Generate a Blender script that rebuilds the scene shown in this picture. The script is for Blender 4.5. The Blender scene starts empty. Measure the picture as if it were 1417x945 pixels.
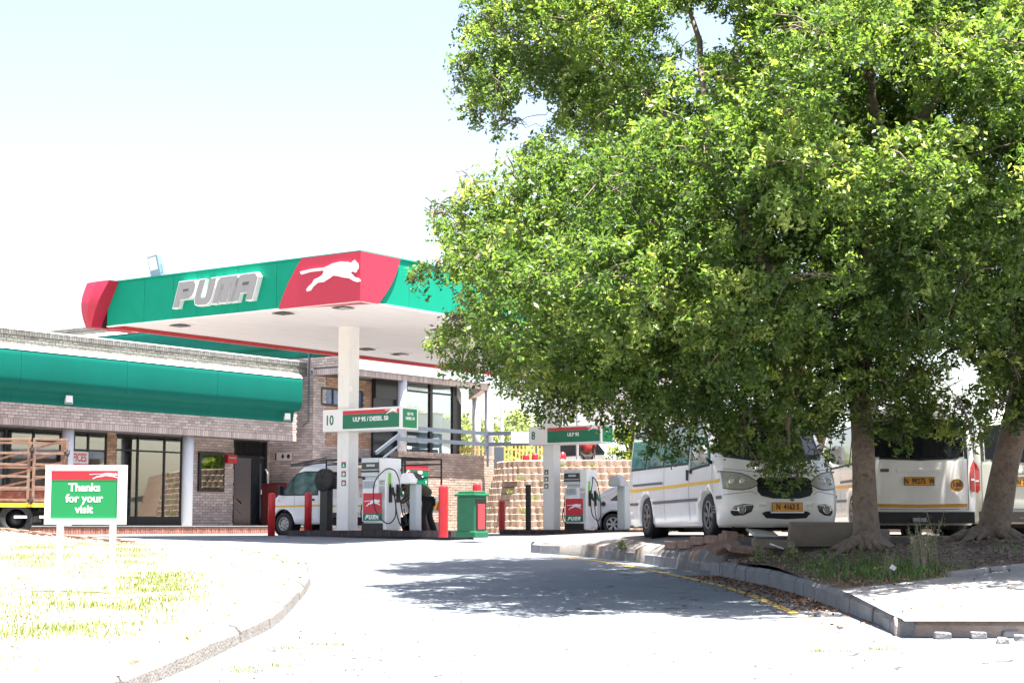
import bpy, bmesh, math, random
import numpy as np
from mathutils import Matrix, Vector
from math import sin, cos, radians, pi, sqrt, atan2

# ------------------------------------------------------------------ camera, world, sun, exposure
scene = bpy.context.scene
EYE = 0.245
F_PX, CX, CY, PITCH = 2330.0, 708.5, 472.5, math.atan(254.5 / 2330.0)
cam_data = bpy.data.cameras.new("camera")
cam = bpy.data.objects.new("camera", cam_data)
scene.collection.objects.link(cam)
cam.location = (0, 0, EYE)
cam.rotation_euler = (pi / 2 + PITCH, 0, 0)
cam_data.lens = 36.0 * F_PX / 1417.0
cam_data.clip_end = 3000
scene.camera = cam

SUN_DIR = Vector((0.15, -0.125, 1.0)).normalized()
world = bpy.data.worlds.new("World"); scene.world = world
world.use_nodes = True
wn = world.node_tree.nodes; wl = world.node_tree.links
sky = wn.new("ShaderNodeTexSky"); sky.sky_type = 'NISHITA'; sky.sun_disc = False
sky.sun_elevation = math.asin(SUN_DIR.z)
sky.sun_rotation = atan2(SUN_DIR.x, SUN_DIR.y)
sky.air_density = 1.0; sky.dust_density = 2.2; sky.ozone_density = 1.0
tint = wn.new("ShaderNodeMix"); tint.data_type = 'RGBA'; tint.blend_type = 'MULTIPLY'
tint.inputs[0].default_value = 1.0; tint.inputs[7].default_value = (0.74, 0.66, 0.60, 1)
bg = wn["Background"]; bg.inputs[1].default_value = 0.10
wl.new(sky.outputs[0], tint.inputs[6]); wl.new(tint.outputs[2], bg.inputs[0])
sun_data = bpy.data.lights.new("sun", 'SUN'); sun_data.energy = 4.8; sun_data.angle = radians(0.55)
sun_data.color = (1.0, 0.955, 0.88)
sun = bpy.data.objects.new("sun", sun_data); scene.collection.objects.link(sun)
sun.rotation_euler = (-SUN_DIR).to_track_quat('-Z', 'Y').to_euler()
sun.location = SUN_DIR * 60
scene.view_settings.view_transform = 'Standard'; scene.view_settings.look = 'None'
scene.view_settings.gamma = 1; scene.view_settings.exposure = 2.6
scene.render.engine = 'CYCLES'
scene.cycles.use_denoising = True
scene.cycles.max_bounces = 8; scene.cycles.transparent_max_bounces = 12
scene.cycles.diffuse_bounces = 4; scene.cycles.glossy_bounces = 3; scene.cycles.transmission_bounces = 4
scene.cycles.caustics_reflective = False; scene.cycles.caustics_refractive = False
scene.cycles.sample_clamp_indirect = 6

rnd = random.Random(7)
rng = np.random.default_rng(11)
COL = scene.collection
I4 = Matrix.Identity(4)
ST = Matrix.Rotation(radians(54.2), 4, 'Z')       # station frame: x runs away to the right, y away to the left
STI = ST.inverted()
PERM = {}                                          # world matrices of built things

# ------------------------------------------------------------------ survey helpers (pixel of the photograph -> point of the place)
def ray(u, v):
    r, up = (u - CX), (CY - v)
    return Vector((r, F_PX * cos(PITCH) - up * sin(PITCH), F_PX * sin(PITCH) + up * cos(PITCH)))
def at_y(u, v, Y):
    d = ray(u, v); t = Y / d.y
    return Vector((d.x * t, Y, EYE + d.z * t))
def at_z(u, v, Z):
    d = ray(u, v); t = (Z - EYE) / d.z
    return Vector((d.x * t, d.y * t, Z))
def on_b(u, v, b):                                 # station-plane y = b, result in station coordinates
    d = STI @ ray(u, v); t = b / d.y
    return Vector((d.x * t, b, EYE + d.z * t))
def on_a(u, v, a):
    d = STI @ ray(u, v); t = a / d.x
    return Vector((a, d.y * t, EYE + d.z * t))
def street(y): return -0.03 * (38 - y) if y < 38 else 0.0
def lerp_tab(tab, t):
    if t <= tab[0][0]: return tab[0][1]
    for (a, va), (b, vb) in zip(tab, tab[1:]):
        if t <= b: return va + (vb - va) * (t - a) / (b - a)
    return tab[-1][1]
KR = [(14.6, 3.3), (15.7, 3.38), (17.5, 3.36), (19.6, 3.3), (21.2, 3.15), (22.6, 2.93), (25, 2.45), (27.4, 1.78), (29.2, 0.9), (29.9, 0.44)]
KL = [(4, -2.85), (10, -2.55), (11.25, -2.4), (12.5, -2.28), (15.6, -2.15), (17.8, -2.27), (21.4, -2.54), (24, -2.9), (26.7, -3.6), (28.5, -4.4), (29.3, -5.0), (30.8, -6.9), (34, -9.0), (37.6, -11.4), (42, -14.5)]
def kr(y): return lerp_tab(KR, y)
def kl(y): return lerp_tab(KL, y)
LOT = 0.09
TREES = [(4.42, 21.3), (7.0, 22.6)]
def ground_r(x, y):
    base = street(min(y, 30)) + 0.195 - 0.06 * min(1, max(0, (16.6 - y) / 1.8))
    d = max(0.0, x - kr(y)); d = min(d, max(0.0, (y - 14.5)) * 0.9 + 0.02)
    z = base + 0.075 * d
    for tx, ty in TREES:
        z += 0.17 * math.exp(-((x - tx) ** 2 + (y - ty) ** 2) / 1.3)
    return min(z, 0.08)
def ground_lot(x, y):
    d = x - kr(y); a = street(min(y, 30)) + 0.195; w_ = .36 + max(0, y - 24.6) * .30; t = min(1, max(0, (d - .02) / w_)); t = t * (2 - t)
    return a + (LOT - a) * t
def ground_l(x, y): return street(y) + 0.135 + min(0.12, 0.02 * max(0, kl(y) - x))

# ------------------------------------------------------------------ materials
MATS = {}
def mat(name, col, rough=0.7, metal=0.0, var=0.0, nscale=6.0, bump=0.0, bscale=40.0, spec=0.5, emit=None, coat=0.0, dirt=None, island=0.0, stretch=None, dscale=3.0, damt=0.5):
    if name in MATS: return MATS[name]
    m = bpy.data.materials.new(name); m.use_nodes = True
    nt = m.node_tree; n = nt.nodes; l = nt.links
    p = n["Principled BSDF"]
    p.inputs["Base Color"].default_value = (*col, 1); p.inputs["Roughness"].default_value = rough
    p.inputs["Metallic"].default_value = metal; p.inputs["Specular IOR Level"].default_value = spec
    p.inputs["Coat Weight"].default_value = coat; p.inputs["Coat Roughness"].default_value = 0.08
    tc = n.new("ShaderNodeTexCoord"); vec = tc.outputs["Object"]
    if stretch:
        mp = n.new("ShaderNodeMapping"); mp.inputs["Scale"].default_value = stretch
        l.new(vec, mp.inputs[0]); vec = mp.outputs[0]
    cur = None
    if var > 0:
        nz = n.new("ShaderNodeTexNoise"); nz.inputs["Scale"].default_value = nscale; nz.inputs["Detail"].default_value = 5
        nz.inputs["Roughness"].default_value = 0.65
        l.new(vec, nz.inputs["Vector"])
        cr = n.new("ShaderNodeValToRGB")
        cr.color_ramp.elements[0].position = 0.3; cr.color_ramp.elements[1].position = 0.7
        cr.color_ramp.elements[0].color = (*[max(0, c * (1 - var)) for c in col], 1)
        cr.color_ramp.elements[1].color = (*[min(1, c * (1 + var)) for c in col], 1)
        l.new(nz.outputs[0], cr.inputs[0]); cur = cr.outputs[0]
    if dirt:
        nd = n.new("ShaderNodeTexNoise"); nd.inputs["Scale"].default_value = dscale; nd.inputs["Detail"].default_value = 8
        nd.inputs["Roughness"].default_value = 0.72
        l.new(vec, nd.inputs["Vector"])
        rp = n.new("ShaderNodeValToRGB"); rp.color_ramp.elements[0].position = 0.5; rp.color_ramp.elements[1].position = 0.72
        rp.color_ramp.elements[1].color = (damt, damt, damt, 1); rp.color_ramp.elements[0].color = (0, 0, 0, 1)
        l.new(nd.outputs[0], rp.inputs[0])
        mx = n.new("ShaderNodeMix"); mx.data_type = 'RGBA'
        l.new(rp.outputs[0], mx.inputs[0])
        if cur: l.new(cur, mx.inputs[6])
        else: mx.inputs[6].default_value = (*col, 1)
        mx.inputs[7].default_value = (*dirt, 1); cur = mx.outputs[2]
    if island > 0:
        ge = n.new("ShaderNodeNewGeometry")
        mr = n.new("ShaderNodeMapRange"); mr.inputs[3].default_value = 1 - island; mr.inputs[4].default_value = 1 + island
        l.new(ge.outputs["Random Per Island"], mr.inputs[0])
        hs = n.new("ShaderNodeHueSaturation"); hs.inputs["Color"].default_value = (*col, 1)
        if cur: l.new(cur, hs.inputs["Color"])
        l.new(mr.outputs[0], hs.inputs["Value"]); cur = hs.outputs[0]
    if cur: l.new(cur, p.inputs["Base Color"])
    if bump > 0:
        nb = n.new("ShaderNodeTexNoise"); nb.inputs["Scale"].default_value = bscale; nb.inputs["Detail"].default_value = 6
        l.new(vec, nb.inputs["Vector"])
        bp = n.new("ShaderNodeBump"); bp.inputs["Strength"].default_value = bump; bp.inputs["Distance"].default_value = 0.02
        l.new(nb.outputs[0], bp.inputs["Height"]); l.new(bp.outputs[0], p.inputs["Normal"])
    if emit:
        p.inputs["Emission Color"].default_value = (*col, 1); p.inputs["Emission Strength"].default_value = emit
    MATS[name] = m
    return m
def glass(name, tintc=(0.8, 0.9, 0.9), refl=0.3, rough=0.02):
    if name in MATS: return MATS[name]
    m = bpy.data.materials.new(name); m.use_nodes = True
    nt = m.node_tree; n = nt.nodes; l = nt.links
    for x in list(n): n.remove(x)
    out = n.new("ShaderNodeOutputMaterial"); tr = n.new("ShaderNodeBsdfTransparent"); gl = n.new("ShaderNodeBsdfGlossy")
    tr.inputs[0].default_value = (*tintc, 1); gl.inputs["Roughness"].default_value = rough
    lw = n.new("ShaderNodeLayerWeight"); lw.inputs[0].default_value = 0.22
    mr = n.new("ShaderNodeMapRange"); mr.inputs[3].default_value = refl; mr.inputs[4].default_value = 1.0
    l.new(lw.outputs["Facing"], mr.inputs[0])
    mx = n.new("ShaderNodeMixShader")
    l.new(mr.outputs[0], mx.inputs[0]); l.new(tr.outputs[0], mx.inputs[1]); l.new(gl.outputs[0], mx.inputs[2])
    l.new(mx.outputs[0], out.inputs[0])
    MATS[name] = m
    return m
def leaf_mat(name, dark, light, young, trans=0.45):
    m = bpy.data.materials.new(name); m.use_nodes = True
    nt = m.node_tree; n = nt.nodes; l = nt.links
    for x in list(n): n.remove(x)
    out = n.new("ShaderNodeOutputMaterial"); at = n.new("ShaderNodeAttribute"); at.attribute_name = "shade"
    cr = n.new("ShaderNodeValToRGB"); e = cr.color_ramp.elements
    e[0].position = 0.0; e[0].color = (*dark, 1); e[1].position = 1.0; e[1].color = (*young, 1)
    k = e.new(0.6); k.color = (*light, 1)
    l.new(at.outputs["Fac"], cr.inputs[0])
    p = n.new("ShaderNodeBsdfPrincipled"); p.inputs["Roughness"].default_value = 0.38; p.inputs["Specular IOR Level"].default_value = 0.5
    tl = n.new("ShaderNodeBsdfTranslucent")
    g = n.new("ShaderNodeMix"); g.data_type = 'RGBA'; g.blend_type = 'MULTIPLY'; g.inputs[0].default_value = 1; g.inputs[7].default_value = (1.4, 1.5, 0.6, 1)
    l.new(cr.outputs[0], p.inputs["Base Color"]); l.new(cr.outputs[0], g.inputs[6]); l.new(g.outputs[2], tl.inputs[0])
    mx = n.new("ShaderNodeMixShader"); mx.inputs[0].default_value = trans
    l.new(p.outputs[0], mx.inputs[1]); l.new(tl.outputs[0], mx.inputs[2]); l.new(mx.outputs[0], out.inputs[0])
    MATS[name] = m
    return m

def MX():
    mat("green_fascia", (0.004, 0.26, 0.165), 0.55, var=0.05, nscale=1.5, dirt=(0.006, 0.34, 0.215), dscale=0.8, damt=0.4, spec=0.12)
    mat("green_mansard", (0.0015, 0.115, 0.088), 0.6, spec=0.12, var=0.06, nscale=1.2, dirt=(0.003, 0.10, 0.08), stretch=(1, 1, 0.25), damt=0.5, bump=0.06, bscale=8)
    mat("green_sign", (0.0, 0.21, 0.06), 0.45); mat("green_dark_sign", (0.0, 0.15, 0.075), 0.4)
    mat("red_fascia", (0.44, 0.018, 0.05), 0.4, var=0.05, nscale=2); mat("red_sign", (0.55, 0.03, 0.05), 0.45)
    mat("red_paint", (0.5, 0.018, 0.025), 0.45, var=0.12, nscale=6, dirt=(0.25, 0.03, 0.03), dscale=9)
    mat("red_dull", (0.10, 0.012, 0.012), 0.5, var=0.15)
    mat("soffit", (0.84, 0.79, 0.765), 0.6, var=0.03, nscale=1.5, dirt=(0.5, 0.45, 0.4), stretch=(0.3, 3, 1), damt=0.4)
    mat("column_paint", (0.8, 0.79, 0.765), 0.5, var=0.03, dirt=(0.5, 0.48, 0.44), stretch=(3, 3, 0.6), damt=0.35)
    mat("white_paint", (0.78, 0.78, 0.77), 0.42, var=0.02); mat("grey_letter", (0.27, 0.27, 0.275), 0.5)
    mat("white_print", (0.82, 0.82, 0.82), 0.5); mat("black_print", (0.015, 0.015, 0.02), 0.5)
    mat("pillar_paint", (0.55, 0.57, 0.62), 0.55, var=0.04, dirt=(0.4, 0.4, 0.42), stretch=(2, 2, 0.4), damt=0.35)
    mat("brick_grey", (0.46, 0.38, 0.35), 0.85, island=0.22, var=0.1, nscale=14)
    mat("brick_orange", (0.40, 0.245, 0.165), 0.85, island=0.25, var=0.1, nscale=14)
    mat("brick_light", (0.44, 0.335, 0.27), 0.85, island=0.2, var=0.1, nscale=14)
    mat("brick_dark", (0.05, 0.038, 0.042), 0.75, island=0.3, var=0.15, nscale=14)
    mat("brick_step", (0.27, 0.12, 0.09), 0.8, island=0.25, var=0.12, nscale=14)
    mat("mortar", (0.15, 0.125, 0.12), 0.95, var=0.15, nscale=20)
    mat("mortar_dark", (0.03, 0.028, 0.028), 0.95)
    mat("block", (0.40, 0.285, 0.20), 0.92, var=0.14, nscale=7, bump=0.7, bscale=30, dirt=(0.25, 0.19, 0.14), dscale=2.5)
    mat("dark_metal", (0.018, 0.018, 0.02), 0.45); mat("black_rubber", (0.014, 0.014, 0.015), 0.6)
    mat("black_paint", (0.012, 0.012, 0.015), 0.35); mat("dark_void", (0.012, 0.012, 0.013), 0.9)
    mat("tyre", (0.022, 0.022, 0.023), 0.8, var=0.3, nscale=12, bump=0.3, bscale=60)
    mat("steel", (0.42, 0.43, 0.44), 0.35, metal=0.8, var=0.1, nscale=8)
    mat("rim_dark", (0.13, 0.13, 0.14), 0.3, metal=0.6, var=0.3, nscale=20); mat("hub_steel", (0.35, 0.35, 0.36), 0.4, metal=0.5, var=0.25, nscale=20)
    mat("rail_paint", (0.085, 0.105, 0.135), 0.5, var=0.06); mat("grey_plastic", (0.33, 0.35, 0.37), 0.5, var=0.05)
    mat("grey_cabinet", (0.38, 0.42, 0.42), 0.45, var=0.05)
    mat("blue_steel", (0.18, 0.26, 0.36), 0.4, var=0.1)
    mat("interior", (0.36, 0.36, 0.34), 0.9, var=0.15, nscale=1); mat("interior_dark", (0.05, 0.05, 0.055), 0.9)
    mat("dark_panel", (0.016, 0.02, 0.025), 0.22)
    mat("roof_sheet", (0.5, 0.53, 0.6), 0.5, var=0.04)
    mat("van_white", (0.80, 0.785, 0.775), 0.28, coat=0.6, var=0.02, dirt=(0.55, 0.5, 0.43), dscale=2.2, damt=0.28)
    mat("van_silver", (0.52, 0.55, 0.51), 0.3, coat=0.6, var=0.03)
    mat("truck_white", (0.75, 0.77, 0.8), 0.3, coat=0.5, dirt=(0.5, 0.47, 0.42), dscale=3, damt=0.25)
    mat("car_silver", (0.5, 0.49, 0.5), 0.3, coat=0.6, metal=0.15)
    mat("stripe_yellow", (0.72, 0.42, 0.03), 0.45, dirt=(0.75, 0.65, 0.4), dscale=6, damt=0.6); mat("stripe_orange", (0.68, 0.32, 0.02), 0.45)
    mat("plate_orange", (0.72, 0.30, 0.01), 0.4); mat("trim_grey", (0.1, 0.1, 0.105), 0.6)
    mat("window_dark", (0.012, 0.014, 0.017), 0.06, spec=0.7); mat("window_green", (0.07, 0.17, 0.15), 0.08, spec=0.7, var=0.8, nscale=4)
    mat("window_cab", (0.09, 0.13, 0.13), 0.08, spec=0.7, var=0.8, nscale=3)
    mat("lamp_lens", (0.36, 0.36, 0.30), 0.06, spec=0.8, var=0.2, nscale=25); mat("chrome", (0.6, 0.6, 0.6), 0.12, metal=1.0)
    mat("lamp_dark", (0.08, 0.08, 0.075), 0.15); mat("amber", (0.6, 0.2, 0.02), 0.2); mat("red_lens", (0.4, 0.012, 0.015), 0.12, spec=0.8)
    mat("grille_black", (0.012, 0.015, 0.02), 0.35)
    mat("rust", (0.20, 0.12, 0.085), 0.85, var=0.3, nscale=9, dirt=(0.30, 0.2, 0.15), dscale=7, damt=0.8, bump=0.3)
    mat("rust_board", (0.20, 0.06, 0.035), 0.85, var=0.3, nscale=6, dirt=(0.45, 0.4, 0.34), dscale=4)
    mat("yellow_paint", (0.75, 0.5, 0.02), 0.6, dirt=(0.6, 0.5, 0.3), dscale=6)
    mat("fence_yellow", (0.62, 0.43, 0.12), 0.6, var=0.1)
    mat("bin_green", (0.008, 0.12, 0.05), 0.5, var=0.12, nscale=5); mat("bin_red", (0.5, 0.04, 0.05), 0.5, var=0.05)
    mat("glove_green", (0.01, 0.18, 0.08), 0.5); mat("tag_green", (0.22, 0.55, 0.05), 0.5); mat("hose_blue", (0.01, 0.03, 0.06), 0.4)
    mat("lcd", (0.05, 0.055, 0.05), 0.15); mat("keypad", (0.42, 0.48, 0.52), 0.5)
    mat("shirt_olive", (0.06, 0.058, 0.035), 0.9, var=0.2, nscale=10, bump=0.3, bscale=12); mat("trouser_black", (0.012, 0.012, 0.014), 0.9, bump=0.3, bscale=12)
    mat("skin", (0.075, 0.035, 0.02), 0.5); mat("hair", (0.008, 0.007, 0.006), 0.9); mat("shoe", (0.015, 0.013, 0.012), 0.5)
    mat("plaster_white", (0.62, 0.6, 0.62), 0.8, var=0.05); mat("plaster_brown", (0.2, 0.13, 0.11), 0.85, var=0.08)
    mat("bark", (0.20, 0.155, 0.125), 0.92, var=0.3, nscale=5, bump=1.0, bscale=30, dirt=(0.06, 0.043, 0.034), dscale=17, damt=1.0); mat("kerb_pale", (0.215, 0.195, 0.18), 0.92, var=0.15, nscale=6, bump=0.6, bscale=45, dirt=(0.11, 0.095, 0.085), dscale=5, damt=0.7); mat("brick_parapet", (0.135, 0.135, 0.122), 0.9, island=0.25, var=0.15, nscale=10); mat("concrete_tan", (0.42, 0.325, 0.275), 0.92, var=0.15, nscale=6, bump=0.5, bscale=45, dirt=(0.16, 0.125, 0.10), dscale=4, damt=0.7)  # parapet brick: darker and greyer than the wall bricks
    mat("limb_bark", (0.15, 0.115, 0.09), 0.92, var=0.3, nscale=9, bump=0.8, bscale=26, dirt=(0.06, 0.045, 0.036), dscale=20, damt=0.9); mat("twig", (0.30, 0.25, 0.2), 0.9, var=0.2)
    mat("concrete", (0.21, 0.175, 0.15), 0.92, var=0.12, nscale=5, bump=0.5, bscale=45, dirt=(0.17, 0.15, 0.13), dscale=3, damt=0.7)
    mat("kerb_concrete", (0.22, 0.215, 0.22), 0.92, var=0.14, nscale=7, bump=0.6, bscale=50, dirt=(0.15, 0.14, 0.13), dscale=5, damt=0.6)
    mat("paver_red", (0.235, 0.14, 0.105), 0.9, var=0.2, nscale=9, bump=0.6, dirt=(0.4, 0.34, 0.28))
    mat("stone", (0.32, 0.25, 0.2), 0.9, var=0.25, nscale=12, bump=0.6, island=0.35)
    mat("stone_grey", (0.21, 0.18, 0.155), 0.9, var=0.25, nscale=12, bump=0.6, island=0.4)
    mat("litter", (0.22, 0.12, 0.07), 0.9, island=0.6); mat("paper", (0.7, 0.7, 0.68), 0.7)
    mat("road_yellow", (0.55, 0.38, 0.08), 0.85, dirt=(0.2, 0.19, 0.18), dscale=9, damt=0.9, var=0.15, nscale=12)
    mat("road_white", (0.6, 0.6, 0.6), 0.85, dirt=(0.2, 0.2, 0.2), dscale=9, damt=0.8)
    mat("shirt_check", (0.35, 0.03, 0.03), 0.9, var=0.7, nscale=22)
    mat("car_red", (0.4, 0.01, 0.01), 0.3, coat=0.5); mat("lamp_glass", (0.75, 0.77, 0.78), 0.15)
    mat("cable_grey", (0.11, 0.13, 0.16), 0.6); mat("frost_white", (0.55, 0.6, 0.62), 0.4, var=0.08, nscale=3)
MX()

def ground_mat(name, c1, c2, scale=0.6, fine=60, bumpd=0.4, cracks=0.0, speck=0.25, spots=None, spot_pos=(0.55, 0.62)):
    m = bpy.data.materials.new(name); m.use_nodes = True
    nt = m.node_tree; n = nt.nodes; l = nt.links; p = n["Principled BSDF"]; p.inputs["Roughness"].default_value = 0.93
    p.inputs["Specular IOR Level"].default_value = 0.3
    tc = n.new("ShaderNodeTexCoord"); vec = tc.outputs["Object"]
    a = n.new("ShaderNodeTexNoise"); a.inputs["Scale"].default_value = scale; a.inputs["Detail"].default_value = 9; a.inputs["Roughness"].default_value = 0.6
    b = n.new("ShaderNodeTexNoise"); b.inputs["Scale"].default_value = fine; b.inputs["Detail"].default_value = 3
    l.new(vec, a.inputs[0]); l.new(vec, b.inputs[0])
    cr = n.new("ShaderNodeValToRGB"); cr.color_ramp.elements[0].position = 0.32; cr.color_ramp.elements[1].position = 0.68
    cr.color_ramp.elements[0].color = (*c1, 1); cr.color_ramp.elements[1].color = (*c2, 1)
    l.new(a.outputs[0], cr.inputs[0]); cur = cr.outputs[0]
    sp = n.new("ShaderNodeMapRange"); sp.inputs[1].default_value = 0.3; sp.inputs[2].default_value = 0.7
    sp.inputs[3].default_value = 1 - speck; sp.inputs[4].default_value = 1 + speck
    l.new(b.outputs[0], sp.inputs[0])
    mu = n.new("ShaderNodeMix"); mu.data_type = 'RGBA'; mu.blend_type = 'MULTIPLY'; mu.inputs[0].default_value = 1
    l.new(cur, mu.inputs[6]); l.new(sp.outputs[0], mu.inputs[7]); cur = mu.outputs[2]
    if spots:
        s = n.new("ShaderNodeTexNoise"); s.inputs["Scale"].default_value = 1.3; s.inputs["Detail"].default_value = 7; s.inputs["Roughness"].default_value = 0.7
        mp = n.new("ShaderNodeMapping"); mp.inputs["Location"].default_value = (5, 9, 0); l.new(vec, mp.inputs[0]); l.new(mp.outputs[0], s.inputs[0])
        r = n.new("ShaderNodeValToRGB"); r.color_ramp.elements[0].position = spot_pos[0]; r.color_ramp.elements[1].position = spot_pos[1]
        l.new(s.outputs[0], r.inputs[0])
        mx = n.new("ShaderNodeMix"); mx.data_type = 'RGBA'; l.new(r.outputs[0], mx.inputs[0]); l.new(cur, mx.inputs[6]); mx.inputs[7].default_value = (*spots, 1)
        cur = mx.outputs[2]
    if cracks > 0:
        wz = n.new("ShaderNodeTexNoise"); wz.inputs["Scale"].default_value = 1.6; wz.inputs["Detail"].default_value = 5; l.new(vec, wz.inputs[0])
        ad = n.new("ShaderNodeVectorMath"); ad.operation = 'ADD'
        sc = n.new("ShaderNodeVectorMath"); sc.operation = 'SCALE'; sc.inputs[3].default_value = 0.9
        l.new(wz.outputs["Color"], sc.inputs[0]); l.new(vec, ad.inputs[0]); l.new(sc.outputs[0], ad.inputs[1])
        v = n.new("ShaderNodeTexVoronoi"); v.feature = 'DISTANCE_TO_EDGE'; v.inputs["Scale"].default_value = 0.38; l.new(ad.outputs[0], v.inputs["Vector"])
        m2 = n.new("ShaderNodeMapRange"); m2.inputs[1].default_value = 0.0; m2.inputs[2].default_value = 0.011; m2.inputs[3].default_value = cracks; m2.inputs[4].default_value = 0
        l.new(v.outputs["Distance"], m2.inputs[0])
        gp = n.new("ShaderNodeTexNoise"); gp.inputs["Scale"].default_value = 3.1; gp.inputs["Detail"].default_value = 3; l.new(vec, gp.inputs[0])
        g2 = n.new("ShaderNodeMapRange"); g2.inputs[1].default_value = 0.5; g2.inputs[2].default_value = 0.58; l.new(gp.outputs[0], g2.inputs[0])
        mm = n.new("ShaderNodeMath"); mm.operation = 'MULTIPLY'; l.new(m2.outputs[0], mm.inputs[0]); l.new(g2.outputs[0], mm.inputs[1])
        mx = n.new("ShaderNodeMix"); mx.data_type = 'RGBA'; l.new(mm.outputs[0], mx.inputs[0]); l.new(cur, mx.inputs[6]); mx.inputs[7].default_value = (0.012, 0.011, 0.01, 1)
        cur = mx.outputs[2]
    l.new(cur, p.inputs["Base Color"])
    bp = n.new("ShaderNodeBump"); bp.inputs["Strength"].default_value = bumpd; bp.inputs["Distance"].default_value = 0.02
    l.new(b.outputs[0], bp.inputs["Height"]); l.new(bp.outputs[0], p.inputs["Normal"])
    MATS[name] = m
    return m
ground_mat("asphalt", (0.13, 0.148, 0.172), (0.18, 0.195, 0.215), 0.5, 70, 0.5, cracks=1.0, speck=0.3)
ground_mat("forecourt", (0.16, 0.165, 0.175), (0.21, 0.21, 0.215), 0.4, 40, 0.2, speck=0.12)
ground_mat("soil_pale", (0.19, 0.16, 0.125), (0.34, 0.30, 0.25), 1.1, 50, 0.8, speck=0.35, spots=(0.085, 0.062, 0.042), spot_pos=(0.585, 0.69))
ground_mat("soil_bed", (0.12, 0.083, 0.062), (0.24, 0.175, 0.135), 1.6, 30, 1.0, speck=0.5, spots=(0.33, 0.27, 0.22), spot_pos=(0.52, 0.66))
ground_mat("lot_surface", (0.11, 0.105, 0.10), (0.19, 0.175, 0.165), 1.0, 50, 0.6, speck=0.3, spots=(0.2, 0.13, 0.095))
ground_mat("sidewalk_concrete", (0.19, 0.19, 0.195), (0.26, 0.255, 0.255), 1.0, 60, 0.4, speck=0.15)
ground_mat("terrain", (0.22, 0.2, 0.15), (0.32, 0.29, 0.22), 0.1, 3, 0.2)

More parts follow.
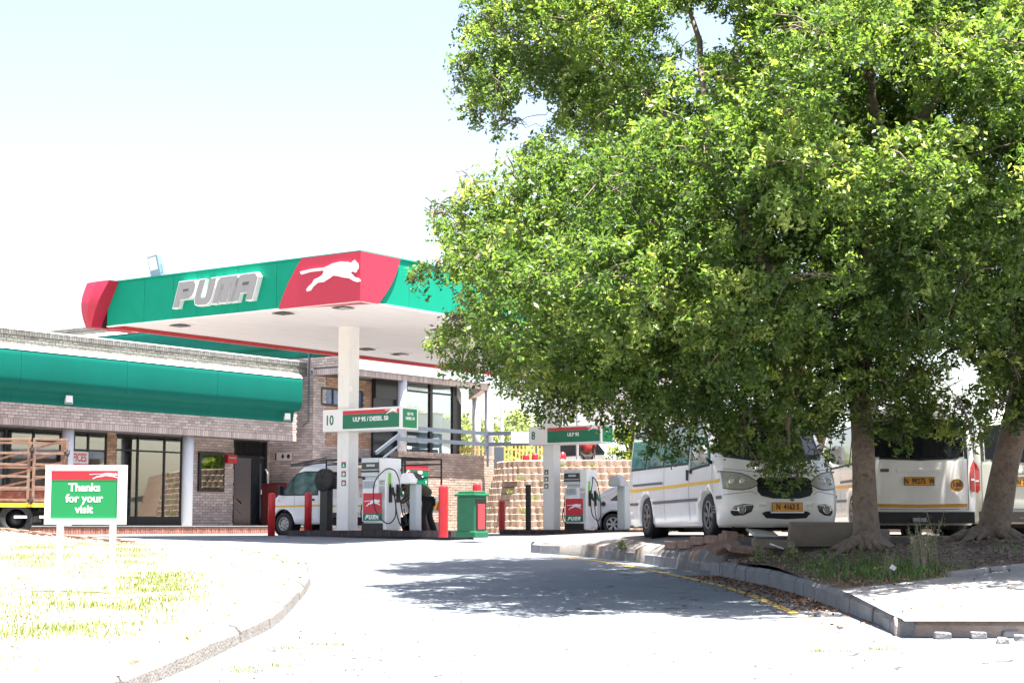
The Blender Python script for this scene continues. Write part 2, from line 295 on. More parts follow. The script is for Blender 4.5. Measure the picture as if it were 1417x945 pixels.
# ------------------------------------------------------------------ mesh builder
def fmat(o, right, up):
    o, r, u = Vector(o), Vector(right).normalized(), Vector(up).normalized(); n = r.cross(u)
    return Matrix(((r.x, u.x, n.x, o.x), (r.y, u.y, n.y, o.y), (r.z, u.z, n.z, o.z), (0, 0, 0, 1)))
class MB:
    def __init__(s, F=I4): s.v = []; s.f = []; s.mi = []; s.sm = []; s.F = F
    def add(s, vs, fs, mi=0, sm=False, M=None):
        o = len(s.v)
        s.v += [(M @ Vector(p)) if M else Vector(p) for p in vs]
        for f in fs: s.f.append(tuple(i + o for i in f)); s.mi.append(mi); s.sm.append(sm)
        return s
    def box(s, x0, x1, y0, y1, z0, z1, mi=0, M=None):
        x0, x1 = min(x0, x1), max(x0, x1); y0, y1 = min(y0, y1), max(y0, y1); z0, z1 = min(z0, z1), max(z0, z1)
        return s.add([(x0, y0, z0), (x1, y0, z0), (x1, y1, z0), (x0, y1, z0), (x0, y0, z1), (x1, y0, z1), (x1, y1, z1), (x0, y1, z1)],
              [(0, 3, 2, 1), (4, 5, 6, 7), (0, 1, 5, 4), (1, 2, 6, 5), (2, 3, 7, 6), (3, 0, 4, 7)], mi, False, M)
    def cbox(s, c, sz, mi=0, M=None):
        return s.box(c[0] - sz[0] / 2, c[0] + sz[0] / 2, c[1] - sz[1] / 2, c[1] + sz[1] / 2, c[2] - sz[2] / 2, c[2] + sz[2] / 2, mi, M)
    def tube(s, pts, rad, n=8, mi=0, cap=True, sm=True, M=None):
        pts = [Vector(p) for p in pts]; m = len(pts)
        rad = rad if isinstance(rad, (list, tuple)) else [rad] * m
        vs = []; prev = None
        for i, p in enumerate(pts):
            t = (pts[min(i + 1, m - 1)] - pts[max(i - 1, 0)]).normalized()
            if prev is None:
                a = Vector((0, 0, 1)) if abs(t.z) < 0.9 else Vector((1, 0, 0)); x = t.cross(a).normalized()
            else: x = (prev - t * prev.dot(t)).normalized()
            prev = x; y = t.cross(x)
            for k in range(n):
                an = 2 * pi * k / n; vs.append(p + (x * cos(an) + y * sin(an)) * rad[i])
        fs = [(i * n + k, i * n + (k + 1) % n, (i + 1) * n + (k + 1) % n, (i + 1) * n + k) for i in range(m - 1) for k in range(n)]
        s.add(vs, fs, mi, sm, M)
        if cap:
            s.add(vs[:n], [tuple(range(n))[::-1]], mi, False, M); s.add(vs[-n:], [tuple(range(n))], mi, False, M)
        return s
    def cyl(s, p0, p1, r, n=12, mi=0, r1=None, M=None): return s.tube([p0, p1], [r, r if r1 is None else r1], n, mi, True, True, M)
    def bar(s, p0, p1, w, h, mi=0, M=None, up=(0, 0, 1)):
        p0, p1 = Vector(p0), Vector(p1); d = p1 - p0; L = d.length; d.normalize(); u = Vector(up)
        if abs(d.dot(u)) > 0.98: u = Vector((1, 0, 0))
        y = u.cross(d).normalized(); z = d.cross(y)
        R = Matrix(((d.x, y.x, z.x, p0.x), (d.y, y.y, z.y, p0.y), (d.z, y.z, z.z, p0.z), (0, 0, 0, 1)))
        return s.box(0, L, -w / 2, w / 2, -h / 2, h / 2, mi, (M @ R) if M else R)
    def prism(s, poly, t, mi=0, M=None, z0=0.0):
        n = len(poly); a = sum(poly[i][0] * poly[(i + 1) % n][1] - poly[(i + 1) % n][0] * poly[i][1] for i in range(n))
        if a < 0: poly = poly[::-1]
        vs = [(x, y, z0) for x, y in poly] + [(x, y, z0 + t) for x, y in poly]
        fs = [tuple(range(n))[::-1], tuple(range(n, 2 * n))] + [(i, (i + 1) % n, n + (i + 1) % n, n + i) for i in range(n)]
        return s.add(vs, fs, mi, False, M)
    def lathe(s, prof, n=16, mi=0, M=None, sm=True):
        m = len(prof); vs = [(r * cos(2 * pi * k / n), r * sin(2 * pi * k / n), z) for r, z in prof for k in range(n)]
        fs = [(i * n + k, i * n + (k + 1) % n, (i + 1) * n + (k + 1) % n, (i + 1) * n + k) for i in range(m - 1) for k in range(n)]
        return s.add(vs, fs, mi, sm, M)
    def grid(s, fn, nu, nv, mi=0, sm=True, M=None):
        vs = [fn(i / nu, j / nv) for j in range(nv + 1) for i in range(nu + 1)]
        fs = [(j * (nu + 1) + i, j * (nu + 1) + i + 1, (j + 1) * (nu + 1) + i + 1, (j + 1) * (nu + 1) + i) for j in range(nv) for i in range(nu)]
        return s.add(vs, fs, mi, sm, M)
    def text(s, body, size, ext, M, mi=0, off=0.0, shear=0.0, sx=1.0, align='CENTER'):
        vs, fs = text_mesh(body, size, ext, off, shear, align)
        return s.add([(x * sx, y, z) for x, y, z in vs], fs, mi, False, M)
    def build(s, name, mats, parent=None, origin=None, bevel=0.0, kind=None, seg=2, fix=False):
        mats = mats if isinstance(mats, (list, tuple)) else [mats]
        me = bpy.data.meshes.new(name)
        o = bpy.data.objects.new(name, me); COL.objects.link(o)
        if parent is not None:
            W = PERM[parent.name]; M = W.inverted() @ s.F; o.parent = parent; PERM[o.name] = W
        else:
            if origin is None:
                vv = [s.F @ p for p in s.v]
                origin = Vector(((min(p.x for p in vv) + max(p.x for p in vv)) / 2, (min(p.y for p in vv) + max(p.y for p in vv)) / 2, min(p.z for p in vv)))
            W = Matrix.Translation(Vector(origin)); M = W.inverted() @ s.F; o.matrix_world = W; PERM[o.name] = W
        me.from_pydata([tuple(M @ p) for p in s.v], [], s.f)
        for m in mats: me.materials.append(MATS[m] if isinstance(m, str) else m)
        me.polygons.foreach_set("material_index", s.mi); me.polygons.foreach_set("use_smooth", s.sm)
        if fix:
            bm = bmesh.new(); bm.from_mesh(me); bmesh.ops.remove_doubles(bm, verts=bm.verts, dist=1e-4); bmesh.ops.recalc_face_normals(bm, faces=bm.faces); bm.to_mesh(me); bm.free()
        me.update()
        if bevel > 0:
            b = o.modifiers.new("bevel", 'BEVEL'); b.width = bevel; b.segments = seg; b.limit_method = 'ANGLE'; b.angle_limit = radians(40)
        if kind: o["kind"] = kind
        return o
_tc = {}
def text_mesh(body, size, ext, off, shear, align):
    key = (body, size, ext, off, shear, align)
    if key in _tc: return _tc[key]
    cu = bpy.data.curves.new("txt", 'FONT'); cu.body = body; cu.size = size; cu.extrude = ext; cu.offset = off; cu.shear = shear
    cu.align_x = align; cu.align_y = 'CENTER'; cu.resolution_u = 3
    ob = bpy.data.objects.new("txt", cu); COL.objects.link(ob)
    dg = bpy.context.evaluated_depsgraph_get(); me = ob.evaluated_get(dg).to_mesh()
    vs = [tuple(v.co) for v in me.vertices]; fs = [tuple(p.vertices) for p in me.polygons]
    ob.evaluated_get(dg).to_mesh_clear(); bpy.data.objects.remove(ob); bpy.data.curves.remove(cu)
    _tc[key] = (vs, fs); return vs, fs
def tag(o, label=None, cat=None, group=None, kind=None):
    if label: o["label"] = label
    if cat: o["category"] = cat
    if group: o["group"] = group
    if kind: o["kind"] = kind
    return o
def thing(name, label, cat, M=I4, group=None, kind=None):
    o = bpy.data.objects.new(name, None); COL.objects.link(o); o.matrix_world = M; PERM[o.name] = M.copy(); o.empty_display_size = 0.2
    return tag(o, label, cat, group, kind)
def inst(src, name, parent, loc, rot=(0, 0, 0), scale=(1, 1, 1)):
    o = bpy.data.objects.new(name, src); COL.objects.link(o)
    if parent is not None: o.parent = parent
    o.location = loc; o.rotation_euler = rot; o.scale = scale
    return o
def copy_tree(o, M=None, parent=None, label=None):
    c = o.copy(); COL.objects.link(c)
    if parent is not None: c.parent = parent
    if M is not None: c.matrix_world = M; PERM[c.name] = M.copy()
    if label: c["label"] = label
    for ch in list(o.children): copy_tree(ch, None, c)
    return c
def T(x, y, z=0, rz=0): return Matrix.Translation((x, y, z)) @ Matrix.Rotation(rz, 4, 'Z')
def TS(a, b, z=0, rz=0): return ST @ Matrix.Translation((a, b, z)) @ Matrix.Rotation(rz, 4, 'Z')

CAT = [(198,190),(260,184),(345,184),(395,170),(440,166),(480,172),(500,180),(512,170),(520,168),(526,178),(538,185),(540,205),(532,220),(522,222),(512,215),(500,220),(520,240),(548,254),(552,262),(540,266),(520,260),(490,244),(455,238),(420,228),(395,224),(370,236),(340,248),(305,248),(280,262),(262,280),(242,282),(238,274),(250,262),(270,250),(285,232),(310,226),(330,218),(342,204),(336,196),(260,196),(205,203)]
def cat_poly(w): # leaping cat emblem, width w, centred
    k = w / 354.0
    return [((x - 375) * k, -(y - 224) * k) for x, y in CAT]
SX_R, SX_U = (0, -1, 0), (0, 0, 1)      # writing on a station face that looks to -x
SY_R = (1, 0, 0)                         # ... that looks to -y

def bricks(B, o, d, L, H, nrm, bl=0.22, bh=0.073, j=0.012, soldier=False, holes=(), depth=0.03, mi=0, jit=0.004, start=0.0):
    """running bond of single bricks on the plane through o; d along, z up, nrm outward"""
    o, d, nrm = Vector(o), Vector(d), Vector(nrm)
    if soldier: bl, bh = 0.073, H - j
    rows = max(1, int(round(H / (bh + j)))); ph = H / rows
    for r in range(rows):
        x = -(bl + j) * (0.5 if r % 2 and not soldier else 0) + start
        while x < L:
            a0, a1 = max(0, x), min(L, x + bl)
            z0 = r * ph + j / 2; z1 = (r + 1) * ph - j / 2
            if a1 - a0 > 0.03:
                cxm, czm = (a0 + a1) / 2, (z0 + z1) / 2
                if not any(h[0] < cxm < h[1] and h[2] < czm < h[3] for h in holes):
                    e = rnd.uniform(-jit, jit); p = [(a0, z0), (a1, z0), (a1, z1), (a0, z1)]
                    back = [o + d * q[0] + Vector((0, 0, q[1])) for q in p]
                    fr = [o + d * q[0] + Vector((0, 0, q[1])) + nrm * (depth + e) for q in p]
                    B.add(back + fr, [(4, 5, 6, 7), (0, 1, 5, 4), (1, 2, 6, 5), (2, 3, 7, 6), (3, 0, 4, 7)], mi)
            x += bl + j
    return B
# ================================================================== GROUND
def sheet(name, rows, m, kind="structure", sm=True):
    """rows: list of rows of points (same length)"""
    B = MB(); n = len(rows[0]); vs = [p for r in rows for p in r]
    fs = [(j * n + i, j * n + i + 1, (j + 1) * n + i + 1, (j + 1) * n + i) for j in range(len(rows) - 1) for i in range(n - 1)]
    B.add(vs, fs, 0, sm)
    return B.build(name, m, None, (0, 0, 0), kind=kind)
ys = [-60, -10, 38, 45, 120, 900]
sheet("ground", [[(x, y, street(y) - 0.03) for x in (-700, -60, 60, 700)] for y in ys], "terrain")
sheet("road", [[(x, y, street(y) + 0.004) for x in (-60, -20, -8, 0, 8, 20, 60)] for y in [-10, 0, 8, 16, 24, 32, 38]], "asphalt")
sheet("forecourt", [[(x, y, 0.004) for x in (-60, -20, 0, 20, 60)] for y in [38, 46, 54, 66]], "forecourt")

# left verge, with its own kerb
yl = [4, 6, 8, 9, 10, 11, 12, 13, 14, 15, 16, 17, 18, 19, 20, 21, 22, 23, 24, 25, 26, 27, 28, 29, 30, 31, 32, 33, 34, 35, 36, 37, 38, 40, 42]
offs = [0.0, 0.14, 0.4, 0.9, 1.6, 2.5, 3.5, 4.6, 6, 8, 11, 16, 24, 34]
rows = []
for y in yl:
    r = []
    for k, d in enumerate(offs):
        x = kl(y) - d
        z = (street(y) - 0.02 if k == 0 else ground_l(x, y) + (0.0 if k == 1 else 0.035 * sin(x * 3.1 + y * 1.7) * sin(y * 2.3 - x)))
        r.append((x, y, z))
    rows.append(r[::-1])
sheet("verge", rows, "soil_pale")

# right side: planting bed, parking lot, concrete apron
def row_r(y, xs): return [(kr(y) + d, y, ground_r(kr(y) + d, y) + (0.02 * sin(5 * (kr(y) + d) + y * 3) * sin(4 * y) if 0.3 < d < 7 and 17.6 < y < 23 else 0)) for d in xs]
xr = [0.06, 0.2, 0.4, 0.6, 0.85, 1.1, 1.4, 1.7, 2.0, 2.4, 2.8, 3.2, 3.7, 4.2, 4.8, 5.5, 6.5, 8, 11, 16, 26, 40]
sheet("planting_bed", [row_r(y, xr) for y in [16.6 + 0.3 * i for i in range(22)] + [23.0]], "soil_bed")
xl = [0.0, 0.03, 0.08, 0.14, 0.2, 0.28, 0.36, 0.5, 0.7, 1, 1.3, 1.7, 2, 2.4, 4, 7, 12, 20, 40]
rows = [[(kr(23.12) + d, 23.12, ground_r(kr(23.12) + d, 23.12) - .03) for d in xl]]
rows += [[(kr(y) + d, y, (ground_lot(kr(y) + d, y) if d else street(y) - .02)) for d in xl] for y in [23.14, 23.6, 24, 24.5, 25, 25.5, 26, 26.6, 27.2, 27.8, 28.4, 29, 29.4, 29.8]]
rows += [[(kr(29.8) + .05 + d, y, (min(LOT, -.055 + (y - 29.8) * .006 + .045 * d)) if d else -.1) for d in xl] for y in (30.4, 31, 34, 40)] + [[(kr(29.8) + .05 + d, 40.05, -.02) for d in xl]]
sheet("parking_lot", rows, "lot_surface")
def edge_y(x): return 17.3 + 0.42 * (x - 3.3)           # back edge of the apron
rows = []
for t in [0, .03, .1, .2, .35, .5, .65, .8, .9, 1.0]:
    rows.append([(x, 14.42 + t * (min(edge_y(x), 23) - 14.42), ground_r(x, 14.42 + t * (min(edge_y(x), 23) - 14.42)) + 0.026 - (0.012 if t == 0 else 0)) for x in [3.32, 3.6, 4, 4.5, 5, 5.6, 6.3, 7, 8, 10, 14, 20, 40]])
sheet("sidewalk", rows, "sidewalk_concrete")

# kerbs, stone by stone
def kerb_line(root, pts, ln, ht, wd, mname, side, jit=0.012, gap=0.02):
    pts = [Vector(p) for p in pts]; cum = [0]
    for a, b in zip(pts, pts[1:]): cum.append(cum[-1] + (b - a).length)
    def P(s):
        for i in range(len(pts) - 1):
            if s <= cum[i + 1] or i == len(pts) - 2:
                t = (s - cum[i]) / max(1e-6, cum[i + 1] - cum[i]); return pts[i].lerp(pts[i + 1], t)
    s = 0.0
    while s < cum[-1] - 0.15:
        L = min(ln * rnd.uniform(0.75, 1.2), cum[-1] - s)
        a, b = P(s), P(s + L - gap); d = (b - a); yaw = atan2(d.y, d.x); za, zb = street(a.y), street(b.y)
        B = MB(); l2 = d.length / 2; j = [rnd.uniform(-jit, jit) for _ in range(4)]
        h = ht - (0.06 * min(1, max(0, (16.6 - a.y) / 1.8)) if side < 0 else 0); w = wd * side; bt = 0.035 * side
        vs = [(-l2, 0, za - 0.12), (l2, 0, zb - 0.12), (l2, w, zb - 0.12), (-l2, w, za - 0.12),
              (-l2, bt * .5, za + h - 0.05 + j[0]), (l2, bt * .5, zb + h - 0.05 + j[1]), (l2, bt * 1.6, zb + h + j[1]), (-l2, bt * 1.6, za + h + j[0]), (l2, w, zb + h + j[2]), (-l2, w, za + h + j[3])]
        fs = [(0, 1, 5, 4), (4, 5, 6, 7), (7, 6, 8, 9), (9, 8, 2, 3), (0, 4, 7, 9, 3), (1, 2, 8, 6, 5), (0, 3, 2, 1)]
        B.add(vs, fs)
        mid = (a + b) / 2
        B.F = Matrix.Translation((mid.x + rnd.uniform(-jit, jit), mid.y, 0)) @ Matrix.Rotation(yaw, 4, 'Z')
        o = B.build("kerb_stone", mname, root, fix=True, bevel=0.012, seg=2); s += L
kerb = thing("kerb", None, None, T(3.3, 15, street(15)), kind="structure")
kerb_line(kerb, [(kr(y), y, 0) for y in [14.62, 15.2, 15.7, 16.5, 17.5, 18.5, 19.6, 20.4, 21.2, 21.9, 22.6, 23.8, 25, 26.2, 27.4, 28.3, 29.2, 29.9]][::1] + [(0.32, 30.2, 0), (0.5, 30.5, 0), (1.0, 30.75, 0), (2.2, 31, 0)], 0.55, 0.2, 0.16, "kerb_concrete", -1)
kerb2 = thing("kerb", None, None, T(6, 14.4, street(14.4)), kind="structure")
kerb_line(kerb2, [(3.3, 14.62, 0), (3.5, 14.46, 0), (3.9, 14.36, 0), (4.6, 14.26, 0), (6, 14.2, 0), (9, 14.2, 0)], 2.6, 0.155, 0.16, "concrete_tan", 1, 0.02)
kerb3 = thing("kerb", None, None, T(-2.5, 12, street(12)), kind="structure")
kerb_line(kerb3, [(kl(y) + 0.01, y, 0) for y in [6, 8, 9, 10, 11.25, 12.5, 13.5, 14.5, 15.6, 16.7, 17.8, 19, 20.2, 21.4, 22.7, 24]], 1.15, 0.15, 0.13, "kerb_pale", 1, 0.018, 0.05)
# thin edging between apron and bed
ed = thing("path_edging", None, None, T(6, 18.5, -0.2), kind="structure")
x = 4.6
while x < 9.5:
    a = Vector((x, edge_y(x) + 0.05, 0)); b = Vector((x + 0.46, edge_y(x + 0.46) + 0.05, 0))
    B = MB(); B.bar((a.x, a.y, ground_r(a.x, a.y) + 0.02), (b.x, b.y, ground_r(b.x, b.y) + 0.02), 0.09, 0.11)
    B.build("edging_stone", "kerb_concrete", ed, bevel=0.01); x += 0.48

# road markings
def ribbon(name, pts, w, m, dz=0.008):
    L, R = [], []
    for i, p in enumerate(pts):
        a, b = Vector(pts[max(i - 1, 0)]), Vector(pts[min(i + 1, len(pts) - 1)]); d = (b - a).normalized(); n = Vector((-d.y, d.x))
        for lst, s in ((L, 1), (R, -1)):
            q = Vector(p) + n * s * w / 2; lst.append((q.x, q.y, street(q.y) + dz))
    return sheet(name, [L, R], m)
ribbon("yellow_line_marking", [(kr(y) - 0.55 + .12 * max(0, (y - 23) / 6), y) for y in [15.35, 16.2, 17.5, 19.6, 21.2, 22.6, 25, 27.4, 29.2]], 0.11, "road_yellow")
p1, p2 = at_z(1004, 850, street(16.6)), at_z(1098, 845, street(16.9))
ribbon("white_line_marking", [(p1.x, 16.45), (p2.x, 16.75)], 0.22, "road_white", 0.010)

# ------------------------------------------------------------------ stones, slabs, rubble
def rock(B, c, r, mi=0, sq=(1, 1, .6)):
    bm = bmesh.new(); bmesh.ops.create_icosphere(bm, subdivisions=1, radius=1)
    an = rnd.uniform(0, 6.28); R = Matrix.Rotation(an, 4, 'Z')
    vs = []
    for v in bm.verts:
        k = rnd.uniform(0.72, 1.15); p = R @ Vector((v.co.x * r * sq[0] * k, v.co.y * r * sq[1] * k, v.co.z * r * sq[2] * k)); vs.append(p + Vector(c))
    B.add(vs, [tuple(v.index for v in f.verts) for f in bm.faces], mi, False); bm.free()
def slab(label, c, size, rot, m, bev=0.015, name="concrete_slab", cat="slab", group=None):
    B = MB(); B.cbox((0, 0, 0), size)
    B.v = [p + Vector((rnd.uniform(-1, 1) * size[0] * .04, rnd.uniform(-1, 1) * size[1] * .06, rnd.uniform(-1, 1) * size[2] * .05)) for p in B.v]
    B.F = Matrix.Translation(c) @ Matrix.Rotation(rot[2], 4, 'Z') @ Matrix.Rotation(rot[1], 4, 'Y') @ Matrix.Rotation(rot[0], 4, 'X')
    return tag(B.build(name, m, None, c, bevel=bev), label, cat, group)
slab("long weathered concrete block lying under the bumper of the van with orange plate N 4163 S", (4.22, 23.05, 0.13), (0.92, 0.2, 0.32), (0, 0, 0.06), "concrete", 0.02)
slab("low concrete piece between the long block and the left tree trunk", (4.83, 22.6, 0.12), (0.3, 0.35, 0.18), (0.05, 0.06, 0.3), "concrete", 0.02)
slab("upright pinkish concrete stub below the van's front wheel", (2.98, 23.25, 0.05), (0.17, 0.22, 0.24), (0.0, 0.1, 0.25), "paver_red", 0.02, "concrete_stub", "concrete stub")
slab("tilted orange brown slab leaning on the rubble below the front van", (2.86, 22.95, -0.03), (0.42, 0.26, 0.07), (0.35, -0.25, 0.5), "paver_red", 0.012, "broken_slab")
slab("flat orange brown slab in front of the pinkish stub", (3.12, 22.6, -0.07), (0.5, 0.25, 0.07), (0.22, 0.12, 0.15), "paver_red", 0.012, "broken_slab")
for i, (x, y) in enumerate([(2.22, 25.6), (2.36, 25.05), (2.5, 24.5), (2.64, 24.0), (2.78, 23.55)]):
    o = slab(["farthest", "second", "third", "fourth", "nearest"][i] + " red brown paver of the row edging the lot beside the front van's wheel" if i not in (0, 4) else (["farthest", "", "", "", "nearest"][i] + " red brown paver of the row edging the lot beside the front van's wheel"),
             (x + 0.26, y, ground_lot(x + .26, y) + 0.0), (0.2, 0.5, 0.12), (0, 0.04, 0.27), "paver_red", 0.012, "paver", "paver", "pavers edging the lot")
slab("dark flat concrete strip between stub and long block under the front van", (3.5, 22.75, 0.0), (0.55, 0.16, 0.12), (0, 0.03, 0.05), "concrete", 0.015)
slab("crumpled white paper lying in the shade under the front van", (3.55, 24.0, LOT + .05), (0.42, 0.3, 0.05), (0.3, 0.1, 0.3), "paper", 0.01, "paper_sheet", "litter")
slab("small white scrap lying among dead leaves in front of the concrete block", (3.42, 21.9, -0.02), (0.16, 0.1, 0.02), (0.2, 0.3, 0.5), "paper", 0.004, "paper_scrap", "litter")
slab("pale pink scrap standing in the grass below the tall weeds", (4.05, 18.05, -0.2), (0.07, 0.012, 0.05), (0.4, 0.5, 0.5), "paper", 0.004, "plastic_scrap", "litter")
st = [(1162, 872, .045, "small round brown stone alone on the road beyond the kerb corner"), (1354, 884, .07, "pale squared stone touching the kerb face at the corner apron"), (1398, 882, .085, "large flat stone against the apron kerb near the picture edge"),
      (1388, 892, .055, "small flat stone in front of the large one at the apron kerb"), (1304, 884, .075, "long low stone fragment at the foot of the apron kerb"), (1410, 888, .05, "brown stone chip resting beside the large flat stone")]
for u, v, r, lb in st:
    p = at_z(u, v, -0.71); z = street(p.y)
    p = at_z(u, v, z); B = MB(); 
    if r == .045: rock(B, (p.x, p.y, z + 0.035), r, 0, (1, 1, .8))
    else: B.cbox((p.x, p.y, z + 0.03), (r * 1.7, r * 1.2, 0.065)); B.v = [q + Vector((rnd.uniform(-.012, .012), rnd.uniform(-.01, .01), rnd.uniform(-.008, .008))) for q in B.v]
    tag(B.build("stone", "stone" if r == .045 else "kerb_concrete", bevel=0.012), lb, "stone")
# rubble spread (nobody could count it)
B = MB()
for _ in range(700):
    y = rnd.uniform(19.4, 23.4); x = kr(y) + 0.15 + abs(rnd.gauss(0, 2.3))
    if 21 < y < 22.6 or rnd.random() < .5: rock(B, (x, y, ground_r(x, y) + 0.01), rnd.uniform(.012, .045), 0)
tag(B.build("rubble", "stone_grey", None, (5, 21, 0)), kind="stuff")
B = MB()
for _ in range(160):
    x = rnd.gauss(2.95, .35); y = rnd.gauss(22.9, .35)
    if x > kr(y) + .1: rock(B, (x, y, ground_r(x, y) + 0.015), rnd.uniform(.02, .07), 0)
for _ in range(260):                                             # broken edging at the back of the left verge
    t = rnd.random(); y = 24 + 14 * t; x = kl(y) - rnd.uniform(0.0, .3); rock(B, (x, y, ground_l(x, y) + .0), rnd.uniform(.02, .07))
for _ in range(60):
    y = rnd.uniform(14.6, 16); x = rnd.uniform(3.5, 6); rock(B, (x, 14.26 - rnd.random() * .08, street(14.2) + .005), rnd.uniform(.008, .02))
tag(B.build("rubble", "stone", None, (2.9, 22.9, 0)), kind="stuff")
# rim of pavers at the back of the left verge
rim = thing("verge_edging", None, None, T(-5, 29.4, street(29.4)), kind="structure")
pts = [(kl(y), y) for y in np.arange(24.2, 40, 0.25)]
for (a, b) in zip(pts, pts[1:]):
    near = a[1] < 30.5
    if near and rnd.random() < .25: continue
    A_, B_ = Vector((a[0] - .1, a[1], street(a[1]) + 0.17)), Vector((b[0] - .1, b[1], street(b[1]) + 0.17)); d = (B_ - A_); nseg = max(1, int(d.length / 0.3))
    for k in range(nseg):
        q0, q1 = A_.lerp(B_, k / nseg), A_.lerp(B_, (k + .94) / nseg)
        if rnd.random() < .15: continue
        M_ = MB(); hh_ = (.08 if near else .15) + rnd.uniform(-.03, .03); q0.z -= .12 - hh_ / 2; q1.z -= .12 - hh_ / 2; M_.bar(q0, q1, 0.14 + rnd.uniform(-.03, .02), hh_); M_.build("edging_brick", "paver_red", rim, bevel=0.01)

# ------------------------------------------------------------------ numpy scattered blades and leaves
def np_mesh(name, V, Fq, mname, parent=None, shade=None, kind=None, label=None, tri=False, W=None):
    me = bpy.data.meshes.new(name); k = 3 if tri else 4
    me.vertices.add(len(V)); me.vertices.foreach_set("co", V.astype(np.float32).ravel())
    me.loops.add(Fq.size); me.loops.foreach_set("vertex_index", Fq.astype(np.int32).ravel())
    me.polygons.add(len(Fq)); me.polygons.foreach_set("loop_start", np.arange(0, Fq.size, k, dtype=np.int32)); me.polygons.foreach_set("loop_total", np.full(len(Fq), k, dtype=np.int32))
    if shade is not None:
        at = me.attributes.new("shade", 'FLOAT', 'FACE'); at.data.foreach_set("value", shade.astype(np.float32))
    me.update(); me.validate()
    o = bpy.data.objects.new(name, me); COL.objects.link(o); me.materials.append(MATS[mname])
    if parent is not None: o.parent = parent; PERM[o.name] = PERM[parent.name]
    elif W is not None: o.matrix_world = W
    if kind: o["kind"] = kind
    return o
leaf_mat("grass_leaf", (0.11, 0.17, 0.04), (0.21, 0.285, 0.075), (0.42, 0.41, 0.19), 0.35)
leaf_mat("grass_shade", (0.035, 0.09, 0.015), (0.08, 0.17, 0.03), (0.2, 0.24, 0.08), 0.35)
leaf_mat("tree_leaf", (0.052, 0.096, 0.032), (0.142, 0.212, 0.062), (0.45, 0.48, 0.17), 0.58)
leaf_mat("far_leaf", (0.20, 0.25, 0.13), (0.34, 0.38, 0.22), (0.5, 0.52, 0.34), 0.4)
leaf_mat("hedge_leaf", (0.07, 0.12, 0.015), (0.26, 0.34, 0.03), (0.5, 0.5, 0.07), 0.4)
leaf_mat("weed_leaf", (0.10, 0.13, 0.06), (0.2, 0.22, 0.12), (0.35, 0.33, 0.22), 0.4)
def blades(P, h, w, lean=0.6):
    """P (n,3) roots -> triangle blades"""
    n = len(P); a = rng.uniform(0, 2 * pi, n); hh = h * rng.uniform(.4, 1.15, n); ww = w * rng.uniform(.6, 1.3, n)
    side = np.stack([np.cos(a), np.sin(a), np.zeros(n)], 1) * ww[:, None] / 2
    b = rng.uniform(0, 2 * pi, n); ln = rng.uniform(0, lean, n) * hh
    tip = P + np.stack([np.cos(b) * ln, np.sin(b) * ln, hh], 1); mid = P + np.stack([np.cos(b) * ln * .35, np.sin(b) * ln * .35, hh * .6], 1)
    V = np.stack([P - side, P + side, mid + side * .7, mid - side * .7, tip], 1).reshape(-1, 3)
    i = np.arange(n)[:, None] * 5
    F = np.concatenate([i + [0, 1, 2], i + [0, 2, 3], i + [3, 2, 4]], 1).reshape(-1, 3)
    return V, F, n
def grass(name, centres, per, spread, h, w, m, gz):
    pts = []
    for (x, y, s, hh) in centres:
        k = int(per * s * s); q = rng.normal(0, spread * s, (k, 2)) + [x, y]; pts.append(np.concatenate([q, np.array([[gz(a, b)] for a, b in q])], 1))
    P = np.concatenate(pts); P = P[np.isfinite(P[:, 2])]
    V, F, n = blades(P, h, w); sh = np.repeat(np.clip(rng.normal(.45, .3, n), 0, 1), 3)
    return np_mesh(name, V, F, m, None, sh, "stuff", tri=True)
def gl(x, y): return ground_l(x, y) if x < kl(y) - .12 else np.nan
def gr_(x, y): return ground_r(x, y) if x > kr(y) + .08 and y < 23.3 and y > edge_y(x) + .05 else np.nan
# patches seen on the left verge (pixel, scale)
pl = []
for (u0, u1, v0, v1, n, s) in [(0, 170, 838, 880, 46, .30), (20, 230, 820, 850, 22, .24), (190, 280, 775, 830, 70, .28), (10, 80, 755, 785, 40, .32), (80, 150, 765, 800, 22, .24), (150, 215, 750, 775, 26, .3),
                               (150, 170, 780, 810, 6, .2), (195, 300, 790, 850, 22, .2), (0, 80, 865, 890, 14, .2), (255, 300, 848, 856, 5, .12), (180, 200, 880, 890, 3, .12), (0, 15, 900, 925, 4, .2), (300, 420, 760, 785, 10, .2), (0, 110, 800, 812, 5, .16), (20, 200, 745, 765, 20, .2), (60, 420, 790, 860, 16, .13), (200, 420, 765, 800, 12, .15), (400, 415, 775, 785, 4, .15)]:
    for _ in range(n):
        u, v = rnd.gauss((u0 + u1) / 2, (u1 - u0) * .36), rnd.gauss((v0 + v1) / 2, (v1 - v0) * .42); Y = 20.0
        if v < 742 or v > 940: continue
        d_ = ray(u, v); s_ = d_.z / d_.y; Y = 1.225 / (.03 - s_)
        if Y > 37: continue
        p = at_y(u, v, Y)
        if p.x < kl(p.y) - .15: pl.append((p.x, p.y, s * rnd.uniform(.6, 1.5), 1))
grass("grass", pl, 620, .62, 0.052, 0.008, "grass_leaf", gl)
pr = [(rnd.uniform(kr(y) + .1, kr(y) + 1.2), y, rnd.uniform(.1, .2), 1) for y in [rnd.uniform(17.8, 21.2) for _ in range(30)]]
pr += [(rnd.uniform(3.6, 5.1), rnd.uniform(18.3, 20.4), rnd.uniform(.1, .22), 1) for _ in range(38)] + [(rnd.uniform(6, 8), rnd.uniform(20, 21.4), rnd.uniform(.08, .16), 1) for _ in range(12)]
pr += [(3.2, 22.1, .12, 1), (3.05, 22.3, .1, 1), (4.3, 17.75, .16, 1), (3.5, 21.6, .12, 1)]
grass("grass", pr, 1000, 1.1, 0.11, 0.011, "grass_shade", gr_)
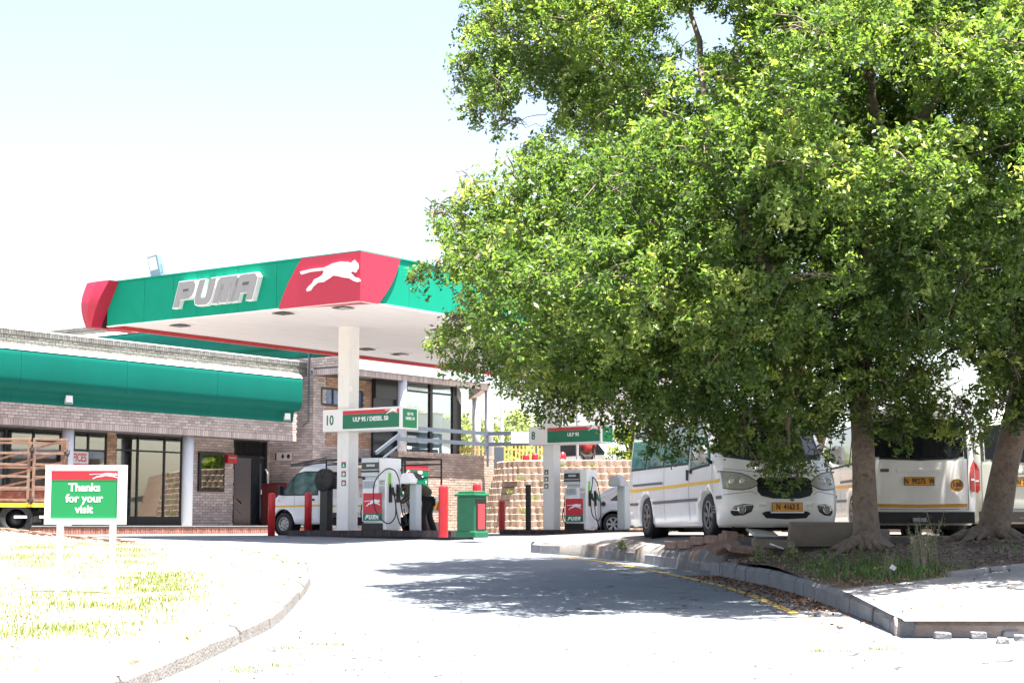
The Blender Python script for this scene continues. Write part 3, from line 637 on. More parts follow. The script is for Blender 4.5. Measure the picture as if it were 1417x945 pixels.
# weeds growing in the gutter
gp = [(-1.75, 13.6, .10), (-1.5, 13.9, .08), (-1.95, 12.2, .1), (-1.7, 12.35, .08), (-1.85, 12.0, .06), (2.45, 13.35, .08), (2.9, 13.5, .07)]
P = np.concatenate([np.concatenate([rng.normal(0, s, (90, 2)) * [1.5, .6] + [x, y], np.zeros((90, 1))], 1) for x, y, s in gp]); P[:, 2] = [street(y) for y in P[:, 1]]
V, F, n = blades(P, .035, .008); np_mesh("gutter_grass", V, F, "grass_leaf", None, np.repeat(rng.uniform(.3, 1, n), 3), "stuff", tri=True)
# leaf litter
def leaf_quads(C, N, L, Wd, fold=0.0):
    """C centres, N unit normals -> quads"""
    n = len(C); a = rng.normal(size=(n, 3)); t = np.cross(N, a); t /= np.linalg.norm(t, axis=1)[:, None] + 1e-9; b = np.cross(N, t)
    l = (L * rng.uniform(.65, 1.25, n))[:, None]; w = (Wd * rng.uniform(.7, 1.2, n))[:, None]
    V = np.stack([C - t * l * .5, C + b * w * .5 + N * w * fold, C + t * l * .5, C - b * w * .5 + N * w * fold], 1).reshape(-1, 3)
    return V, (np.arange(n)[:, None] * 4 + np.arange(4))
n = 8000; y = rng.uniform(15.0, 23.2, n); d = np.abs(rng.normal(0, 2.2, n)) + .02; x = np.array([kr(b) for b in y]) + d
off = rng.random(n) < .34; x[off] = np.array([kr(b) for b in y[off]]) - np.abs(rng.normal(0, .28, off.sum())) - .02
z = np.array([(ground_r(a, b) + .035 if a > kr(b) else street(b) + .012) for a, b in zip(x, y)])
N = rng.normal(size=(n, 3)) * .3 + [0, 0, 1]; N /= np.linalg.norm(N, axis=1)[:, None]
V, Fq = leaf_quads(np.stack([x, y, z], 1), N, .055, .028)
keep = np.array([(b > edge_y(a) or rng.random() < .12) for a, b in zip(x, y)]); V = V.reshape(-1, 4, 3)[keep].reshape(-1, 3); Fq = Fq[:keep.sum()]
np_mesh("leaf_litter", V, Fq, "litter", None, None, "stuff")
n = 900; y = np.concatenate([rng.uniform(10.3, 20, 500), rng.uniform(11, 15.5, 400)]); x = np.concatenate([rng.uniform(-2.2, 3.2, 500), rng.normal(-1.4, .8, 400)])
keep = np.array([kl(b) + .15 < a < kr(b) - .1 for a, b in zip(x, y)]); x, y = x[keep], y[keep]; n = len(x)
N = rng.normal(size=(n, 3)) * .25 + [0, 0, 1]; N /= np.linalg.norm(N, axis=1)[:, None]
V, Fq = leaf_quads(np.stack([x, y, np.array([street(b) + .011 for b in y])], 1), N, .035, .016)
mat("litter_dark", (.05, .03, .02), .9, island=.6); np_mesh("leaf_litter", V, Fq, "litter_dark", None, None, "stuff")
n = 2600; y = rng.uniform(12, 33, n); x = np.array([kl(b) for b in y]) - .15 - np.abs(rng.normal(0, 2.6, n)); z = np.array([ground_l(a, b) + .02 for a, b in zip(x, y)])
N = rng.normal(size=(n, 3)) * .4 + [0, 0, 1]; N /= np.linalg.norm(N, axis=1)[:, None]; V, Fq = leaf_quads(np.stack([x, y, z], 1), N, .05, .018); np_mesh("leaf_litter", V, Fq, "litter", None, None, "stuff")
# tall weeds
def weed(x, y, h, label, n=9, fluffy=True):
    W = T(x, y, ground_r(x, y)); r = thing("weed", label, "weed", W)
    S, Vs, Fs = MB(W), [], []
    C = []
    for i in range(n):
        a = rnd.uniform(0, 6.28); hh = h * rnd.uniform(.55, 1); lx, ly = cos(a) * .22 * hh, sin(a) * .22 * hh; x0, y0 = rnd.gauss(0, .04), rnd.gauss(0, .04)
        pts = [(x0, y0, 0), (x0 + lx * .3, y0 + ly * .3, hh * .5), (x0 + lx, y0 + ly, hh)]
        S.tube(pts, [.0045, .0035, .0015], 4)
        for k in range(70 if fluffy else 30):
            t = rnd.uniform(.35 if fluffy else .05, 1); q = Vector(pts[0]).lerp(Vector(pts[2]), t); s = .05 * (1.2 - t)
            C.append((q.x + rnd.gauss(0, s), q.y + rnd.gauss(0, s), q.z + rnd.gauss(0, .02)))
    S.build("stem", "twig", r, kind="stuff")
    C = np.array(C); N = rng.normal(size=C.shape); N /= np.linalg.norm(N, axis=1)[:, None]
    V, Fq = leaf_quads(C, N, .022 if fluffy else .06, .010 if fluffy else .022)
    np_mesh("leaves", V, Fq, "weed_leaf", r, rng.uniform(0, 1, len(Fq)))
weed(4.62, 19.2, .55, "tall pale weed with fluffy seed heads at the end of the grass below the tree", 12)
weed(4.85, 19.6, .68, "tallest thin weed standing behind the fluffy one", 7)
weed(4.1, 18.6, .34, "short dry weed with pale seed heads in front of the fluffy weed", 6)
weed(7.6, 20.6, .3, "leafy weed near the picture edge in front of the right tree", 7, False)
weed(3.22, 21.95, .22, "small green leafy plant behind the kerb in front of the van", 8, False)
weed(3.5, 21.4, .22, "small green plant right of the first leafy one behind the kerb", 8, False)
weed(1.8, 27.1, .14, "little green sprout alone behind the kerb left of the van", 5, False)
# ================================================================== STATION CANOPY
A0, A1, B0, B1 = 25.1, 42.6, 21.82, 29.3
Z0 = on_a(504, 414.6, A0).z; Z1 = on_a(505, 348.2, A0).z
can = thing("fuel_canopy", "large flat green and red canopy with grey block letters over the fuel pumps", "canopy", TS(28.65, 25.3, 0))
B = MB(ST); B.box(A0 + .1, A1 - .1, B0 + .1, B1 - .1, Z0 + .03, Z0 + .1); B.build("soffit", "soffit", can)
B = MB(ST); B.box(A0 + .1, A1 - .1, B0 + .1, B1 - .1, Z0 + .1, Z1 - .25); B.build("roof_deck", "roof_sheet", can)
def strip_panels(seams, fn, name="fascia_panel", m="green_fascia"):
    for s0, s1 in zip(seams, seams[1:]):
        B = MB(ST); fn(B, min(s0, s1) + .003, max(s0, s1) - .003); B.build(name, m, can, bevel=.004)
se = [B0, on_a(383, 380, A0).y, on_a(330, 380, A0).y, on_a(273, 400, A0).y, on_a(240, 400, A0).y, on_a(200, 400, A0).y, B1]
strip_panels(se, lambda B, p, q: B.box(A0, A0 + .08, p, q, Z0, Z1))
strip_panels([A0 + .081 + i * (A1 - A0 - .081) / 12 for i in range(13)], lambda B, p, q: B.box(p, q, B0, B0 + .08, Z0, Z1))
strip_panels([A0 + .081 + i * (A1 - A0 - .081) / 6 for i in range(7)], lambda B, p, q: B.box(p, q, B1 - .08, B1 - .002, Z0 + .03, Z1))
B = MB(ST); B.box(A0 + .09, A1, B1 - .085, B1 + .03, Z0 - .055, Z0 + .028); B.build("red_edge_trim", "red_paint", can)
B = MB(ST); B.box(A0 - .012, A0 + .05, B0, B1, Z0 - .03, Z0 - .002); B.box(A0 + .05, A1, B0 - .012, B0 + .05, Z0 - .03, Z0 - .002); B.build("edge_trim", "soffit", can)
B = MB(ST); B.box(A0 - .02, A0 + .1, B0 - .02, B1, Z1 + .002, Z1 + .035); B.box(A0 + .1, A1, B0 - .02, B0 + .1, Z1 + .002, Z1 + .035); B.build("coping", "green_fascia", can)
# red corner
tb, bb = on_a(419.4, 357.5, A0).y, on_a(387.5, 423, A0).y
ta, ba = on_b(551.6, 359, B0).x, on_b(521.4, 414, B0).x
B = MB(ST); n = 10; vs = []; e = .05
for i in range(n + 1):
    t = i / n; z = Z0 - .02 + (Z1 - Z0 + .03) * t; cv = .10 * sin(pi * t)
    yb = bb + (tb - bb) * t + cv * .6; xa = ba + (ta - ba) * t + cv
    vs += [(A0 + .01, yb, z), (A0 - e, yb, z), (A0 - e, B0 - e, z), (xa, B0 - e, z), (xa, B0 + .01, z)]
fs = [(i * 5 + k, (i + 1) * 5 + k, (i + 1) * 5 + k + 1, i * 5 + k + 1) for i in range(n) for k in range(4)]
fs += [(0, 1, 2, 3, 4), tuple(n * 5 + k for k in (4, 3, 2, 1, 0))]
B.add(vs, fs); B.build("corner_panel", "red_fascia", can, fix=True)
pc = on_a(457, 382, A0 - e)
wd = abs(on_a(416, 380, A0).y - on_a(498.5, 380, A0).y)
B = MB(ST); B.prism(cat_poly(wd), .03, 0, fmat(pc, SX_R, SX_U)); B.build("leaping_cat_emblem", "white_print", can)
# bulging red end at the far left corner
tb, bb = on_a(164.5, 392, A0).y, on_a(139.5, 451, A0).y
lb = on_a(112, 430, A0 - .3).y
B = MB(ST); n = 12; R = []
for i in range(n + 1):
    t = i / n; z = Z0 - .03 + (Z1 - Z0 + .05) * t; out = .26 + .07 * sin(pi * t); rb = bb + (tb - bb) * t; l2 = lb + .1 * sin(pi * t) - .1
    R.append([(A0 + .0, rb, z), (A0 - out, rb + .02, z), (A0 - out - .02, (rb + l2) / 2, z), (A0 - out + .03, l2, z), (A0 + .4, l2 + .1, z), (A0 + 1.2, l2 + .1, z)])
vs = [p for r in R for p in r]; k6 = 6
B.add(vs, [(i * k6 + k, (i + 1) * k6 + k, (i + 1) * k6 + k + 1, i * k6 + k + 1) for i in range(n) for k in range(5)], 0, False)
B.add(R[0] + [(A0 + 1.2, bb, R[0][0][2])], [tuple(range(7))]); B.add(R[-1] + [(A0 + 1.2, tb, R[-1][0][2])], [tuple(range(7))[::-1]])
B.build("corner_panel", "red_fascia", can, fix=True)
# letters, each its own part
def fit_letter(ch, w, h, M, shear, ext, off, mi, B):
    vs, fs = text_mesh(ch, 1.0, ext, off, 0.0, 'CENTER'); xs = [p[0] for p in vs]; yy = [p[1] for p in vs]
    x0, x1, y0, y1 = min(xs), max(xs), min(yy), max(yy)
    V = []
    for x, y, z in vs:
        Y = (y - (y0 + y1) / 2) / (y1 - y0) * h; X = (x - (x0 + x1) / 2) / (x1 - x0) * w + shear * Y; V.append((X, Y, z))
    B.add(V, fs, mi, False, M)
GLY = {"P": [(0,0),(.3,0),(.3,.3),(.78,.3),(.95,.42),(1,.58),(1,.85),(.88,1),(0,1)],
 "U": [(0,1),(0,.25),(.12,.06),(.3,0),(.75,0),(.92,.08),(1,.25),(1,1),(.66,1),(.66,.34),(.6,.28),(.4,.28),(.34,.34),(.34,1)],
 "M": [(0,0),(0,.85),(.1,1),(.88,1),(1,.85),(1,0),(.75,0),(.75,.7),(.64,.7),(.64,0),(.36,0),(.36,.7),(.25,.7),(.25,0)],
 "A": [(0,0),(0,.8),(.16,1),(.86,1),(1,.85),(1,0),(.7,0),(.7,.3),(.32,.3),(.32,0)]}
HOLE = {"P": (.36, .68, .6, .7), "A": (.36, .66, .58, .7)}
def glyph(ch, w, h, M, t, B, mi=0, grow=0.0, shear=.34):
    P_ = [((x - .5) * w, (y - .5) * h) for x, y in GLY[ch]]
    if grow:
        P_ = [(x * (1 + 2 * grow / w), y * (1 + 2 * grow / h)) for x, y in P_]
    B.prism([(x + shear * y, y) for x, y in P_], t, mi, M)
def glyph_hole(ch, w, h, M, t, B, mi=0, shear=.34):
    if ch in HOLE:
        x0, x1, y0, y1 = HOLE[ch]; q = [((x - .5) * w, (y - .5) * h) for x, y in ((x0, y0), (x1, y0), (x1, y1), (x0, y1))]
        B.prism([(x + shear * y, y) for x, y in q], t, mi, M)
lc = [on_a(u, v, A0) for u, v in ((262, 408), (289.5, 405), (319, 401.5), (345, 398.5))]
for ch, c, w in zip("PUMA", lc, (.52, .50, .62, .60)):
    M_ = fmat((A0 - .001, c.y, c.z), SX_R, SX_U)
    B = MB(ST); glyph(ch, w, .54, M_, .13, B, 0, .022); lo = B.build("letter", "white_print", can)
    B = MB(ST); glyph(ch, w, .54, M_ @ Matrix.Translation((0, 0, .13)), .012, B); B.build("letter_face", "grey_letter", lo)
    if ch in HOLE: B = MB(ST); glyph_hole(ch, w, .54, M_ @ Matrix.Translation((0, 0, .142)), .003, B); B.build("letter_hole", "lamp_dark", lo)
# soffit lights
for (u, v) in [(249, 449), (475, 424.5), (507, 482), (553, 489), (392, 432), (610, 455)]:
    p = STI @ at_z(u, v, Z0 + .02); B = MB(ST); B.box(p.x - .25, p.x + .25, p.y - .25, p.y + .25, Z0 + .012, Z0 + .035, 0); B.box(p.x - .17, p.x + .17, p.y - .17, p.y + .17, Z0 - .02, Z0 - .0055, 1)
    B.build("recessed_light", ["soffit", "lamp_dark"], can)
# columns
COLS = [(28.65, on_a(481, 650, 28.65).y, .34), (37.1, on_a(763.5, 650, 37.1).y, .34)]
for (ca, cb, w) in COLS:
    B = MB(ST); B.box(ca - w / 2, ca + w / 2, cb - w / 2, cb + w / 2, .13, Z0 + .04); co = B.build("column", "column_paint", can, bevel=.012)
    fx = ca - w / 2 - .004
    uu = 475.5 if ca < 30 else 756; vv = [643, 655.5, 668] if ca < 30 else [653, 662.5, 672.5]
    for q, v in enumerate(vv):
        p = on_a(uu, v, fx); s = .13
        B = MB(ST); M_ = fmat((fx, p.y, p.z), SX_R, SX_U)
        B.box(-s / 2, s / 2, -s / 2, s / 2 - .025, -.002, .002, 0, M_); B.box(-s / 2, s / 2, s / 2 - .025, s / 2, -.002, .002, 1, M_)
        if q == 0: B.prism([(-.035, -.04), (.035, -.04), (0, .03)], .003, 2, M_, .002)
        else:
            B.cyl((0, -.01, .002), (0, -.01, .005), .038, 16, 2, None, M_); B.bar((-.02, .01, .006), (.02, -.03, .006), .009, .002, 1, M_)
        B.build("safety_sign", ["green_dark_sign", "red_sign", "white_print"], co)
p = on_a(486, 537, COLS[0][0] - .17); B = MB(ST); B.box(COLS[0][0] - .19, COLS[0][0] - .168, p.y - .04, p.y + .04, p.z - .07, p.z + .07); B.build("socket_box", "soffit", can, bevel=.01)

# floodlights
def floodlight(label, W, s, m="blue_steel", lens="lamp_glass", group=None, name="floodlight"):
    r = thing(name, label, "floodlight", W, group)
    B = MB(W); B.prism([(-.5 * s, -.5 * s), (.5 * s, -.5 * s), (.5 * s, .5 * s), (-.5 * s, .5 * s)], .22 * s, 0); B.v = [p + Vector((0, 0, 0)) for p in B.v]
    B.box(-.56 * s, .56 * s, -.56 * s, .56 * s, .22 * s, .3 * s); B.build("housing", m, r, bevel=.02 * s)
    B = MB(W); B.box(-.42 * s, .42 * s, -.2 * s, .46 * s, .3 * s, .32 * s); B.build("lens", lens, r)
    B = MB(W); B.bar((-.62 * s, 0, .1 * s), (-.62 * s, -.75 * s, .1 * s), .06 * s, .12 * s); B.bar((.62 * s, 0, .1 * s), (.62 * s, -.75 * s, .1 * s), .06 * s, .12 * s); B.bar((-.65 * s, -.75 * s, .1 * s), (.65 * s, -.75 * s, .1 * s), .06 * s, .12 * s)
    B.build("bracket", m, r)
    return r
p = on_a(219.5, 374, A0 + .35)
floodlight("square blue grey floodlight standing on top of the canopy's green edge", ST @ fmat((A0 + .35, p.y, Z1 + .34), (-.25, -.97, 0), (-.22, .1, 1)), .42)

# ================================================================== ISLANDS, SIGN BOXES, PUMPS
def island(a, b0, b1, label, m="brick_dark"):
    r = thing("pump_island", label, "pump island", TS(a, (b0 + b1) / 2, 0), "brick pump islands under the canopy")
    w = .45
    B = MB(ST); B.box(a - w + .03, a + w - .03, b0 + .03, b1 - .03, -.05, .125); B.build("base", "mortar_dark", r)
    B = MB(ST)
    bricks(B, (a - w + .03, b1 - .03, 0), (0, -1, 0), b1 - b0 - .06, .135, (-1, 0, 0), soldier=True)
    bricks(B, (a - w + .03, b0 + .03, 0), (1, 0, 0), 2 * w - .06, .135, (0, -1, 0), soldier=True)
    bricks(B, (a + w - .03, b0 + .03, 0), (0, 1, 0), b1 - b0 - .06, .135, (1, 0, 0), soldier=True)
    y = b0 + .01
    while y < b1 - .07: B.box(a - w + .01, a - w + .23, y, y + .073, .125, .138); y += .085
    B.box(a - w + .245, a + w - .02, b0 + .02, b1 - .02, .125, .134)
    B.build("brickwork", m, r, kind="stuff")
    return r
i10 = (28.65, 21.95, on_a(396, 738, 28.2).y); i8 = (37.1, on_a(905, 734, 36.65).y, on_a(690, 734, 36.65).y)
island(*i10, "nearer dark brick island with the drum post, first pump and service post on it"); island(*i8, "farther dark brick island in front of the stepped block wall")

def sign_box(num, txt, end_lines, ca, cb, uL, uR, uE, vT, vB, vTE, vBE, upan, label):
    fa = ca - .30; ea = None
    pL, pR = on_a(uL, (vT + vB) / 2, fa).y, on_a(uR, (vT + vB) / 2, fa).y
    zt, zb = on_a(uL, vT, fa).z, on_a(uL, vB, fa).z
    r = thing("number_sign", label, "sign", TS(ca, cb, zb), "number boxes on the canopy columns")
    B = MB(ST); B.box(fa, fa + .6, pR, pL, zb, zt); B.build("box", "white_paint", r, bevel=.012)
    h = zt - zb
    q0, q1 = on_a(upan[0], 580, fa).y, on_a(upan[1], 580, fa).y; cy = (q0 + q1) / 2; w = abs(q1 - q0)
    M_ = fmat((fa, cy, (zt + zb) / 2), SX_R, SX_U)
    B = MB(ST); B.box(-w / 2, w / 2, -h * .40, h * .24, 0, .006, 0, M_); B.box(-w / 2, w / 2, h * .243, h * .41, 0, .006, 1, M_)
    B.prism([(x, y) for x, y in cat_poly(.36)], .004, 2, M_ @ Matrix.Translation((w / 2 - .22, h * .30, .006)))
    B.text(txt, h * .27, .002, M_ @ Matrix.Translation((0, 0.0 if num == "10" else .0, .010)), 2, .004, 0, .95)
    B.build("panel", ["green_dark_sign", "red_sign", "white_print"], r)
    py = (pL + q0) / 2 if num != "10" else (on_a(456, 583, fa).y); py = py if num == "10" else on_a(738, 603, fa).y
    B = MB(ST); B.text(num, h * .62, .002, fmat((fa - .003, py, (zt + zb) / 2), SX_R, SX_U), 0, .006, 0, .82); B.build("number", "green_dark_sign", r)
    M_ = fmat((fa + .3, pR, (zt + zb) / 2), SY_R, SX_U)
    B = MB(ST); B.box(-.24, .24, -h * .42, h * .40, 0, .006, 0, M_)
    for k, t in enumerate(end_lines): B.text(t, h * .17, .002, M_ @ Matrix.Translation((0, h * (.18 - .2 * k), .009)), 1, .003, 0, .85)
    B.build("end_panel", ["green_sign", "white_print"], r)
    return r
sign_box("10", "ULP 95 / DIESEL 50", ["ULP 95", "DIESEL 50"], COLS[0][0], COLS[0][1], 446.5, 555, 579, 567.5, 598, 566, 600, (474.5, 552.3), "white box sign with 10 and ULP 95 / DIESEL 50 across a canopy column")
sign_box("8", "ULP 95", ["ULP 95"], COLS[1][0], COLS[1][1], 731.5, 832, 850, 591, 616, 590, 617, (757.5, 830), "white box sign with 8 and ULP 95 across the farther canopy column")

def pump(W, label, H=1.6, disp=True):
    r = thing("fuel_pump", label, "fuel pump", W, "white fuel pumps on the islands")
    wd, dp = .66, .5                                   # along y (display side), along x
    B = MB(W); B.box(-dp / 2, dp / 2, -wd / 2, wd / 2, .2, H * .62); B.box(-dp / 2 + .03, dp / 2 - .03, -wd / 2 + .02, wd / 2 - .02, 0.02, .2)
    B.box(-dp / 2, dp / 2, -wd / 2, wd / 2, H * .62, H * .70); B.build("cabinet", "white_paint", r, bevel=.012)
    B = MB(W); B.box(-dp / 2 - .03, -dp / 2 + .05, -wd / 2 + .06, wd / 2 - .01, 0, .17); B.build("plinth", "black_paint", r)
    B = MB(W); B.box(-dp / 2 - .02, dp / 2 + .02, -wd / 2 + .2, wd / 2 + .02, H * .745, H); B.box(-dp / 2 + .04, dp / 2 - .04, -wd / 2 + .1, wd / 2 - .04, H * .70, H * .745); B.build("display_head", "frost_white", r, bevel=.015)
    B = MB(W); B.box(-dp / 2, dp / 2 + .01, -wd / 2 - .03, -wd / 2 + .19, .02, H - .01); B.build("hose_cabinet", "white_paint", r, bevel=.012)
    M_ = W @ fmat((-dp / 2 - .02, .09, H * .88), (0, -1, 0), (0, 0, 1))
    B = MB(M_); B.box(-.24, .24, -.06, .09, 0, .012); B.build("display", "lcd", r)
    B = MB(M_); B.box(-.26, .26, -.125, -.085, 0, .008, 0); B.box(-.1, .14, .0, .05, .012, .015, 1); B.build("price_strip", ["black_paint", "keypad"], r)
    M_ = W @ fmat((-dp / 2, .1, H * .635), (0, -1, 0), (0, 0, 1))
    B = MB(M_); B.box(-.2, .14, -.085, .085, 0, .012)
    kp = B.build("keypad", "keypad", r)
    B = MB(M_)
    for i in range(3):
        for j in range(3): B.box(-.15 + i * .09, -.09 + i * .09, -.06 + j * .045, -.03 + j * .045, .012, .02)
    tag(B.build("keys", "grey_plastic", kp), kind="stuff")
    M_ = W @ fmat((-dp / 2, .03, H * .37), (0, -1, 0), (0, 0, 1)); hh = H * .235
    B = MB(M_); B.box(-.27, .27, -hh * .55, hh * .62, 0, .006, 0); B.box(-.27, .27, -hh * .98, -hh * .552, 0, .006, 1)
    B.prism(cat_poly(.46), .004, 2, Matrix.Translation((0, hh * .05, .006)))
    B.build("brand_panel", ["red_sign", "green_dark_sign", "white_print"], r)
    for k, ch in enumerate("PUMA"):
        B = MB(M_); glyph(ch, .082, hh * .27, Matrix.Translation((-.15 + k * .1, -hh * .77, .007)), .003, B); B.build("letter", "white_print", r)
    # nozzles, holsters and hoses on the -y side
    for k, x in enumerate((-.12, .14)):
        B = MB(W); B.box(x - .05, x + .05, -wd / 2 - .06, -wd / 2 - .03, .62, 1.02); B.build("holster", "black_paint", r, bevel=.01)
        B = MB(W); B.tube([(x, -wd / 2 - .1, .95), (x, -wd / 2 - .11, .84), (x + .01, -wd / 2 - .17, .76)], [.028, .04, .03], 10, 0); B.tube([(x, -wd / 2 - .09, .94), (x, -wd / 2 - .07, 1.03)], .014, 8, 1)
        B.build("nozzle", ["glove_green" if k else "black_rubber", "steel"], r)
    B = MB(W); B.box(-.18, -.11, -wd / 2 - .05, -wd / 2 - .03, .98, 1.26); B.build("price_tag", "tag_green", r)
    def hose(pts, m="black_rubber", rad=.013):
        P = [Vector(p) for p in pts]; out = []
        for i in range(len(P) - 1):
            p0, p1, p2, p3 = P[max(i - 1, 0)], P[i], P[i + 1], P[min(i + 2, len(P) - 1)]
            for t in (0, .2, .4, .6, .8):
                out.append(.5 * ((2 * p1) + (p2 - p0) * t + (2 * p0 - 5 * p1 + 4 * p2 - p3) * t * t + (3 * p1 - p0 - 3 * p2 + p3) * t ** 3))
        out.append(P[-1]); B = MB(W); B.tube(out, rad, 8); B.build("hose", m, r)
    y = -wd / 2
    if H > 1.5 and disp:
        hose([(-.2, y - .06, 1.36), (-.34, y - .02, 1.3), (-.42, y + .16, 1.05), (-.42, y + .18, .6), (-.36, y + .05, .28), (-.24, y - .1, .16), (-.1, y - .16, .3), (-.08, y - .16, .55), (-.1, y - .12, .84)])
        hose([(-.2, y - .06, 1.36), (-.1, y - .16, 1.3), (-.0, y - .2, 1.05), (.02, y - .2, .7), (.1, y - .24, .3), (.22, y - .24, .12), (.34, y - .22, .35), (.3, y - .18, .6), (.16, y - .12, .84)])
        hose([(-.02, y - .1, .7), (-.02, y - .14, .4), (.04, y - .18, .16), (.14, y - .2, .09), (.24, y - .2, .2), (.2, y - .16, .5)])
        hose([(.2, y - .06, 1.36), (.3, y - .12, 1.0), (.36, y - .2, .5), (.4, y - .24, .3)])
    else:
        hose([(0, y - .06, 1.38), (-.12, y - .12, 1.2), (-.2, y - .12, .8), (-.16, y - .14, .4), (0, y - .2, .25), (.16, y - .2, .4), (.2, y - .14, .9), (.12, y - .1, 1.25), (0, y - .06, 1.38)])
        hose([(0, y - .1, .8), (0, y - .14, .4), (.05, y - .2, .12), (.14, y - .2, .08), (.2, y - .18, .3)], "hose_blue")
    yb = wd / 2
    hose([(-.02, yb + .0, 1.35), (-.04, yb + .12, .9), (-.05, yb + .16, .5), (-.04, yb + .1, .15), (0, yb + .05, .1)])
    hose([(0, yb + .0, .95), (-.08, yb + .14, .6), (-.05, yb + .2, .3), (.0, yb + .1, .12)])
    B = MB(W); B.tube([(0, yb + .05, .9), (-.02, yb + .09, .78)], [.035, .03], 8); B.build("nozzle", "black_rubber", r)
    return r
pa = COLS[0][0]; pb = on_a(517, 690, pa - .25).y
pump(TS(pa, pb, .13), "nearer white pump with its long hose looped across the red cat panel", 1.6)
pa8 = COLS[1][0]; pb8 = on_a(796, 690, pa8 - .25).y
pump(TS(pa8, pb8, .13), "farther white pump beside the small silver car, one hose in an upright oval loop", 1.58, False)

# ------------------------------------------------------------------ bollards, posts, bin
def bollard(P, H, r_, label, m="red_paint", group="red steel bollards round the pumps", n=8):
    B = MB(); B.lathe([(0, 0), (r_, 0), (r_, H - r_ * .7), (r_ * .93, H - r_ * .35), (r_ * .55, H - .01), (0, H)], n, 0, Matrix.Translation(P), n > 8)
    return tag(B.build("bollard", m, None, P), label, "bollard", group)
def base_at(u, v, Z): return at_z(u, v, Z)
def sta(a, b, z=0): return ST @ Vector((a, b, z))
p = on_a(376, 700, 28.4); bollard(sta(28.4, p.y), 1.0, .085, "red bollard standing alone in front of the white pickup's nose", n=16)
p = on_a(426.5, 700, 28.55); bollard(sta(28.55, p.y, .13), .87, .085, "red bollard on the island in front of the white pickup's door", n=16)
p = on_a(613.5, 700, 27.95); bollard(sta(27.95, p.y), 1.1, .1, "red bollard just left of the green bin")
p = on_a(660, 700, 28.9); bollard(sta(28.9, p.y), 1.15, .09, "red bollard mostly hidden behind the green bin")
p = on_a(694.5, 700, 37.0); bollard(sta(37.0, p.y, .13), .8, .085, "red bollard on the left end of the farther island")
p = on_a(731, 700, 37.2); B = MB(ST); B.box(37.2 - .055, 37.2 + .055, p.y - .055, p.y + .055, .13, 1.34); tag(B.build("square_post", "dark_metal", bevel=.008), "slim square black post between red bollard and farther column", "post")
# black post with a round black drum
p = on_a(451.5, 700, 28.5); W = TS(28.5, p.y, .13)
r = thing("hose_reel_post", "thick black post with a round black drum in front of the white pickup", "hose reel", W)
B = MB(W); B.box(-.1, .1, -.11, .11, 0, .95); B.build("post", "dark_metal", r, bevel=.01)
B = MB(W); B.lathe([(0, -.1), (.24, -.1), (.265, -.07), (.265, .07), (.24, .1), (0, .1)], 20, 0, Matrix.Translation((-.02, .02, 1.13)) @ Matrix.Rotation(radians(90), 4, 'Y')); dr = B.build("drum", "black_rubber", r)
B = MB(W)
for k in range(10):
    a = k * pi / 5; B.bar((-.125, .02 + .05 * cos(a), 1.13 + .05 * sin(a)), (-.125, .02 + .24 * cos(a), 1.13 + .24 * sin(a)), .012, .012, up=(1, 0, 0))
tag(B.build("ribs", "dark_metal", dr), kind="stuff")
# bin
p = at_z(645, 743, 0.0); c = STI @ p; W = TS(27.75, on_a(640, 720, 27.5).y - .05, 0)
r = thing("litter_bin", "green square bin with a recessed red front panel near the island's end", "bin", W)
B = MB(W); B.box(-.21, .21, -.23, .23, .06, .84); B.box(-.235, .235, -.255, .255, 0, .13); B.build("body", "bin_green", r, bevel=.02)
B = MB(W); B.prism([(-.25, -.27), (.25, -.27), (.25, .27), (-.25, .27)], .06, 0, None, .84); B.prism([(-.2, -.21), (.2, -.21), (.2, .21), (-.2, .21)], .05, 0, None, .90); B.build("lid", "bin_green", r, bevel=.02)
B = MB(W); B.box(-.17, .17, -.238, -.228, .16, .78); fr = B.build("door_recess", "black_paint", r)
B = MB(W); B.box(-.12, .12, -.25, -.239, .17, .68); B.build("door", "bin_red", r, bevel=.006)
# payment post (left) and air post (right)
p = on_a(575, 700, 28.75); W = TS(28.75, p.y, .13)
r = thing("service_post", "grey service post with a slanted pale head beside the bending person", "service post", W)
B = MB(W); B.box(-.1, .1, -.1, .1, 0, 1.02); B.build("post", "grey_cabinet", r, bevel=.03)
B = MB(W); B.prism([(-.2, 0), (.12, 0), (.15, .08), (.02, .24), (-.14, .22)], .22, 0, fmat((-.11, 0, 1.02), (0, -1, 0), (0, 0, 1))); hd = B.build("head", "white_paint", r, bevel=.02)
B = MB(W); B.bar((.0, .06, 1.275), (.0, -.16, 1.12), .2, .02); B.build("hood_edge", "dark_metal", hd)
p = on_a(863, 700, 37.3); W = TS(37.3, p.y, .13)
r = thing("air_post", "pale grey air post with a rounded head left of the front van", "service post", W)
B = MB(W); B.box(-.13, .13, -.13, .13, 0, 1.15); B.build("post", "grey_cabinet", r, bevel=.04)
B = MB(W); B.prism([(-.2, 0), (.2, 0), (.2, .18), (.1, .28), (-.12, .28), (-.2, .16)], .3, 0, fmat((-.15, 0, 1.12), (0, -1, 0), (0, 0, 1))); B.build("head", "grey_plastic", r, bevel=.05)
# hose rack post behind the first pump
# NO ... sign on the wall is built with the wall

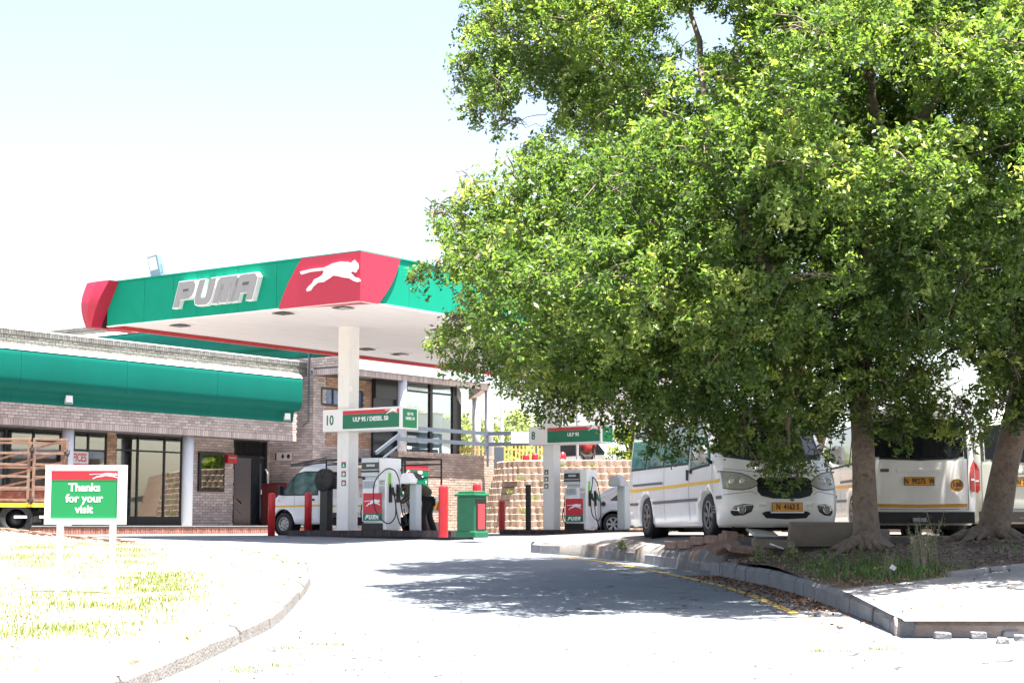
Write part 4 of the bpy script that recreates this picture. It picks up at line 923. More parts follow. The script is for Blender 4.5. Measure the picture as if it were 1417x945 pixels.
# ================================================================== LEFT BUILDING
shop = thing("shop_building", "long grey brick building with bulging green roof panels and round pillars", "building", TS(33, 37, 0))
AE = on_b(411, 600, 37.0).x                                       # right end of the long fascia
zfb = on_b(411, 611, 37.0).z; zft = on_b(411, 584, 37).z; zpt = on_b(240, 484, 37.6).z
FL = .245; AL = 12.0
B = MB(ST); B.box(AL, AE, 37.03, 37.6, zfb + .01, zpt - .02); B.box(AL, AE, 37.6, 38.6, zfb + .06, zfb + .2); B.build("wall", "mortar", shop)
B = MB(ST); bricks(B, (24, 37.03, zfb), (1, 0, 0), AE - 24, .19, (0, -1, 0), soldier=True)
bricks(B, (24, 37.03, zfb + .19), (1, 0, 0), AE - 24, zft - zfb - .19 + .25, (0, -1, 0))
bricks(B, (AE - .03, 37.03, zfb), (0, 1, 0), .57, zpt - zfb - .05, (1, 0, 0))
B.build("brickwork", "brick_grey", shop, kind="stuff")
B = MB(ST); bricks(B, (24, 37.03, zpt - .42), (1, 0, 0), 41 - 24 - 1, .255, (0, -1, 0))
B.build("parapet_bricks", "brick_parapet", shop, kind="stuff")
B = MB(ST); bricks(B, (24, 37.03, zpt - .16), (1, 0, 0), 40 - 24, .14, (0, -1, 0), soldier=True, depth=.045); B.build("coping_bricks", "brick_parapet", shop, kind="stuff")
B = MB(ST); B.box(24, 39.98, 36.98, 37.65, zpt - .02, zpt + .02); B.build("coping", "plaster_white", shop)
# green bulging roof panels
zt = on_b(0, 473, 36.6).z; zb = on_b(0, 555, 36.8).z; h = zt - zb
AM = on_b(421, 545, 36.5).x
def mans(a0, a1, parent, planeB, z_b, hh, dirx=True, name="roof_panel"):
    pr = [(.25, 0.0), (.02, 0.005), (.0, .02), (-.02, .1), (-.035, .2), (-.08, .213), (-.2, .228), (-.29, .255), (-.35, .30), (-.385, .36), (-.4, .43), (-.4, .62), (-.4, .8), (-.39, .86), (-.365, .91), (-.32, .95), (-.25, .978), (-.15, .994), (0.0, 1.0), (.25, 1.0)]
    B = MB(ST); vs = []
    for a in (a0, a1):
        for y, z in pr:
            vs.append((a, planeB + y, z_b + z * hh) if dirx else (planeB + y, a, z_b + z * hh))
    n = len(pr)
    B.add(vs, [(i, i + 1, n + i + 1, n + i) for i in range(n - 1)], 0, True); B.add(vs, [tuple(range(n)), tuple(range(n, 2 * n))[::-1]], 0, False)
    o = B.build(name, "green_mansard", parent)
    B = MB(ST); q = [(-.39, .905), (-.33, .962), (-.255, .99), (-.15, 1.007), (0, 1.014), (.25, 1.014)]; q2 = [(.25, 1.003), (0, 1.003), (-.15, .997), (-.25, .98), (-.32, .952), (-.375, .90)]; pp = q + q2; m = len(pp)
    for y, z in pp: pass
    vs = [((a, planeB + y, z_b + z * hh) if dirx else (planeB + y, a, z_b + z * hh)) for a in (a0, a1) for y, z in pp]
    B.add(vs, [(i, (i + 1) % m, m + (i + 1) % m, m + i) for i in range(m)] + [tuple(range(m)), tuple(range(m, 2 * m))[::-1]]); B.build("painted_highlight", "white_paint", o, fix=True)  # white strip paints the sun's glare onto the panel's top slope
    return o
sm = [18.0, 21.0, 24.0, on_b(28, 520, 36.6).x - .0, on_b(175, 530, 36.6).x, on_b(300, 545, 36.6).x, AM]
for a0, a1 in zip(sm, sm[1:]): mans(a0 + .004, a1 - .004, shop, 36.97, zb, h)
floodlight("small floodlight on the green roof panel above the shop entrance", ST @ fmat((on_b(96, 552, 36.75).x, 36.78, on_b(96, 552, 36.75).z), (.9, -.3, 0), (0, 0, 1)), .17, "soffit", "lamp_glass")
floodlight("small floodlight at the right end of the long green roof panel", ST @ fmat((on_b(398, 576, 36.75).x, 36.78, on_b(398, 576, 36.75).z), (.9, -.3, 0), (0, 0, 1)), .17, "soffit", "lamp_glass")
# plinth and paved floor
B = MB(ST); B.box(AL, 39.9, 36.22, 60, -.02, FL - .03); B.build("plinth", "mortar", shop)
B = MB(ST); bricks(B, (24, 36.22, 0), (1, 0, 0), 15.8, .19, (0, -1, 0), soldier=True, depth=.03); B.build("step_bricks", "brick_step", shop, kind="stuff")
B = MB(ST); B.box(AL, 39.9, 36.17, 60, FL - .03, FL); B.build("walkway", "sidewalk_concrete", shop)
# recessed front
RB = 38.6
def U(u, v=670, b=RB): return on_b(u, v, b).x
def Zv(u, v, b=RB): return on_b(u, v, b).z
ztop = zfb + .06
def wallseg(u0, u1, m, z0=FL, z1=None, holes=()):
    a0, a1 = U(u0), U(u1); z1 = z1 or ztop
    B = MB(ST)
    hs = [(U(x0) - a0, U(x1) - a0, Zv((x0 + x1) / 2, y1) - z0, Zv((x0 + x1) / 2, y0) - z0) for x0, x1, y0, y1 in holes]
    if hs:
        x0, x1, y0, y1 = hs[0]; B.box(a0, a0 + x0, RB + .03, RB + .2, z0, z1); B.box(a0 + x1, a1, RB + .03, RB + .2, z0, z1); B.box(a0 + x0, a0 + x1, RB + .03, RB + .2, z0, z0 + y0); B.box(a0 + x0, a0 + x1, RB + .03, RB + .2, z0 + y1, z1)
    else: B.box(a0, a1, RB + .03, RB + .2, z0, z1)
    B.build("wall", "mortar", shop)
    B = MB(ST); bricks(B, (a0, RB + .03, z0), (1, 0, 0), a1 - a0, z1 - z0, (0, -1, 0), holes=hs); B.build("brickwork", m, shop, kind="stuff")
wallseg(147, 160, "brick_orange"); wallseg(266, 323, "brick_grey")
wallseg(368, 376, "brick_grey")
gl_shop = glass("shop_glass", (0.75, 0.82, 0.8), 0.22)
def glazing(u0, u1, mull, vtop_rail, vbot, parent=shop, transom=None):
    a0, a1 = U(u0), U(u1); zb_ = Zv(u0, vbot); f = .05
    fr = MB(ST); ms = [a0] + [U(m) for m in mull] + [a1]
    for a in ms: fr.box(a - f / 2, a + f / 2, RB + .02, RB + .1, FL, ztop)
    fr.box(a0, a1, RB + .025, RB + .095, ztop - .07, ztop - .001); fr.box(a0, a1, RB + .025, RB + .095, FL, zb_)
    if transom: zt_ = Zv(u0, transom); fr.box(a0, a1, RB + .025, RB + .095, zt_ - .025, zt_ + .025)
    win = fr.build("window", "dark_metal", parent)
    for p, q in zip(ms, ms[1:]):
        for (z0, z1) in ([(zb_, ztop - .07)] if not transom else [(zb_, zt_ - .025), (zt_ + .025, ztop - .07)]):
            B = MB(ST); B.box(p + f / 2, q - f / 2, RB + .055, RB + .062, z0, z1); B.build("pane", gl_shop, win)
glazing(-60, 101, [-20, 7, 46, 84], 595, 722, transom=604)
glazing(102, 147, [122], 600, 722, transom=622)
glazing(160, 252, [191, 228], 600, 714, transom=622)
# interior
B = MB(ST); B.box(AL, U(323), 43.0, 43.1, FL, ztop); B.box(AL, U(323), RB + .2, 43, ztop, ztop + .06); B.build("inner_wall", "interior", shop)
B = MB(ST); B.box(U(-60), U(84), 39.4, 39.44, FL, ztop - .3); B.build("curtain", "interior", shop)
B = MB(ST); B.box(U(168), U(182), 39.9, 40.2, FL, ztop - .5); B.box(U(200), U(248), 40.6, 41.0, FL, 1.35); B.build("shelf_unit", "grey_cabinet", shop)
B = MB(ST); B.box(U(253), U(323), RB + .2, 43, FL, ztop); B.build("inner_room", "interior_dark", shop)
# OFFICES board
a0, a1 = on_b(89, 633, 38.45).x, on_b(124, 633, 38.45).x; z0, z1 = on_b(110, 643, 38.45).z, on_b(110, 624.5, 38.45).z
M_ = fmat(((a0 + a1) / 2, 38.5, (z0 + z1) / 2), SY_R, SX_U); w, hh = (a1 - a0), z1 - z0
ofc = thing("office_sign", "white board with red letters reading OFFICES in the window behind the pillar", "sign", ST @ M_)
B = MB(ST @ M_); B.box(-w / 2, w / 2, -hh / 2, hh / 2, -.02, 0, 0); B.build("board", "plaster_white", ofc)
B = MB(ST @ M_); fit_letter("OFFICES", w * .84, hh * .62, Matrix.Translation((0, 0.02, .004)), 0, .003, .012, 0, B); B.box(-w / 2, w / 2, -hh / 2, -hh / 2 + .035, .001, .004); B.build("lettering", "red_sign", ofc)
# pillars
for u in (92.5, 259.5):
    a = on_b(u, 660, 37.3).x; B = MB(ST); B.lathe([(0, FL), (.165, FL), (.165, zfb + .08), (0, zfb + .08)], 20, 0, Matrix.Translation((a, 37.3, 0))); B.build("pillar", "pillar_paint", shop)
a = on_b(180, 660, 37.3).x
# notice board
def onb_box(name, label, cat, u0, u1, v0, v1, b, t, m):
    a0, a1 = on_b(u0, (v0 + v1) / 2, b).x, on_b(u1, (v0 + v1) / 2, b).x; z1, z0 = on_b((u0 + u1) / 2, v0, b).z, on_b((u0 + u1) / 2, v1, b).z
    B = MB(ST); B.box(a0, a1, b, b + t, z0, z1); return B, a0, a1, z0, z1
B, a0, a1, z0, z1 = onb_box("", "", "", 276, 311, 626, 680, RB - .09, .09, "")
nb = thing("notice_board", "tall black framed board with a faded poster on the brick wall", "notice board", TS((a0 + a1) / 2, RB - .05, z0))
B.build("frame", "black_paint", nb, bevel=.01)
B = MB(ST); B.box(a0 + .07, a1 - .2, RB - .096, RB - .091, (z0 + z1) / 2, z1 - .1); B.build("poster", mat("poster", (.07, .09, .035), .3, var=.6, nscale=4), nb)
B = MB(ST); B.box(a0 + .07, a1 - .07, RB - .102, RB - .098, z0 + .08, z1 - .08); B.build("pane", glass("board_glass", (.6, .7, .65), .12), nb)
B, a0, a1, z0, z1 = onb_box("", "", "", 315.5, 328.5, 629, 640.5, RB - .18, .17, "")
rb = thing("fire_alarm_box", "small bright red box on the wall beside the dark doorway", "alarm box", TS((a0 + a1) / 2, RB - .1, z0)); B.build("case", "red_paint", rb, bevel=.01)
B = MB(ST); B.box(a0 + .05, a1 - .05, RB - .186, RB - .181, (z0 + z1) / 2, (z0 + z1) / 2 + .06); B.build("plate", "grey_letter", rb)
# doorway
a0, a1, am = U(323), U(368), U(349.5); zt_ = Zv(345, 632)
B = MB(ST); B.box(a0 - .02, a0 + .04, RB - .0, RB + .14, FL, ztop); B.box(a1 - .05, a1 + .02, RB - .02, RB + .14, FL, ztop); B.box(a0, a1, RB, RB + .12, zt_ - .04, zt_ + .04); B.box(a0, a1, RB, RB + .12, ztop - .05, ztop); dw = B.build("door_frame", "dark_metal", shop)
B = MB(ST); k = a0 + .08
while k < a1 - .06: B.box(k, k + .03, RB + .04, RB + .07, zt_ + .04, ztop - .05); k += .11
B.box(a0, a1, RB + .1, RB + .11, zt_ + .04, ztop); B.build("transom_grille", "dark_metal", dw)
B = MB(ST); B.box(am, a1 - .05, RB + .03, RB + .08, FL + .02, zt_ - .05); dr = B.build("door", mat("door_blue_black", (.02, .024, .03), .4), shop)
B = MB(ST); B.box(a1 - .2, a1 - .17, RB + .01, RB + .03, 1.25, 1.4); B.build("door_handle", "plaster_white", dr)
B = MB(ST); B.box(a0, am, RB + 1.6, RB + 1.65, FL, zt_ + .3); B.build("inner_wall", "interior", shop)
B = MB(ST); B.bar((a0 + .04, RB + .5, 1.45), (am, RB + .5, .95), .04, .07); B.bar((a0 + .04, RB + .5, 1.1), (am, RB + .5, .6), .03, .03); B.build("handrail", mat("rail_brown", (.09, .04, .03), .5), shop)
B = MB(ST); p = on_b(371, 650, RB - .25); B.tube([(p.x, RB - .25, FL + .0), (p.x, RB - .25, 1.95), (p.x + .05, RB - .1, 2.05)], .035, 8); B.build("pipe", "soffit", shop)

# ================================================================== UPPER BUILDING
up = thing("terrace_building", "raised brick building with a deep porch and glass corner room above the pumps", "building", TS(43, 36.7, 0))
G3 = 1.65; G2 = 2.3                                                           # upper floor level
xa = 40.0; zbb = on_a(450, 518.5, xa).z; zbt = on_a(430, 495, xa).z
B = MB(ST)
B.box(xa + .03, xa + .3, 36.73, 60, 0, zbt + .1)                   # -x wall
B.box(xa + .3, U(517, 560, 36.7), 36.73, 37.0, 0, zbb + .05)      # porch back wall lower and upper (window set proud)
B.box(xa + .03, xa + .3, 35.63, 36.73, zbb + .01, zbt)            # beam end
B.box(xa + .3, 47.8, 35.63, 35.85, zbb + .01, zbt)
B.box(U(517, 560, 36.7), 44.6, 36.73, 37.0, 0, G2)
B.build("wall", "mortar", up)
wz = (on_b(458, 538, 36.7).z, on_b(458, 560, 36.7).z); wa = (on_b(445, 550, 36.7).x, on_b(501.5, 550, 36.7).x)
B = MB(ST)
bricks(B, (xa + .03, 38.6, 0), (0, -1, 0), 1.87, zbb, (-1, 0, 0)); bricks(B, (xa + .03, 44.6, zbb), (0, -1, 0), 8.97, zbt - zbb - .0, (-1, 0, 0), holes=[(7.8, 9, -.1, .21)])
bricks(B, (xa + .03, 36.75, zbb), (0, -1, 0), 1.12, .2, (-1, 0, 0), soldier=True)
bricks(B, (xa + .0, 36.73, 0), (1, 0, 0), 4.6, G2 + .5, (0, -1, 0)); bricks(B, (xa + .0, 36.73, G2 + .5), (1, 0, 0), .6, zbb - G2 - .5, (0, -1, 0))
B.build("brickwork", "brick_grey", up, kind="stuff")
B = MB(ST); bricks(B, (xa + .62, 36.73, G2 + .5), (1, 0, 0), U(517, 560, 36.7) - xa - .62, zbb - G2 - .5, (0, -1, 0), holes=[(wa[0] - xa - .62, wa[1] - xa - .62, wz[1] - G2 - .5, wz[0] - G2 - .5)]); B.build("brickwork", "brick_orange", up, kind="stuff")  # orange tone here puts warm bounce light under the porch into the brick colour
B = MB(ST); bricks(B, (xa, 35.63, zbb), (1, 0, 0), 47.8 - xa, .2, (0, -1, 0), soldier=True); B.build("brickwork", "brick_grey", up, kind="stuff")
B = MB(ST); B.box(xa + .03, 47.9, 35.5, 35.64, zbb + .205, zbb + 1.25); B.build("roof_fascia", "roof_sheet", up)
B = MB(ST); B.box(xa + .3, 47.8, 35.86, 45, zbb + .1, zbb + .2); B.build("porch_ceiling", "interior", up)
B = MB(ST); B.box(xa + .1, 47.9, 35.66, 48, zbb + 1.0, zbb + 1.1); B.build("roof", "roof_sheet", up)
f0, f1 = Vector(sta(47.8, 35.63)), Vector((-1.55, 64.6, 0))
B = MB(); B.bar((f0.x, f0.y, zbb + .22), (f1.x, f1.y, zbb + .22), .25, .42); B.build("end_beam", "brick_grey", up)
B = MB(); B.bar((f0.x - .3, f0.y + .5, zbb + .6), (f1.x - .3, f1.y, zbb + .6), .3, .34); B.build("end_fascia", "roof_sheet", up)
# window in porch wall
fr = MB(ST); a0, a1 = wa; z1, z0 = wz
for a in (a0, a0 + .55, (a0 + a1) / 2, a1): fr.box(a - .03, a + .03, 36.69, 36.76, z0, z1)
fr.box(a0, a1, 36.695, 36.755, z0 - .04, z0 + .03); fr.box(a0, a1, 36.695, 36.755, z1 - .03, z1 + .04); wn_ = fr.build("window", "dark_metal", up)
B = MB(ST); B.box(a0, a1, 36.72, 36.727, z0, z1); B.build("pane", mat("window_blue", (.10, .13, .24), .08, spec=.8, var=.5, nscale=2), wn_)
# dark sliding panel
a0, a1 = on_b(517, 550, 36.6).x, on_b(551, 550, 36.6).x
B = MB(ST); B.box(a0, a1, 36.6, 36.68, G2, zbb + .1); B.box(a0, a1, 36.5, 36.6, zbb - .55, zbb + .1); B.build("shutter", "dark_panel", up)
# glass room
gr = glass("room_glass", (0.8, 0.9, 0.93), 0.12)
fr = MB(ST); gb = 36.3
posts = [(on_b(563, 580, gb).x, .05), (on_b(597, 580, gb).x, .14), (on_b(629.5, 580, gb).x, .22)]
for a, w in posts: fr.box(a - w / 2, a + w / 2, gb, gb + .12, G2, zbb + .1)
zr = on_b(597, 543.5, gb).z; fr.box(posts[0][0], posts[2][0], gb + .02, gb + .1, zr - .03, zr + .03)
e0 = sta(posts[2][0], gb, 0)
gw = fr.build("glass_wall", "black_paint", up)
for (p, q) in zip(posts, posts[1:]):
    for (z0, z1) in ((G2, zr - .03), (zr + .03, zbb + .1)):
        B = MB(ST); B.box(p[0] + p[1] / 2, q[0] - q[1] / 2, gb + .05, gb + .058, z0, z1); B.build("pane", gr, gw)
# side and back frames of the corner room
B = MB(); e1 = Vector((-2.0, 64.5, 0)); zs = zbb + .1
for t in (.25, .5, .75, 1): q = Vector(e0).lerp(e1, t); B.bar((q.x, q.y, G2), (q.x, q.y, zs), .1, .1)
B.bar((e0.x, e0.y, zs - .1), (e1.x, e1.y, zs - .1), .12, .5); B.build("side_frame", "black_paint", up)
B = MB(ST); B.box(xa + .3, 49, 36.0, 50, G2 - .2, G2); B.build("upper_floor", "concrete", up)
# cabinets inside
B = MB(ST); a0, a1 = on_b(580, 600, 37.0).x, on_b(596, 600, 37.0).x; zc = on_b(590, 574, 37.0).z
B.box(a0, a1, 37.0, 37.7, G2, zc); tag(B.build("drinks_fridge", "frost_white", bevel=.02), "pale blue grey cabinet behind the left pane of the glass room", "fridge")
B = MB(ST); a0, a1 = on_b(600, 600, 37.0).x, on_b(612, 600, 37.0).x; B.box(a0, a1, 37.0, 37.7, G2, zc + .04, 0); B.box(a0 - .01, a1 + .01, 36.98, 37.7, zc + .041, zc + .1, 1)
tag(B.build("drinks_fridge", ["frost_white", "red_paint"], bevel=.01), "pale cabinet with a red top edge behind the middle pane of the glass room", "fridge")
B = MB(ST); a0, a1 = on_b(613.5, 600, 37.0).x, on_b(625, 600, 37.0).x; B.box(a0, a1, 37.05, 37.7, G2, zc - .1); tag(B.build("storage_cabinet", "grey_cabinet", bevel=.01), "cream grey cabinet beside the thick black post of the glass room", "cabinet")
# round porch columns
for (u, b, y) in ((556.5, 35.75, None), (676.5, 35.8, None), (659, None, 63.8)):
    if b: a = on_b(u, 590, b).x; c = sta(a, b)
    else: c = at_y(u, 590, y)
    B = MB(); B.lathe([(0, G2 - .1), (.155, G2 - .1), (.155, zbb + .05), (0, zbb + .05)], 20, 0, Matrix.Translation((c.x, c.y, 0))); B.build("pillar", "pillar_paint", up)
# brick base wall with low parapet
aP0, aP1 = on_b(552, 650, 35.5).x, on_b(689, 640, 35.5).x; zp = on_b(664, 629.6, 35.5).z
B = MB(ST); B.box(aP0, aP1, 35.53, 35.9, 0, zp - .01); B.build("wall", "mortar", up)
B = MB(ST); bricks(B, (aP0, 35.53, 0), (1, 0, 0), aP1 - aP0, zp - .13, (0, -1, 0)); bricks(B, (aP0, 35.53, zp - .13), (1, 0, 0), aP1 - aP0, .13, (0, -1, 0), soldier=True, depth=.04)
B.build("brickwork", "brick_light", up, kind="stuff")
# low sunlit planter in front
B = MB(ST); B.box(43.6, 49.2, 34.4, 35.4, 0, .36); pl_ = B.build("planter_wall", "mortar", up)
B = MB(ST); bricks(B, (43.6, 34.4, 0), (1, 0, 0), 5.6, .37, (0, -1, 0)); B.build("brickwork", "brick_light", up, kind="stuff")
# rails
rl = thing("terrace_railing", "grey blue double rail running along the terrace edge past the round pillars", "railing", TS(47, 35.3, G2))
R0 = on_b(674.8, 600, 35.3); R0b = on_b(674.8, 614.8, 35.3); Lf = on_b(498, 593, 35.3); zr0 = R0.z; zr1 = R0b.z
B = MB(ST); B.bar((Lf.x, 35.3, zr0), (R0.x, 35.3, zr0), .06, .13); B.build("rail", "rail_paint", rl)
B = MB(ST); L2 = on_b(548, 606, 35.3); B.bar((L2.x, 35.3, zr1), (R0.x, 35.3, zr1), .06, .13); B.build("rail", "rail_paint", rl)
c0 = ST @ Vector((R0.x, 35.3, 0)); c1 = at_y(742, 600, 58.6)
for z, v in ((zr0, 598.5), (zr1, 613.5)):
    q = at_y(742, v, 58.6); B = MB(); B.bar((c0.x, c0.y, z), (q.x, q.y, q.z), .06, .13); B.build("rail", "rail_paint", rl)
B = MB(); B.bar((c0.x, c0.y, G2), (c0.x, c0.y, zr0 + .05), .08, .08); B.build("post", "rail_paint", rl); B = MB(); B.bar((c1.x, c1.y, G2), (c1.x, c1.y, c1.z), .08, .08); B.build("post", "rail_paint", rl)
B = MB(ST); s0, s1 = on_b(520, 627, 35.3), on_b(553, 601, 35.3); B.bar(s0, s1, .06, .11); s0.z -= .35; s1.z -= .35; B.bar(s0, s1, .05, .06); B.build("stair_rail", "rail_paint", rl)
q = at_y(719.5, 605, 58.5); B = MB(); B.cbox((q.x, q.y, q.z), (.62, .05, .4)); tag(B.build("blank_board", "plaster_white"), "small blank white board hanging on the terrace rail beside the 8 sign", "board")
# mansard, ledge and parapet on the side facing the shop
me_ = on_a(160, 448, xa).z
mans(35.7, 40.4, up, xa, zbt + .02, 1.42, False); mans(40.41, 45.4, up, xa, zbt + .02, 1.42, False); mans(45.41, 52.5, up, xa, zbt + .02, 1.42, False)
B = MB(ST); B.box(xa + .1, xa + .35, 35.7, 52.5, zbt, me_); B.build("parapet", "mortar", up)
B = MB(ST); bricks(B, (xa + .1, 52.5, me_ - .42), (0, -1, 0), 16.8, .27, (-1, 0, 0)); bricks(B, (xa + .1, 52.5, me_ - .14), (0, -1, 0), 16.8, .14, (-1, 0, 0), soldier=True); B.build("brickwork", "brick_parapet", up, kind="stuff")
B = MB(ST); p = on_a(428, 500, xa - .03)
B.tube([(xa - .04, p.y, zbt + .7), (xa - .04, p.y, 3.55), (xa - .04, p.y + .25, 3.42)], .025, 6); B.build("conduit", "cable_grey", up)
# wall sign with arrow and disc; dark red equipment under it
fx = xa - .012; q = on_a(394, 631.5, fx); M_ = fmat((fx, q.y, q.z), SX_R, SX_U)
ws = thing("wall_sign", "small white strip sign with red symbols on the side wall by the doorway", "sign", ST @ M_)
B = MB(ST @ M_); B.box(-.42, .3, -.12, .12, -.01, .006); B.build("board", "plaster_white", ws)
B = MB(ST @ M_); B.box(-.42, -.36, -.12, .12, .006, .009); B.prism([(-.12, .02), (-.17, .02), (-.08, -.08), (.01, .02), (-.04, .02), (-.04, .08), (-.12, .08)], .003, 0, None, .006); B.cyl((.17, 0, .006), (.17, 0, .009), .075, 16); B.build("symbols", "red_dull", ws)
p = on_a(380, 670, xa - .5); W = TS(xa - .42, 37.9, FL)
B = MB(W); B.box(-.2, .2, -.75, .45, 0, 1.35); tag(B.build("red_cabinet", "red_dull", bevel=.03), "dull dark red cabinet against the side wall behind the white pickup", "cabinet")
# NO ... board on the brick base wall
bz = 35.44
def bd(u, v): return on_b(u, v, bz)
p0, p1 = bd(560.5, 643.5), bd(592.5, 676); w = p1.x - p0.x; hh = p0.z - p1.z; M_ = ST @ fmat(((p0.x + p1.x) / 2, bz, (p0.z + p1.z) / 2), SY_R, SX_U)
ns = thing("warning_board", "green board with red top strip and white NO lettering on the brick base wall", "sign", M_)
B = MB(M_); B.box(-w / 2, w / 2, -hh / 2, hh / 2, -.03, 0, 0); B.box(-w / 2, w / 2, hh * .32, hh / 2, .001, .004, 1); B.build("board", ["green_dark_sign", "red_sign"], ns)
B = MB(M_); B.text("NO", hh * .19, .003, Matrix.Translation((w * .14, hh * .2, .006)), 0, .008); B.text("SMOKING", hh * .17, .003, Matrix.Translation((w * .1, -hh * .03, .006)), 0, .008, 0, .78); B.text("T", hh * .16, .003, Matrix.Translation((w * .4, -hh * .23, .006)), 0, .008)
B.lathe([(hh * .07, .004), (hh * .07, .009), (hh * .115, .009), (hh * .115, .004)], 20, 0, Matrix.Translation((-w * .36, hh * .16, 0))); B.build("lettering", "white_print", ns)
B = MB(M_); B.bar((-w * .43, hh * .08, .011), (-w * .29, hh * .24, .011), .05, .004); B.build("ring_bar", "red_sign", ns)

# ================================================================== RETAINING WALL OF CONCRETE BLOCKS, UPPER TERRACE
rw = thing("retaining_wall", "stepped retaining wall of tan concrete blocks behind the farther pump", "retaining wall", T(2, 53, 0))
def blk():
    bm_v = []; n = 5; W_, D_, H_ = .247, .26, .205
    top = []; 
    for i in range(n + 1):
        t = i / n; x = (t - .5) * W_; y = -.03 * sin(pi * t) ; top.append((x, y))
    top += [(W_ / 2 - .01, D_), (-W_ / 2 + .01, D_)]
    m = len(top); vs = [(x, y, 0) for x, y in top] + [(x * .995, y + .012, H_ - .035) for x, y in top] + [(x * .98, y + .07, H_) for x, y in top]
    fs = [(i, (i + 1) % m, m + (i + 1) % m, m + i) for i in range(m)] + [(m + i, m + (i + 1) % m, 2 * m + (i + 1) % m, 2 * m + i) for i in range(m)] + [tuple(range(2 * m, 3 * m)), tuple(range(m))[::-1]]
    me = bpy.data.meshes.new("block"); me.from_pydata(vs, [], fs); me.update(); return me
bms = []
for k in range(4):
    me = blk(); me.name = "block"
    for v in me.vertices: v.co.x += rnd.uniform(-.004, .004); v.co.y += rnd.uniform(-.01, .01); v.co.z += rnd.uniform(-.006, .006)
    c = [(.29, .20, .145), (.33, .23, .17), (.25, .165, .115), (.30, .215, .165)][k]
    me.materials.append(mat("block%d" % k, c, .92, var=.16, nscale=8, bump=.7, bscale=30, dirt=(.22, .17, .13), dscale=3, damt=.6)); bms.append(me)
path = [(-.75, 58.2), (-1.0, 56.6), (-1.05, 55.4), (-.75, 54.4), (0.0, 53.55), (1.0, 53.15), (2.5, 52.95), (6.4, 52.8)]
RWZ = PERM[rw.name].inverted()
for row in range(11):
    off = row * .055; P = []
    for i, q in enumerate(path):
        a, b = Vector(path[max(i - 1, 0)]), Vector(path[min(i + 1, len(path) - 1)]); d = (b - a).normalized(); nn = Vector((-d.y, d.x)); P.append(Vector(q) + nn * off)
    cum = [0]
    for a, b in zip(P, P[1:]): cum.append(cum[-1] + (b - a).length)
    s = .13 * (row % 2)
    while s < cum[-1]:
        for i in range(len(P) - 1):
            if s <= cum[i + 1]: break
        t = (s - cum[i]) / (cum[i + 1] - cum[i]); q = P[i].lerp(P[i + 1], t); d = P[i + 1] - P[i]
        if q.y < 56.8 and q.x < 5.3: 
            L = RWZ @ Vector((q.x, q.y, row * .212)); inst(bms[rnd.randrange(4)], "block", rw, L, (0, 0, atan2(d.y, d.x) + rnd.uniform(-.02, .02)))
        s += .25
B = MB()
for i, (a, b) in enumerate(zip(path, path[1:])):
    a, b = Vector(a), Vector(b); d = (b - a).normalized(); nn = Vector((-d.y, d.x))
    for row in range(11):
        o = nn * (row * .055 + .1); B.add([(a.x + o.x, a.y + o.y, row * .212), (b.x + o.x, b.y + o.y, row * .212), (b.x + o.x, b.y + o.y, row * .212 + .212), (a.x + o.x, a.y + o.y, row * .212 + .212)], [(0, 1, 2, 3)])
B.build("backing", "mortar", rw)
B = MB()
for row in range(11): x = 5.5; B.box(5.4, 12, 52.85 + row * .055, 53.4 + row * .055, row * .212, row * .212 + .205)
B.build("far_courses", "block", rw)
sheet("terrace_ground", [[(x, y, G3) for x in (-.3, 1.5, 5, 12, 40)] for y in (53.9, 60, 80, 120)] , "soil_pale")
# little plants in the wall joints
for (u, v, s, lb) in [(725, 709, .2, "green tuft growing low in the block wall left of the farther column"), (741, 690, .13, "small green tuft growing mid height in the block wall"), (721, 663, .13, "dry pale tuft on a ledge of the block wall"), (706, 682, .1, "tiny tuft on a ledge of the block wall beside the bollard"), (778, 645, .12, "pale green tuft at the top of the block wall right of the farther column"), (820, 645, .1, "whitish tuft on the upper ledge behind the farther pump")]:
    p = at_y(u, v, 53.0); P = rng.normal(0, s * .5, (60, 3)) * [1, .25, .5] + [p.x, p.y, p.z]; V, F, n = blades(P, s, .012, 1.0)
    o = np_mesh("wall_plant", V, F, "grass_leaf", None, np.repeat(rng.uniform(.2, 1, n), 3), None, tri=True); tag(o, lb, "plant")
# things up on the terrace
fc = thing("slat_fence", "low fence of yellow slats behind the terrace edge", "fence", T(0, 62.5, G2 - .2))
me = bpy.data.meshes.new("slat"); 
B = MB(T(0, 62.5, G2 - .2)); B.bar((-2.1, 0, .95), (2.0, 0, .95), .03, .05); B.bar((-2.1, 0, .25), (2.0, 0, .25), .03, .05); B.build("fence_rail", "fence_yellow", fc)
B = MB(T(0, 62.5, G2 - .2)); B.box(-.03, .03, -.03, -.012, -.42, 1.08); s0 = B.build("slat", "fence_yellow", fc); s0.location = (-2.05, 0, 0)
for i in range(1, 30): inst(s0.data, "slat", fc, (-2.05 + i * .137, 0, rnd.uniform(-.02, .02)))
for u, l in ((728, "shorter red bollard on the terrace behind the block wall"), (740.5, "taller red bollard on the terrace behind the block wall")):
    p = at_y(u, 627 if u == 740.5 else 628, 57); bollard(Vector((p.x, 57, G3)), p.z - G3, .11, l, "red_paint", "red bollards up on the terrace", 12)
p = at_y(690.5, 618, 58.2); B = MB(); B.box(p.x - .17, p.x + .17, 58.1, 58.4, G3, p.z); tag(B.build("meter_cabinet", "rail_paint", bevel=.01), "plain grey blue cabinet on the terrace at the rail corner", "cabinet")
p = at_y(694.5, 520, 70); W = T(p.x, 70, G3); r = thing("street_lamp", "slim pale grey lamp post rising behind the terrace rail", "street lamp", W)
B = MB(W); B.tube([(0, 0, 0), (0, 0, 3), (0, 0, 7.2)], [.09, .075, .05], 10); B.build("pole", "pillar_paint", r)
